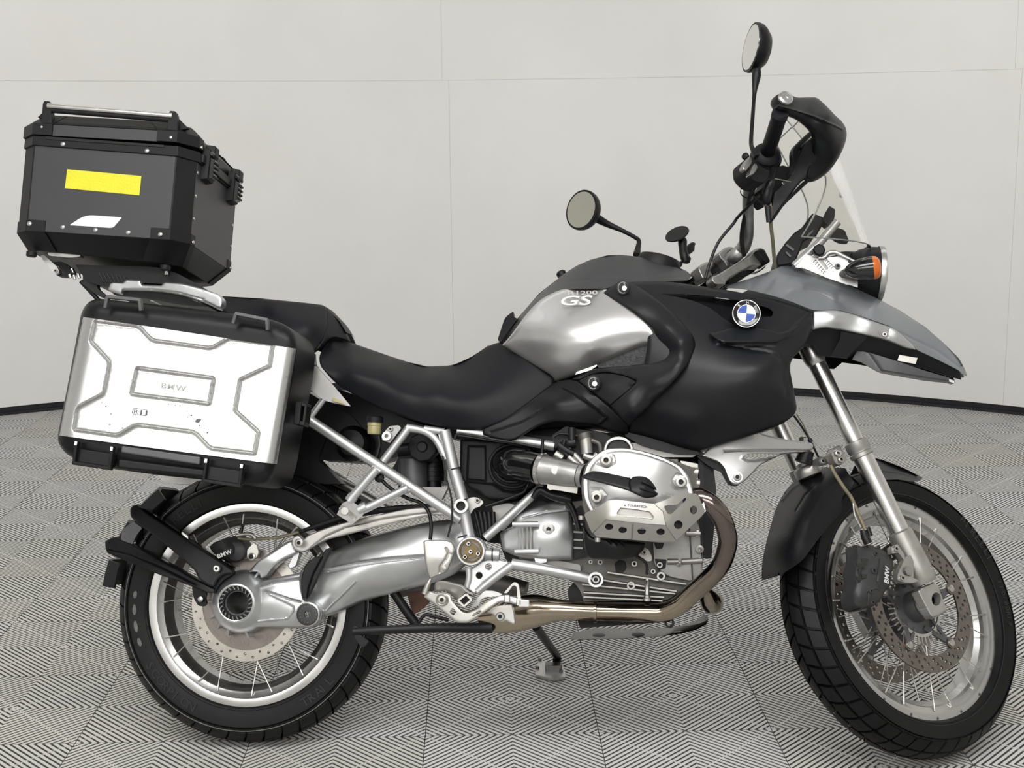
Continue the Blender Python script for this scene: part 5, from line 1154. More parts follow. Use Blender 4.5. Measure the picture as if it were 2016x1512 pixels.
shell('pedal_pad', cF, [(1380, 775), (1480, 660), (1520, 622), (1560, 625), (1592, 655), (1622, 840), (1590, 850), (1570, 830), (1570, 700), (1540, 665), (1505, 670), (1430, 775)], [(1380, 775, -.25)], 'plate', pd_, thick=.012, step=7)
for x, y, w_ in ((1430, 855, .006), (1600, 900, .006), (1670, 920, .012)): obj('pad_block', G().box(cF.B(x, y, -.262), (w_, .008, .008)), 'alu', pd_, bev=.002)
shell('pedal_lever', cF, [(1110, 740), (1250, 745), (1360, 790), (1330, 810), (1200, 830), (1120, 825), (1050, 870), (1030, 940), (900, 1000), (960, 900), (1060, 790)], [(1110, 740, -.23)], 'alu', pd_, thick=.006, step=8)
shell('foot_bracket', cF, [(1130, 1050), (1250, 960), (1400, 940), (1500, 930), (1520, 1010), (1545, 1180), (1540, 1215), (1500, 1215), (1410, 1165), (1360, 1190), (1290, 1165), (1240, 1080)], [(1130, 1050, -.21), (1545, 1180, -.215)], 'plate', BK, thick=.012, step=7, edge=(3, .002))
obj('bracket_bolt', G().sock([(.0095, 0), (.0095, .005), (.008, .0065), (.0045, .0065), (.004, .003), (0, .003)], cF.B(1332, 1105, -.216), (0, -1, 0), 24), 'screwy', bpy.data.objects['foot_bracket'])
tubes('pedal_rod', cF, [(345, 570), (310, 650), (255, 790)], -.20, [.0025, .006, .0065], 'castw')
# --- centre stand, side stand
cs = tubes('centre_stand', c4, [(395, 1405), (850, 1385), (1190, 1385)], -.12, [.0095, .0105, .0125], 'satin', n=18)
plate('stand_foot', c4, [(395, 1370), (420, 1375), (430, 1420), (480, 1460), (460, 1490), (440, 1495), (400, 1440)], -.125, .01, 'satin', cs, step=10)
tubes('centre_stand', c4, [(620, 1170), (700, 1290), (760, 1370)], -.06, .011, 'black', cs)
plate('stand_bracket', c4, [(700, 1180), (830, 1165), (860, 1200), (800, 1270), (740, 1310), (720, 1260)], -.03, .012, 'rust', BK, label='rusty bracket')
tubes('stand_spring', c4, [(770, 1350), (810, 1310), (900, 1330), (940, 1340)], -.11, .004, 'hose')
plate('rusty_clamp', c4, [(1190, 1350), (1260, 1345), (1290, 1365), (1260, 1395), (1185, 1390)], -.12, .03, 'rust', BK)
def wl(x, y, z=0.0):
    d = _ray(x, y); t = (z-CAM_H)/d[2]; P = CO+d*t; return ((P-TBW) @ RBW)/KS
def w_up(p, dz): return np.asarray(p)+np.array([0, 0, dz]) @ RBW / KS
foot = wl(1078, 1325)
ssd = obj('side_stand', G().tube([cSt.B(1590, 150, .12), w_up(wl(1097, 1314), .030), w_up(wl(1096, 1320), .012)], [.011, .0105, .012], 14), 'black', BK)
fpx = [(1054, 1322), (1060, 1306), (1068, 1304), (1080, 1312), (1100, 1308), (1112, 1322), (1113, 1336), (1092, 1341), (1054, 1332)]
P = np.array([wl(x, y, .004) for x, y in fpx]); upv = w_up([0, 0, 0], .006)-np.zeros(3)
g = G(); g.prism(P, upv); fpl = obj('stand_foot', g, 'plate', ssd)
for x, y in ((1058, 1323), (1105, 1330), (1063, 1307)): obj('foot_bolt', G().lathe([(.005, 0), (.005, .006), (0, .007)], w_up(wl(x, y, .0), .009), upv, 10), 'dsteel', ssd)
obj('foot_block', G().box(w_up(wl(1090, 1325), .016), (.022, .014, .010), [nrm(wl(1110, 1325)-wl(1080, 1325)), nrm(np.cross(upv, wl(1110, 1325)-wl(1080, 1325))), nrm(upv)]), 'dsteel', ssd, bev=.003)
# --- engine
plate('seat_gap_plate', c4, [(930, 215), (1160, 235), (1400, 275), (1600, 300), (1900, 260), (2050, 300), (2000, 420), (1570, 420), (1200, 330), (960, 300)], -.06, .08, 'black', BK, step=16)  # black plate added to darken the gap below the seat panel
plate('gap_shade_plate', c4, [(985, 560), (1080, 540), (1250, 560), (1480, 560), (1570, 520), (1570, 700), (1400, 680), (1300, 720), (1250, 900), (1180, 900), (1080, 860), (1050, 700)], -.02, .08, 'black', BK, step=16)  # black plate added to darken the gaps between engine and frame
blk = plate('engine_block', c5, [(-40, 640), (100, 560), (260, 540), (700, 500), (1060, 430), (1110, 500), (1112, 900), (1095, 1010), (1040, 1050), (960, 1110), (880, 1165), (350, 1170), (330, 1100), (280, 1040), (120, 960), (-60, 900)], -.11, .22, 'castd', BK, step=16)
plate('gearbox_case', c4, [(1230, 720), (1290, 670), (1420, 640), (1570, 690), (1570, 1030), (1400, 1060), (1270, 1000), (1230, 900)], -.09, .18, 'black', BK, step=16)
plate('gearbox_cover', c4, [(1190, 690), (1285, 668), (1335, 690), (1320, 760), (1250, 830), (1210, 810)], -.10, .02, 'castm', BK, step=18)
plate('oil_sump', c5, [(290, 1050), (345, 1085), (350, 1170), (860, 1180), (1000, 1080), (900, 1300), (330, 1340), (300, 1260), (250, 1140), (250, 1090)], -.09, .18, 'black', BK, step=16)
for x0, y0, x1, y1 in ((345, 1015, 940, 1105), (340, 1060, 930, 1120), (350, 1112, 860, 1142), (350, 1140, 850, 1165), (500, 985, 1000, 1060)): obj('sump_fin', G().bar(c5.B(x0, y0, -.13), c5.B(x1, y1, -.13), .0045, .04), 'castw', blk, bev=.001)
fc_ = plate('front_cover', c5, [(790, 800), (900, 790), (900, 700), (1060, 660), (1085, 700), (1100, 1000), (1030, 1040), (880, 1010), (800, 940)], -.135, .03, 'castm', BK, step=14, creases=[([(880, 690), (885, 800)], 1, -.002), ([(1020, 680), (1040, 1030)], 1, .003)])
for (a, b, r) in (((1000, 740), (1090, 742), .006), ((880, 918), (950, 918), .0065), ((970, 918), (1100, 912), .0065)): obj('cover_pipe', G().tube([c5.B(*a, -.145), c5.B(*b, -.145)], r, 12), 'castw', fc_)
for x, y, r in ((1070, 742, 18), (1085, 912, 16), (1085, 840, 22), (955, 935, 14)): obj('cover_boss', G().lathe([(r/3.2/860*1.1, 0), (r/3.2/860*1.1, .008), (r/3.2/1500, .009), (0, .006)], c5.B(x, y, -.14), (0, -1, 0), 18), 'castw', fc_)
plate('block_recess', c5, [(545, 930), (575, 905), (615, 915), (625, 960), (600, 990), (555, 985)], -.1125, .002, 'black', blk)
plate('block_recess', c5, [(800, 900), (875, 905), (870, 960), (820, 975)], -.1365, .002, 'black', blk)
plate('block_recess', c5, [(795, 800), (860, 800), (850, 835), (810, 838)], -.1365, .002, 'black', blk)
eye = plate('lift_eye', c5, [(700, 850), (730, 828), (760, 840), (785, 890), (780, 915), (750, 918), (700, 880)], -.14, .006, 'castw', blk, step=8)
for x, y, r in ((650, 1070, .010), (840, 1010, .0105), (832, 940, .007), (790, 980, .006), (455, 922, .006), (395, 920, .005), (430, 168, .0075), (672, 932, .007), (735, 860, .006)):
    obj('engine_bolt', bolt(c5.B(x, y, -.145), r, .008, hexr=r*.45), 'castw', blk)
plate('engine_backing', c5, [(-60, 60), (300, 60), (1080, 240), (1090, 520), (700, 520), (200, 560), (-60, 600)], .02, .06, 'black', BK, step=20)
plate('clutch_cover', c5, [(275, 600), (335, 560), (362, 700), (372, 880), (290, 905), (282, 760)], -.135, .03, 'black', BK)
for k in range(4): obj('cover_rib', G().bar(c5.B(285, 680+k*50, -.138), c5.B(345, 684+k*50, -.138), .004, .006), 'castm', BK)
# oil cooler / duct behind the exhaust
plate('cooler_frame', c5, [(1075, 260), (1120, 265), (1170, 310), (1190, 450), (1190, 560), (1160, 900), (1110, 900), (1100, 500), (1085, 480)], -.12, .10, 'black', BK, step=14)
plate('cooler_edge', c5, [(1082, 270), (1108, 270), (1112, 480), (1100, 880), (1090, 880), (1085, 480)], -.125, .01, 'satin', BK, step=14)
# starter / alternator cover
ac = shell('starter_cover', PX, [(984, 1050), (1000, 1040), (1012, 1036), (1012, 1012), (1028, 1006), (1060, 994), (1090, 988), (1116, 990), (1126, 1012), (1130, 1060), (1128, 1102), (1070, 1103), (1030, 1100), (1008, 1092), (990, 1084)], [(984, 1050, -.13), (1060, 994, -.14), (1116, 990, -.14), (1128, 1102, -.15), (1008, 1092, -.145), (1060, 1050, -.172), (1100, 1050, -.172)], 'cast', BK, thick=.04, step=7, edge=(7, .010), creases=[([(1030, 1020), (1075, 1008), (1120, 1004)], 1.5, -.003)])
obj('cover_bolt', G().sock([(.0145, 0), (.0145, .002), (.011, .003), (.011, .006), (.005, .0065), (.0045, .003), (0, .003)], c4.B(1512, 820, -.17), (0, -1, 0), 28), 'screwy', ac)
for x0, y0, x1, y1, r in ((1305, 792, 1452, 790, .0065), (1318, 948, 1455, 945, .0065)): obj('cover_boss', G().tube([c4.B(x0, y0, -.175), c4.B(x1, y1, -.175)], r, 14), 'cast', ac)
for x in (1345, 1365, 1390, 1410): obj('cover_rib', G().tube([c4.B(x, 800, -.172), c4.B(x, 940, -.172)], .0022, 8), 'alu', ac)
plate('cover_foot', c4, [(1430, 985), (1500, 978), (1500, 1010), (1440, 1015)], -.16, .02, 'cast', ac)
lk = plate('link_plate', c5, [(-40, 930), (110, 900), (210, 915), (330, 940), (330, 1000), (170, 985), (-40, 965)], -.13, .02, 'castm', BK)
# wheel-side bellows
for k in range(5): tubes('rubber_bellow', c4, [(1090+k*26, 720), (1110+k*22, 800), (1125+k*16, 870)], -.13, .0055, 'hose')
# air box and intake
ab = plate('air_box', cA, [(180, 175), (300, 168), (540, 190), (700, 180), (900, 230), (1100, 300), (1250, 350), (1250, 760), (1050, 880), (950, 985), (700, 990), (540, 975), (480, 930), (430, 880), (300, 840), (230, 745), (160, 650), (175, 560)], -.12, .16, 'blackm', BK, step=14, edge=(5, .006), creases=[([(290, 265), (520, 265), (525, 735), (270, 715), (290, 265)], 1.4, -.003), ([(235, 735), (620, 775), (760, 870), (900, 890), (1040, 860)], 1.8, .004)])
obj('intake_lip', G().tube([cA.B(x, y, -.13) for x, y in ((1130, 320), (1000, 265), (860, 245), (700, 300), (600, 420), (575, 540), (620, 690), (740, 790), (880, 820), (1010, 800), (1090, 740))], .0042, 10, sm=5), 'blackm', ab)
obj('intake_lip', G().tube([cA.B(x, y, -.135) for x, y in ((1060, 310), (860, 300), (720, 350), (650, 440), (640, 560), (690, 670), (800, 740), (960, 745))], .0035, 10, sm=5), 'satin', ab)
obj('intake_tube', G().tube([cA.B(800, 500, -.12), cA.B(900, 505, -.16), cA.B(1080, 535, -.19), cA.B(1260, 575, -.215)], [.034, .035, .034, .033], 28, sm=5), 'blackg', BK)
tbx = nrm(cA.B(1790, 660, -.255)-cA.B(1260, 575, -.215))
clp = obj('hose_clamp', G().ring(cA.B(1262, 575, -.215), .0352, .031, .010, tbx, 40), 'steel', BK)
for k in range(6): a = -2.2+k*.5; u_, v_, _ = basis(tbx); obj('clamp_slot', G().box(cA.B(1262, 575, -.215)+tbx*.005+(u_*math.cos(a)+v_*math.sin(a))*.0353, (.002, .0012, .002)), 'dsteel', clp)
tbb = obj('throttle_body', G().tube([cA.B(1320, 588, -.22), cA.B(1330, 590, -.221), cA.B(1600, 625, -.242), cA.B(1790, 660, -.255)], [.033, .0315, .029, .0245], 28), 'castd' if False else 'screwy', BK)
obj('white_plug', G().lathe([(.0095, -.02), (.0095, .002), (.007, .004), (0, .0045)], cA.B(1470, 590, -.262), (0, -1, 0), 24), 'white', tbb)
plate('throttle_bracket', cA, [(1358, 765), (1450, 755), (1770, 810), (1760, 905), (1640, 885), (1560, 870), (1430, 850), (1390, 860), (1355, 830)], -.235, .004, 'castw', tbb, ch=0, step=9)
obj('hose_clamp', G().ring(cA.B(1810, 660, -.256), .026, .022, .010, tbx, 36), 'screwy', BK)
tubes('wiring', cA, [(1160, 970), (1260, 860), (1400, 920), (1560, 960), (1680, 990)], -.19, [.006, .009, .010, .012, .010], 'hose')
tubes('wiring', cA, [(1600, 980), (1680, 1080), (1740, 1220), (1790, 1400)], -.19, [.008, .007, .006, .006], 'hose')
tubes('wiring', cA, [(100, 180), (130, 110), (200, 100), (400, 130), (620, 170), (900, 215), (1260, 290)], -.175, .003, 'hose')
tubes('wiring', cA, [(1110, 740), (1050, 870), (940, 930), (700, 1020), (520, 1080)], -.15, .0028, 'hose')
tubes('frame_tie', cA, [(1300, 170), (1290, 260), (1285, 380)], -.178, .0035, 'hose')
# injector cluster, sensors behind the shroud
plate('throttle_cluster', c5, [(150, 120), (240, 60), (300, 80), (480, 100), (560, 160), (500, 240), (430, 300), (350, 310), (250, 250), (170, 200)], -.16, .10, 'black', BK, step=14)
obj('idle_valve', G().tube([c5.B(360, 120, -.19), c5.B(372, 235, -.19)], [.015, .0135], 20), 'castw', BK)
obj('idle_valve_cap', G().tube([c5.B(352, 105, -.19), c5.B(362, 140, -.19)], .0165, 18), 'castd', BK)
for pts, r, m in (([(205, 200), (300, 300)], .007, 'hose'), ([(255, 255), (330, 325)], .0075, 'castw'), ([(285, 235), (345, 300)], .0065, 'castw'), ([(170, 235), (215, 265)], .009, 'castw'), ([(255, 170), (300, 165)], .011, 'hose'), ([(275, 70), (278, 160)], .0085, 'hose'), ([(160, 130), (200, 110), (270, 115), (340, 130)], .003, 'hose'), ([(230, 150), (225, 195), (270, 205)], .005, 'hose'), ([(190, 180), (240, 215), (290, 240)], .009, 'hose'), ([(400, 150), (450, 175), (460, 230)], .006, 'castd'), ([(350, 245), (410, 265), (440, 240)], .008, 'castw')): tubes('sensor_lead', c5, pts, -.195, r, m)
# cylinder, head, guard
hd = obj('cylinder', G().tube([c5.B(690, 430, -.10)*[1, 0, 1]+[0, -.10, 0], c5.B(690, 470, -.30)*[1, 0, 1]+[0, -.30, 0]], .068, 32), 'castd', BK)
cy0 = c5.B(690, 470, -.30)
for k in range(9): obj('cooling_fin', G().box(np.array([cy0[0], -.14-k*.016, cy0[2]-.005]), (.088, .0022, .075)), 'castd', hd, bev=.004)
shell('cylinder_head', c5, [(335, 400), (365, 300), (430, 240), (560, 195), (700, 210), (900, 270), (1060, 330), (1070, 440), (1050, 480), (1000, 640), (960, 730), (800, 770), (560, 770), (430, 740), (360, 620), (340, 520)], [(335, 400, -.30), (1060, 330, -.27), (700, 200, -.30), (800, 770, -.29)], 'castd', BK, thick=.10, step=12)
plate('guard_shade_plate', c5, [(430, 560), (600, 540), (820, 560), (1000, 480), (1040, 600), (1000, 690), (930, 740), (650, 765), (450, 735)], -.352, .03, 'black', BK)  # black plate added behind the guard so its holes look dark
shell('head_cover_flange', c5, [(343, 395), (368, 305), (425, 245), (490, 205), (600, 198), (720, 216), (880, 268), (975, 320), (1012, 370), (1048, 480), (1050, 560), (960, 700), (700, 750), (480, 700), (400, 620), (350, 520)], [(343, 395, -.345), (490, 205, -.35), (1012, 370, -.335), (700, 750, -.345)], 'alu', BK, thick=.03, step=9, edge=(3, .003))
hcov = shell('head_cover', c5, [(372, 395), (390, 325), (440, 262), (500, 222), (600, 213), (715, 232), (870, 283), (950, 328), (985, 378), (1018, 480), (1020, 560), (940, 690), (700, 730), (490, 682), (415, 605), (375, 515)],
      [(372, 395, -.352), (500, 222, -.354), (985, 378, -.345), (1018, 480, -.345), (700, 730, -.352), (415, 605, -.352), (650, 300, -.372), (850, 350, -.366), (600, 540, -.376), (850, 500, -.372), (500, 440, -.372)], 'silver', BK, thick=.02, step=7, edge=(5, .005),
      creases=[([(440, 300), (500, 318), (545, 290), (535, 240)], 1.8, -.0035), ([(395, 455), (460, 460), (495, 500), (470, 560), (420, 570)], 1.8, -.0035), ([(1000, 370), (940, 362), (915, 400), (930, 445), (1010, 460)], 1.8, -.0035)])
for x, y in ((493, 277), (433, 512), (966, 415)):
    b_ = obj('cover_bolt', G().sock([(.0135, 0), (.0135, .003), (.0105, .0045), (.010, .008), (.0055, .0085), (.005, .004), (0, .004)], c5.B(x, y, -.362), (0, -1, 0), 28), 'castw', hcov)
btext(c5, 'cast_lettering', 'mod', (848, 498), (908, 508), (852, 484), -.378, 'castm', hcov, .001)
shell('spark_plug_cover', c5, [(330, 385), (355, 368), (400, 342), (480, 352), (560, 366), (640, 380), (660, 372), (705, 366), (765, 385), (810, 440), (836, 490), (800, 512), (738, 518), (680, 490), (645, 472), (600, 458), (480, 425), (398, 405)], [(330, 385, -.365), (560, 405, -.385), (740, 440, -.392), (836, 490, -.372), (640, 380, -.378)], 'satin', BK, thick=.014, step=6, edge=(5, .006), creases=[([(655, 378), (640, 420), (648, 470)], 1.3, -.003), ([(720, 420), (780, 450), (830, 488)], 1.4, -.004), ([(715, 460), (770, 475), (828, 490)], 1.2, .003)])
obj('chrome_hoop', G().tube([c5.B(x, y, -.30) for x, y in ((486, 245), (492, 190), (520, 152), (570, 138), (620, 150), (650, 185), (656, 215))], .0042, 12, sm=5), 'chrome', BK)
obj('hoop_fill', G().lathe([(.022, 0), (.024, .01), (0, .012)], c5.B(572, 205, -.285), (0, -1, 0), 30), 'hose', BK)
for x, y, r in ((1040, 350, .011), (1050, 420, .010)): obj('manifold_stub', G().tube([c5.B(x-20, y, -.26), c5.B(x+35, y+6, -.26)], r, 18), 'castw', BK)
plate('exhaust_clamp', c5, [(960, 280), (1000, 285), (1075, 300), (1072, 460), (1040, 470), (1030, 400), (1000, 350)], -.25, .03, 'castw', BK)
# guard plate
hole = lambda x, y, rx, ry, n=16: [(x+rx*math.cos(a), y+ry*math.sin(a)) for a in np.linspace(0, 2*math.pi, n, endpoint=False)]
gd = shell('cylinder_guard', c5, [(355, 622), (372, 606), (430, 580), (505, 532), (560, 527), (680, 540), (796, 553), (852, 600), (872, 690), (690, 672), (490, 652), (440, 700), (405, 738), (385, 700)],
      [(355, 622, -.372), (405, 738, -.372), (505, 532, -.408), (560, 527, -.412), (796, 553, -.412), (872, 690, -.41), (490, 652, -.41)], 'plate', BK, thick=.004, step=8, ch=0, holes=[[(582, 576), (680, 586), (768, 600), (796, 638), (785, 648), (680, 636), (562, 622), (560, 608)]], label='pale guard plate with cut-outs')
flat(c5, [(582, 576), (680, 586), (768, 600), (796, 638), (785, 648), (680, 636), (562, 622), (560, 608)], -.404, 'castw', 'guard_inset', gd, .001)
obj('guard_inset_rim', G().tube([c5.B(x, y, -.413) for x, y in ((582, 576), (680, 586), (768, 600), (794, 636), (785, 648), (680, 636), (562, 622), (560, 608))], .0012, 8, closed=True), 'castw', gd)
shell('guard_panel', c5, [(490, 652), (690, 672), (872, 690), (935, 784), (915, 800), (800, 795), (658, 780), (540, 772), (430, 760), (412, 738), (440, 700)], [(490, 652, -.411), (872, 690, -.411), (935, 784, -.375), (658, 780, -.37), (430, 760, -.37)], 'plate', gd, thick=.004, step=8, ch=0, holes=[hole(512, 698, 26, 20), hole(598, 718, 27, 20), hole(718, 725, 27, 21), hole(838, 730, 27, 20)], creases=[([(662, 685), (656, 782)], 1.2, -.004)])
shell('guard_panel', c5, [(796, 553), (870, 528), (955, 482), (980, 478), (1062, 490), (1080, 508), (1122, 602), (1090, 640), (935, 786), (872, 690), (852, 600)], [(796, 553, -.412), (872, 690, -.411), (935, 786, -.378), (960, 482, -.40), (1080, 508, -.37), (1122, 602, -.35)], 'plate', gd, thick=.004, step=8, ch=0, holes=[hole(1047, 592, 23, 27), hole(950, 685, 28, 27), [(858, 570), (880, 560), (940, 560), (985, 520), (1000, 512), (998, 530), (905, 618), (882, 616)]])
shell('guard_panel', c5, [(1098, 560), (1112, 540), (1124, 600), (1106, 606)], [(1098, 560, -.352)], 'alu', gd, thick=.004, step=8, ch=0)
obj('guard_fold', G().tube([c5.B(x, y, -.4105) for x, y in ((412, 738), (490, 652), (690, 672), (872, 690), (935, 784))], .0009, 6), 'castd', gd)
obj('guard_fold', G().tube([c5.B(x, y, -.4115) for x, y in ((872, 690), (852, 600), (796, 553))], .0007, 6), 'castd', gd)
btext(c5, 'guard_lettering', 'TOURATECH', (628, 568), (752, 580), (630, 553), -.4165, 'dprint', gd, .0004, off=.02)
P = c5.Bs([(604, 566), (620, 568), (613, 555)], -.4165); obj('guard_mark', G().prism(P, np.array([0, -.0004, 0])), 'dprint', gd)
for x, y in ((440, 780), (335, 640)): obj('guard_bolt', G().tube([c5.B(x, y-12, -.36), c5.B(x, y+14, -.36)], .006, 12), 'castw', gd)
shell('knock_cover', c5, [(350, 700), (400, 765), (560, 780), (745, 800), (735, 840), (690, 885), (600, 905), (400, 902), (372, 880), (350, 790)], [(350, 700, -.28), (745, 800, -.26), (400, 902, -.27), (550, 840, -.30)], 'hose', BK, thick=.05, step=8, edge=(7, .01), creases=[([(500, 780), (530, 810)], 1.4, -.003), ([(540, 785), (570, 815)], 1.4, -.003), ([(580, 790), (610, 820)], 1.4, -.003)])
tubes('wiring', c5, [(680, 885), (730, 910), (752, 950), (750, 1000)], -.20, .003, 'hose')
obj('lambda_sensor', G().lathe([(.006, 0), (.0095, .002), (.0095, .007), (.007, .008), (.007, .013), (.0055, .014), (.0055, .042), (.004, .044), (.004, .05)], c5.B(752, 1172, -.175), c5.B(752, 1000, -.175)-c5.B(752, 1172, -.175), 12), 'steel', BK)
# lower engine brace
lb = tubes('engine_brace', c5, [(-105, 935), (60, 960), (410, 1028)], -.185, [.0125, .0125, .0115], 'frame', sm=0)
obj('brace_eye', G().ring(c5.B(428, 1032, -.192), .0165, .0115, .014, n=36), 'alu', lb)
obj('eye_bush', G().cyl(c5.B(428, 1032, -.19), .0118, .006, n=28), 'hose', lb)
obj('brace_bolt', bolt(c5.B(428, 1032, -.196), .0085, .005), 'castw', lb)
tubes('engine_brace', c4, [(1150, 962), (1230, 968)], -.185, .0135, 'frame')
obj('cable_tie', G().ring(c4.B(1188, 965, -.185), .0146, .0135, .003, (1, 0, 0), 20), 'hose', lb)
# exhaust
hdr = tubes('exhaust_header', c5, [(1035, 505, -.30), (1090, 515, -.325), (1165, 560, -.33), (1225, 640, -.32), (1258, 740, -.30), (1262, 810, -.285), (1225, 930, -.26), (1150, 1020, -.24), (1040, 1120, -.21), (950, 1200, -.19), (850, 1238, -.175), (740, 1240, -.17), (560, 1238, -.165), (428, 1236, -.16)], 0, .0205, 'exh', sm=6, n=30, label='tinted exhaust header pipe')
tubes('exhaust_collector', c5, [(430, 1236, -.16), (330, 1232, -.155), (180, 1226, -.15), (60, 1228, -.13), (-80, 1250, -.11), (-180, 1280, -.10), (-300, 1285, -.09)], 0, [.0215, .0215, .025, .036, .040, .034, .02], 'exh', sm=5, n=30)
obj('pipe_clamp', G().ring(c5.B(432, 1236, -.16), .0255, .021, .006, c5.B(432, 1236, -.16)-c5.B(600, 1239, -.16), 36), 'exh', hdr)
tubes('crossover_pipe', c5, [(1120, 1090, -.17), (1150, 1150, -.13), (1165, 1180, -.08), (1150, 1180, .1)], 0, [.008, .023, .026, .024], 'exh', sm=4, n=26)
tubes('exhaust_pipe', c4, [(1380, 1180, .02), (1200, 1130, .03), (900, 1110, .05), (620, 1160, .08)], 0, .025, 'castd', sm=4, n=22)
# sump guard
sg = shell('bash_plate', c5, [(262, 1412), (300, 1372), (350, 1352), (420, 1340), (700, 1346), (900, 1338), (1030, 1322), (1095, 1308), (1140, 1285), (1125, 1318), (1060, 1350), (960, 1375), (820, 1392), (600, 1405), (400, 1412)], [(262, 1412, -.10), (300, 1372, -.15), (1140, 1285, -.10), (700, 1370, -.165)], 'plate', BK, thick=.004, step=8, holes=[hole(447, 1385, 42, 13), hole(697, 1382, 42, 14), hole(953, 1368, 40, 12)], flatback=None)
P1 = c5.Bs([(270, 1413), (400, 1414), (600, 1407), (820, 1394), (960, 1377), (1060, 1352), (1125, 1318), (1142, 1284)], -.10); g = G(); Q1 = P1*[1, -1, 1]; g.loft([P1, P1*[1, .5, 1], P1*[1, 0, 1], P1*[1, -.5, 1], Q1, Q1+[0, 0, .004], P1*[1, 0, 1]+[0, 0, .004], P1+[0, 0, .004]], closed=False, caps=False); obj('plate_floor', g, 'dsteel', sg)
obj('guard_mount', G().ring(c5.B(893, 1305, -.12), .011, .006, .02), 'hose', sg)
# telelever
tl = shell('telelever', cL, [(150, 700), (281, 565), (480, 470), (700, 360), (900, 290), (1000, 390), (1240, 448), (1700, 518), (1735, 545), (1735, 590), (1700, 630), (1560, 650), (1310, 672), (1200, 722), (980, 832), (900, 922), (760, 1062), (690, 1108), (620, 1112), (550, 1068), (505, 960), (480, 885), (400, 792)],
      [(250, 722, -.175), (985, 420, -.14), (1735, 560, -.04), (1310, 672, -.10), (980, 832, -.15), (650, 1060, -.175), (505, 960, -.175), (700, 800, -.165), (1300, 520, -.10)], 'silver', BK, thick=.03, step=7, edge=(4, .004), holes=[[(748, 705), (790, 675), (860, 664), (1100, 662), (1300, 672), (1200, 700), (1050, 730), (930, 746), (850, 742), (780, 728)]], creases=[([(470, 628), (900, 618), (1300, 628), (1700, 628)], 1.6, -.004), ([(740, 740), (800, 775), (920, 775), (1100, 738), (1250, 690)], 2, .004)])
obj('lever_bolt', bolt(cL.B(660, 1003, -.178), .0085, .003), 'screwy', tl)
obj('bolt_rim', G().ring(cL.B(660, 1003, -.176), .0115, .009, .003), 'alu', tl)
plate('lever_bracket', cL, [(60, 560), (250, 722), (400, 792), (480, 885), (500, 960), (540, 1060), (620, 1115), (690, 1112), (620, 1130), (540, 1110), (480, 1000), (440, 920), (320, 885), (160, 780), (20, 640)], -.15, .03, 'black', BK, step=12)
obj('lever_nut', G().lathe([(.010, 0), (.010, .007), (.007, .010), (0, .010)], cL.B(1590, 495, -.03), (0, 0, 1), 6), 'steel', tl)
for k in range(5): a = k/4; obj('ball_joint_boot', G().ring(cL.B(1640-12*k, 665+34*k, -.03), .0165+.001*k, .010, .0055, (.3, 0, 1), 24), 'hose', tl)
shell('lower_shell_edge', c6, [(820, 1100), (980, 1140), (1100, 1178), (1228, 1212), (1240, 1232), (1100, 1230), (900, 1180), (800, 1120)], [(820, 1100, -.18)], 'black', BK, thick=.03, step=12)
# mid mass that joins the engine to the body
plate('frame_casting', c6, [(60, 1145), (300, 1070), (640, 1065), (820, 1110), (1100, 1180), (1230, 1215), (1700, 1060), (1700, 900), (1500, 500), (1000, 500), (500, 750), (300, 850)], -.04, .10, 'black', BK, step=26)
shell('silver_spar', c6, [(820, 1165), (900, 1160), (1100, 1195), (1230, 1225), (1200, 1245), (960, 1245), (850, 1235)], [(820, 1165, -.17)], 'castm', BK, thick=.04, step=12)
# ================================================================== steered front end
YL = -.100
def S(x, y, yl=YL): return c8.S(x, y, yl)
A0, A1 = S(207, 100), S(600, 900); axf = nrm(A1-A0)
def on(x, y):   # point on the fork axis nearest the traced point
    p = S(x, y); return A0+axf*((p-A0)@axf)
for s in (-1, 1):
    def mm(p): p = np.array(p, float); p[1] = p[1] if s < 0 else -p[1]; return p
    fk = obj('fork_tube', G().tube([mm(on(215, 115)), mm(on(345, 400))], .0205, 32), 'forkch', BK, st=True)
    obj('fork_cap', G().lathe([(.0, -.010), (.018, -.010), (.019, -.002), (.0255, 0), (.0258, .028), (.0235, .040), (.0205, .046)], mm(on(196, 72)), axf*np.array([1, 1 if s < 0 else -1, 1]), 36), 'alu', fk, st=True)
    obj('fork_top_plug', G().cyl(mm(on(196, 72)), .012, .016, -axf*np.array([1, 1 if s < 0 else -1, 1]), 20), 'black', fk, st=True)
    lt = obj('fork_leg', G().tube([mm(on(345, 400)), mm(on(362, 452)), mm(on(500, 715))], [.0235, .0235, .0235], 32), 'forkch', BK, st=True)
    obj('leg_clamp', G().lathe([(.0235, -.018), (.0275, -.016), (.0275, .004), (.0262, .006), (.0262, .010), (.0278, .012), (.0278, .020), (.0235, .022)], mm(on(352, 425)), axf*np.array([1, 1 if s < 0 else -1, 1]), 36), 'castw', lt, st=True)
    obj('fork_foot', G().lathe([(.024, -.004), (.0285, .0), (.0295, .03), (.031, .08), (.0315, .112), (.027, .124)], mm(on(497, 712)), axf*np.array([1, 1 if s < 0 else -1, 1]), 36), 'castw', lt, st=True)
def Ssheet(name, cr, out, ctrl, m, parent=None, both=False, **k):
    g = sheet(cr, out, ctrl, st=True, **k)
    o = obj(name, g, m, parent or BK, st=True)
    if both: obj(name, g.mirrored(), m, parent or BK, st=True)
    return o
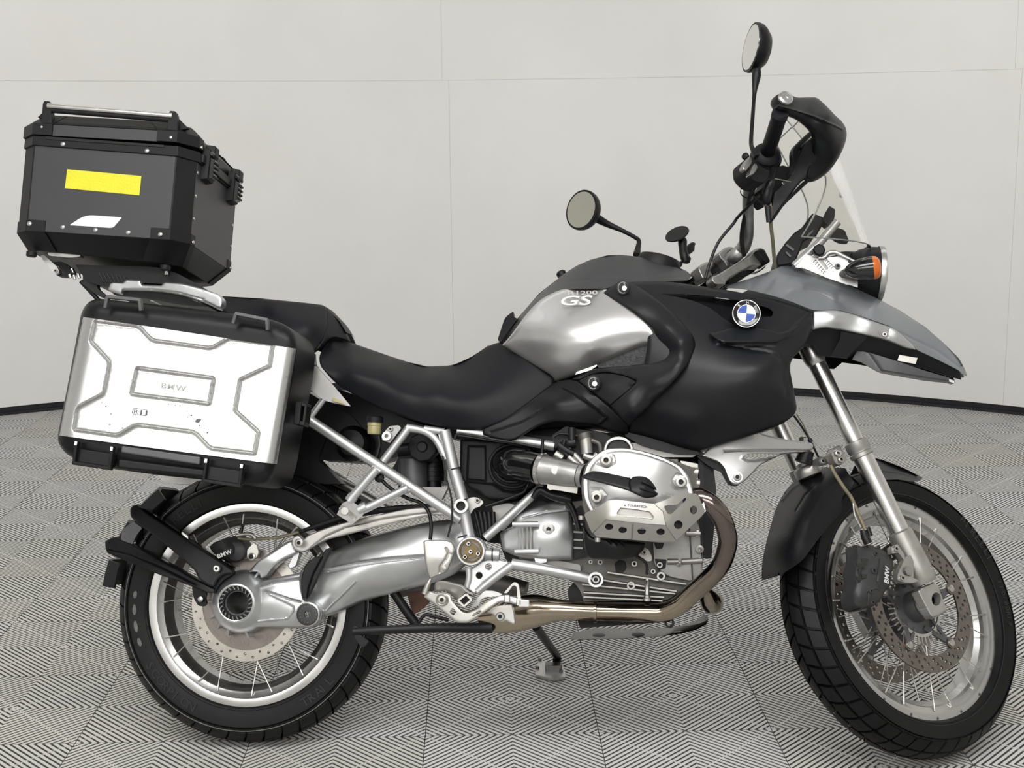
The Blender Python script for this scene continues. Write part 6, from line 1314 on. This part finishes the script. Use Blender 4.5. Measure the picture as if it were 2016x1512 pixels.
# axle lug
lug = Ssheet('axle_lug', cFh, [(680, 560), (720, 530), (860, 465), (905, 500), (935, 600), (1000, 770), (900, 830), (840, 845), (815, 820), (770, 740), (720, 640)], [(680, 560, -.112), (900, 830, -.115), (860, 560, -.120)], 'castw', both=True, thick=.020, step=7, edge=(4, .004), holes=[[(882+50*math.cos(a), 645+72*math.sin(a)) for a in np.linspace(0, 6.28, 20, endpoint=False)]])
obj('axle_hole', G().cyl(cFh.S(885, 645, -.095), .013, .004, n=24), 'black', lug, st=True)
obj('axle', G().tube([cFh.S(885, 645, -.10)*[1, 0, 1]+[0, -.085, 0], cFh.S(885, 645, -.10)*[1, 0, 1]+[0, .085, 0]], .013, 22), 'dsteel', FWH, st=True)
obj('hub_sleeve', G().lathe([(.019, .04), (.030, .04), (.035, .085), (.037, .088), (.0345, .091), (.031, .088), (.022, .05)], fc, (0, -1, 0), 40, closed=True), 'fairg', FWH, st=True)
# clamp blocks and brackets on the casting
cbk = Ssheet('caliper_mount', cFh, [(405, 85), (470, 62), (490, 90), (555, 190), (500, 330), (545, 390), (600, 400), (700, 450), (650, 470), (590, 470), (520, 465), (470, 440), (468, 390), (540, 230), (480, 150), (410, 160)], [(405, 85, -.118), (700, 450, -.125)], 'castw', thick=.014, step=7)
for x, y in ((442, 115), (508, 425)): obj('mount_bolt', bolt(cFh.S(x, y, -.12), .0068, .006, hexr=.003), 'steel', cbk, st=True)
Ssheet('mount_web', cFh, [(490, 340), (555, 190), (640, 170), (640, 420), (560, 380)], [(490, 340, -.115), (640, 300, -.125)], 'castw', cbk, thick=.012, step=8)
obj('web_pocket', G().lathe([(.012, 0), (.012, .002), (.006, .003), (0, .003)], cFh.S(585, 345, -.124), (0, -1, 0), 6), 'screwy', cbk, st=True)
# caliper
cal = Ssheet('front_caliper', cFh, [(20, 60), (100, 95), (150, 60), (230, 85), (330, 130), (400, 205), (430, 250), (425, 330), (400, 370), (395, 500), (330, 570), (300, 640), (215, 725), (130, 745), (40, 745), (0, 715), (-30, 640), (-20, 560), (20, 480), (0, 330), (40, 200)],
      [(20, 60, -.09), (330, 130, -.105), (400, 500, -.11), (215, 725, -.11), (-75, 640, -.09), (150, 400, -.125), (300, 350, -.125), (60, 620, -.12)], 'cal', thick=.034, step=6, edge=(6, .007), both=True,
      creases=[([(280, 210), (260, 330), (250, 450), (290, 560)], 1.6, -.003), ([(160, 560), (240, 530), (290, 555)], 1.5, .003), ([(150, 700), (160, 560)], 1.4, -.002)])
for x, y, r in ((232, 165, .005), (213, 348, .0068), (182, 562, .005), (200, 683, .005), (265, 98, .004)): obj('caliper_bolt', bolt(cFh.S(x, y, -.125), r, .004), 'cal', cal, st=True)
for pts in ([(80, 210), (160, 215), (150, 250), (95, 255)], [(30, 260), (130, 270), (120, 300), (40, 300)], [(90, 380), (150, 380), (140, 420), (95, 425)], [(30, 400), (85, 405), (80, 450), (40, 445)], [(60, 300), (90, 300), (90, 380), (65, 380)]):
    Ssheet('pad_window', cFh, pts, [(pts[0][0], pts[0][1], -.1265)], 'blackg', cal, thick=.001, step=14, ch=0)
a_, b_, u_ = (372, 485), (385, 310), (325, 465)
btext(cFh, 'caliper_lettering', 'BMW', a_, b_, u_, -.1285, 'whiteref', cal, .001, st=True, off=.015, sp=1.05)
obj('hose_union', G().tube([c8.S(398, 745, -.115), c8.S(385, 720, -.115), c8.S(380, 700, -.115)], [.010, .009, .007], 14), 'hose', cal, st=True)
for pts, r, m in (([(268, 478), (285, 510), (318, 560), (340, 590), (362, 640), (388, 700)], .0042, 'olive'), ([(345, 600), (352, 650), (372, 690)], .0022, 'castw'), ([(395, 690), (405, 720)], .006, 'hose')):
    obj('brake_hose', G().tube([c8.S(x, y, -.12) for x, y in pts], r, 12, sm=5 if len(pts) > 2 else 0), m, BK, st=True)
# fork bridge
fbz = Ssheet('fork_bridge', cL, [(1790, 730), (1850, 700), (1920, 720), (2040, 640), (2060, 560), (2110, 540), (2160, 640), (2150, 700), (2060, 770), (1960, 790), (1870, 800), (1795, 800)], [(1790, 730, -.05), (1800, 800, -.05), (2060, 650, -.118)], 'castw', thick=.03, step=7, edge=(3, .003))
jc = cL.S(1650, 900, .0); jx = nrm(AXD*1.0+np.array([.0, 0, .3]))
obj('ball_joint', G().lathe([(.0, -.02), (.030, -.016), (.032, -.010), (.032, .004), (.029, .008), (.022, .010), (.020, .018), (0, .018)], jc, jx, 36), 'castw', BK, st=True)
blkc = Ssheet('clamp_block', cFw, [(880, 60), (905, 30), (985, 10), (1030, 110), (1010, 150), (945, 165), (920, 150)], [(880, 60, -.122)], 'castw', thick=.02, step=8)
for x, y in ((935, 60), (968, 120)): obj('clamp_bolt', bolt(cFw.S(x, y, -.124), .0068, .004), 'steel', blkc, st=True)
obj('bridge_bolt', bolt(cL.S(1850, 785, -.09), .0068, .006), 'castw', BK, st=True)
# front mudguard (steered): side panel from the trace, mirrored, with a crown across
ft = [(247, 1238), (243, 1160), (252, 1050), (275, 930), (310, 790), (350, 650), (400, 510), (480, 380), (570, 290), (700, 215), (800, 185)]
fo = ft+[(900, 190), (1010, 195), (1095, 330), (1060, 400), (992, 440), (975, 520), (990, 585), (950, 640), (860, 730), (755, 865), (620, 1050), (540, 1110), (470, 1155), (390, 1200)]
shell('front_mudguard', cFw, fo, [(247, 1238, .03), (243, 1160, .045), (252, 1050, .055), (310, 790, .06), (400, 510, .06), (480, 380, .055), (570, 290, .045), (700, 215, .03), (800, 185, .015),
  (330, 1200, -.02), (340, 1080, -.005), (380, 850, .0), (460, 620, .0), (560, 440, .0), (680, 310, -.01), (820, 235, -.02), (390, 1200, -.055), (470, 1130, -.07), (540, 1110, -.085), (480, 1000, -.06), (530, 850, -.068), (620, 650, -.072), (740, 470, -.07), (860, 330, -.06), (930, 240, -.05), (755, 865, -.088), (800, 700, -.085), (950, 640, -.085), (1060, 400, -.08), (1010, 195, -.06)], 'black', BK, st=True, thick=.004, step=8, creases=[([(552, 598), (640, 450), (830, 250)], 2.0, -.003), ([(420, 500), (520, 380), (700, 270), (820, 210)], 2.5, .003)])
fm = bpy.data.objects['front_mudguard']
ft2 = [(1110, 425), (1170, 440), (1300, 490), (1410, 545)]
shell('front_mudguard_tip', Crop(1350, 760, 3.027), [(1108, 425), (1170, 438), (1300, 487), (1412, 546), (1400, 560), (1355, 572), (1270, 555), (1180, 560), (1150, 520)], [(1108, 425, -.03), (1412, 546, -.015), (1355, 572, -.05), (1180, 560, -.075)], 'satin', fm, st=True, sym=True, top=ft2, topy=-.03, thick=.004, step=8, creases=[([(1150, 500), (1280, 515), (1390, 545)], 2, .004)])
# --- handlebar group (steered)
hb = [(1468, 395), (1470, 430), (1462, 470), (1447, 492), (1432, 508)]
YB = -.22
obj('handlebar', G().tube([cC.S(420, 900, -.30), cC.S(380, 1050, -.27), cHd.S(235, 700, -.20), cHd.S(225, 830, -.15), cHd.S(185, 930, -.10), cHd.S(90, 1020, -.06), cHd.S(10, 1060, .06)], [.0125, .0125, .013, .0145, .016, .0165, .016], 20, sm=6), 'screwy', BK, st=True)
gr0, gr1 = cC.S(655, 440, -.33), cMr.S(555, 1080, -.45)
gax = nrm(gr1-gr0)
grip = obj('grip', G().lathe([(.014, 0), (.0165, .004), (.0165, np.linalg.norm(gr1-gr0)*.93), (.018, np.linalg.norm(gr1-gr0)*.94), (.018, np.linalg.norm(gr1-gr0)*1.02), (.014, np.linalg.norm(gr1-gr0)*1.05)], gr0, gax, 32), 'seat', BK, st=True)
obj('grip_flange', G().lathe([(.018, -.012), (.0305, -.010), (.0305, -.004), (.023, .004), (.0165, .006)], gr0, gax, 40), 'seat', grip, st=True)
sw_ = obj('switch_housing', G().lathe([(.014, -.062), (.028, -.058), (.034, -.044), (.0355, -.018), (.031, -.010), (.0, -.010)], gr0, gax, 28), 'blackm', BK, st=True)
Ssheet('switch_block', cC, [(400, 480), (480, 540), (560, 640), (680, 690), (690, 760), (600, 870), (470, 850), (390, 780), (330, 700), (320, 560)], [(400, 480, -.35), (690, 760, -.345)], 'blackm', sw_, thick=.04, step=8, edge=(4, .006))
for pts in ([(400, 485), (430, 520), (435, 580), (390, 650), (350, 700), (310, 690), (292, 650), (330, 570)], [(470, 590), (500, 600), (515, 650), (480, 720), (430, 762), (395, 765), (388, 740), (420, 660)]):
    Ssheet('switch_rocker', cC, pts, [(pts[0][0], pts[0][1], -.362)], 'screwy', sw_, thick=.01, step=6, edge=(5, .005))
obj('start_button', G().lathe([(.008, 0), (.008, .006), (.005, .009), (0, .009)], cC.S(352, 500, -.335), (-.9, -.4, .2), 14), 'blackm', sw_, st=True)
# hand guard
hgd = Ssheet('hand_guard', cMr, [(470, 940), (480, 895), (520, 850), (580, 838), (650, 845), (750, 885), (850, 882), (960, 880), (1000, 900), (1100, 990), (1190, 1090), (1270, 1160), (1315, 1240), (1322, 1320), (1300, 1420), (1240, 1560), (1130, 1720), (1030, 1800), (960, 1830), (890, 1840), (850, 1800), (860, 1700), (940, 1500), (960, 1350), (910, 1240), (850, 1180), (760, 1110), (650, 1070), (560, 1040), (500, 1000)],
      [(470, 940, -.45), (580, 838, -.46), (650, 1000, -.47), (850, 882, -.44), (1000, 900, -.42), (1100, 1100, -.46), (1270, 1160, -.43), (1322, 1320, -.42), (1130, 1720, -.36), (890, 1840, -.34), (940, 1500, -.38), (760, 1110, -.455), (1150, 1400, -.43), (850, 1180, -.44)], 'black', thick=.008, step=7, edge=(8, .012), creases=[([(540, 980), (700, 1020), (950, 1100), (1200, 1210), (1280, 1250)], 2.0, .006)])
Ssheet('guard_stay', cC, [(1290, 120), (1330, 160), (1200, 280), (1110, 400), (1085, 480), (1070, 620), (1040, 720), (1000, 760), (950, 740), (1010, 600), (1000, 440), (1030, 350), (1150, 230), (1260, 130)], [(1290, 120, -.40), (1000, 760, -.33)], 'black', hgd, thick=.01, step=7, edge=(3, .003))
Ssheet('guard_inner', cC, [(1190, 290), (1340, 170), (1420, 260), (1400, 460), (1300, 640), (1240, 790), (1150, 830), (1000, 1000), (870, 1210), (760, 1370), (720, 1420), (700, 1300), (720, 1100), (760, 960), (880, 800), (960, 640), (1080, 480)], [(1190, 290, -.38), (1400, 460, -.38), (1240, 790, -.34), (720, 1420, -.27), (760, 960, -.29), (1080, 480, -.35)], 'black', hgd, thick=.006, step=9, edge=(3, .003))
Ssheet('guard_lower', cC, [(1240, 790), (1280, 800), (1230, 860), (1050, 1030), (860, 1210), (730, 1400), (720, 1420), (760, 1330), (900, 1130), (1050, 960), (1180, 830)], [(1240, 790, -.345), (720, 1420, -.275)], 'black', hgd, thick=.01, step=9)
bar_ = obj('bar_end', G().lathe([(.014, 0), (.0158, .002), (.0158, .007), (.0125, .010), (.0115, .0085), (.006, .0085), (.005, .005), (0, .005)], cMr.S(612, 905, -.478), nrm(gax*.85+np.array([0, -.5, 0])), 32), 'alu', BK, st=True, label='silver bar end weight')
# brake lever master cylinder, cables
Ssheet('master_cylinder', cC, [(700, 640), (800, 640), (870, 610), (950, 640), (1010, 620), (980, 760), (1020, 830), (900, 860), (840, 980), (760, 1100), (660, 1140), (590, 1060), (540, 960), (640, 860), (700, 760)], [(700, 640, -.33), (660, 1140, -.27), (980, 760, -.32)], 'blackm', thick=.04, step=8, edge=(4, .005), both=False)
mc = bpy.data.objects['master_cylinder']
obj('cylinder_bolt', bolt(cC.S(872, 872, -.335), .0035, .003), 'steel', mc, st=True)
obj('cylinder_strip', G().tube([cC.S(760, 805, -.34), cC.S(870, 825, -.34), cC.S(990, 850, -.34)], .0012, 6), 'screwy', mc, st=True)
obj('hose_fitting', G().tube([cC.S(770, 690, -.335), cC.S(750, 770, -.335), cC.S(700, 870, -.33), cC.S(660, 960, -.32), cC.S(640, 1080, -.31), cC.S(650, 1160, -.30)], [.0035, .004, .009, .010, .0105, .008], 14, sm=4), 'hose', mc, st=True)
obj('hose_nut', G().tube([cC.S(615, 1160, -.30), cC.S(690, 1180, -.30)], .0065, 8), 'screwy', mc, st=True)
obj('hose_sleeve', G().tube([cC.S(655, 1190, -.30), cC.S(680, 1420, -.29)], .0065, 14), 'hose', mc, st=True)
obj('brake_hose', G().tube([cC.S(700, 1200, -.298), cHd.S(430, 680, -.27), cHd.S(450, 860, -.23), cHd.S(462, 1000, -.19), cHd.S(470, 1095, -.16)], .0042, 12, sm=5), 'olive', BK, st=True)
obj('throttle_cable', G().tube([cC.S(560, 1040, -.30), cC.S(450, 1130, -.28), cHd.S(150, 650, -.22), c7.S(960, 1180, -.2), c7.S(880, 1280, -.17), c7.S(830, 1400, -.15), c7.S(808, 1480, -.14)], .0035, 12, sm=6), 'hose', BK, st=True)
obj('switch_cable', G().tube([cC.S(480, 900, -.32), cC.S(400, 1060, -.29), cHd.S(220, 600, -.235), cHd.S(185, 760, -.19), cHd.S(180, 880, -.16), cHd.S(200, 990, -.13)], .0052, 12, sm=6), 'hose', BK, st=True)
obj('cable_tie', G().ring(cC.S(365, 1000, -.283), .0155, .0140, .003, gax, 24), 'hose', BK, st=True)
obj('cable_loop', G().tube([cC.S(460, 1050, -.30), cC.S(520, 1110, -.30), cC.S(590, 1160, -.30)], .0018, 8, sm=4), 'hose', BK, st=True)
# bar clamps, top yoke
def yoke(y):
    a, b = cH.S(860, 900, y), cH.S(1540, 560, y)
    return a, b
yk = Ssheet('top_yoke', cH, [(830, 860), (930, 820), (1400, 530), (1450, 450), (1540, 435), (1605, 455), (1690, 630), (1640, 670), (1520, 700), (1440, 690), (1100, 870), (1040, 940), (1030, 975), (880, 975), (830, 920)], [(830, 860, -.11), (1690, 630, -.13)], 'screwy', thick=.022, step=7, edge=(4, .005), both=True)
Ssheet('yoke_cap', cH, [(1480, 480), (1540, 435), (1605, 455), (1692, 630), (1640, 672), (1600, 640)], [(1480, 480, -.135)], 'black', yk, thick=.03, step=8, edge=(4, .005))
obj('yoke_beam', G().bar(cH.S(1250, 740, -.12)*[1, 0, 1]+[0, -.11, 0], cH.S(1250, 740, -.12)*[1, 0, 1]+[0, .11, 0], .045, .025, (0, 0, 1)), 'black', BK, st=True, bev=.004)
Ssheet('yoke_inner', cH, [(1040, 940), (1100, 870), (1440, 690), (1520, 705), (1440, 800), (1300, 870), (1060, 970)], [(1040, 940, -.07)], 'blackg', yk, thick=.05, step=12)
for pts in ([(925, 520), (960, 480), (1010, 440), (1080, 415), (1140, 422), (1165, 450), (1060, 520), (1120, 640), (1130, 680), (1060, 730), (1010, 640), (960, 600)], [(625, 730), (680, 670), (760, 638), (850, 650), (860, 700), (800, 760), (840, 830), (780, 900), (690, 890), (650, 800)]):
    bc = Ssheet('bar_clamp', cH, pts, [(pts[0][0], pts[0][1], -.055)], 'screwy', thick=.03, step=7, edge=(4, .005))
Ssheet('clamp_body', cH, [(560, 850), (660, 810), (860, 650), (1000, 590), (1060, 640), (1010, 750), (850, 830), (760, 900), (560, 900)], [(560, 850, -.03)], 'black', thick=.06, step=12)
# --- mirrors
def mirror_head(rim_px, cr, back, yl, ystem, stem, m, th, label, nfix):
    P = np.array([cr.S(x, y, yl) for x, y in rim_px]); return P
def mirror(cr, cx, cy, a_px, b_px, rot, yl, yaw_n, back_px, depth, glassm, label, name='mirror'):
    """glass disc whose outline shows as the traced ellipse; n = outward normal of the glass in the steered frame"""
    c = cr.S(cx, cy, yl)
    n = nrm(yaw_n)
    R = a_px
    hsg = obj(name, G().lathe([(R*.94, .004), (R, .004), (R*1.01, -.002), (R*.97, -.012), (R*.88, -depth*.5), (R*.65, -depth*.82), (R*.35, -depth*.97), (0, -depth)], c, n, 48), 'black', BK, st=True, label=label, ang=50)
    obj('mirror_glass', G().lathe([(R*.90, .0), (R*.90, .0052), (0, .0052)], c, n, 48), glassm, hsg, st=True)
    return c, n, hsg
def disc_normal(px, py, maj, ratio):
    """normal (steered frame) of a disc seen at this pixel with this major axis and axis ratio; its glass faces left"""
    v = -nrm(_ray(px, py)); mw = nrm(RT*maj[0]-UP*maj[1]); mw = nrm(mw-v*(mw@v)); u = np.cross(v, mw)
    if u@RT > 0: u = -u
    n = v*ratio+u*math.sqrt(1-ratio*ratio)
    return (n @ RBW) @ RS
p = cMr.px((243, 312)); n_ = disc_normal(p[0], p[1], (135, -602), .30)
cR, nR, mr = mirror(cMr, 243, 312, .0575, 0, 0, -.31, n_, None, .040, 'mirror', 'right mirror on tall stem, glass almost edge on')
obj('mirror_stem', G().tube([cMr.S(292, 560, -.315), cMr.S(285, 640, -.31), cMr.S(262, 850, -.30), cMr.S(240, 1150, -.30), cMr.S(225, 1390, -.30), cMr.S(245, 1480, -.31), cMr.S(290, 1570, -.32)], [.009, .0105, .0048, .0046, .0048, .0055, .007], 16, sm=4), 'black', mr, st=True)
obj('mirror_tab', G().box(cR-nR*.030+np.array([0, 0, .036]), (.004, .012, .010)), 'black', mr, st=True, bev=.002)
p = c7.px((130, 1102)); n_ = disc_normal(p[0], p[1], (75, -215), .72)
cLm, nL, ml = mirror(c7, 130, 1102, .0535, 0, 0, .34, n_, None, .040, 'mirror2', 'left mirror on bent stem, glass turned to the camera')
obj('mirror_stem', G().tube([c7.S(215, 1150, .34), c7.S(270, 1180, .335), c7.S(350, 1215, .32), c7.S(425, 1255, .31), c7.S(442, 1275, .31), c7.S(437, 1310, .31), c7.S(430, 1350, .31)], [.012, .009, .006, .0055, .006, .0075, .0105], 16, sm=4), 'black', ml, st=True)
# phone holder on the left bar
p = cH.px((322, 230)); n_ = disc_normal(p[0], p[1], (330, -150), .50); 
ph = obj('phone_mount', G().lathe([(0, -.004), (.028, -.004), (.0315, -.001), (.0305, .002), (0, .002)], cH.S(322, 230, .12), n_ if n_[2] > 0 else n_, 40), 'blackm', BK, st=True, label='round phone mounting plate on ball arm')
obj('mount_arm', G().tube([cH.S(385, 300, .12), cH.S(400, 330, .12), cH.S(405, 430, .12), cH.S(430, 560, .12), cH.S(455, 640, .12)], [.007, .0115, .0105, .0115, .009], 16, sm=4), 'black', ph, st=True)
obj('mount_ball', G().lathe([(.0, -.012), (.008, -.009), (.0115, 0), (.008, .009), (0, .012)], cH.S(460, 600, .12), (0, 0, 1), 20), 'black', ph, st=True)
Ssheet('mount_wing', cH, [(470, 420), (510, 360), (560, 345), (598, 370), (580, 400), (578, 470), (540, 505), (500, 520), (470, 500)], [(470, 420, .115)], 'black', ph, thick=.012, step=8, edge=(4, .004))
Ssheet('mount_base', cH, [(270, 675), (330, 645), (405, 620), (400, 690), (370, 725), (330, 705)], [(270, 675, .12)], 'black', ph, thick=.02, step=8)
obj('brake_line', G().tube([cL.S(1460, 130, -.03), cL.S(1560, 270, -.03), cL.S(1690, 480, -.03), cL.S(1810, 720, -.05)], .0026, 8, sm=4), 'hose', BK, st=True)
obj('brake_line', G().tube([cL.S(1500, 110, -.03), cL.S(1600, 270, -.03), cL.S(1700, 480, -.03)], .0016, 8, sm=4), 'olive', BK, st=True)
obj('line_grommet', G().tube([cL.S(1680, 460, -.03), cL.S(1705, 505, -.03)], .0055, 12), 'hose', BK, st=True)
for pts in ([(1440, 790), (1520, 770), (1640, 680), (1600, 740), (1500, 800)],): Ssheet('yoke_nut', cH, pts, [(pts[0][0], pts[0][1], -.09)], 'steel', thick=.01, step=8)

obj('sleeve_ring', G().lathe([(.031, .086), (.031, .0925), (.0365, .0925), (.038, .086)], fc, (0, -1, 0), 40, closed=True), 'alu', FWH, st=True)
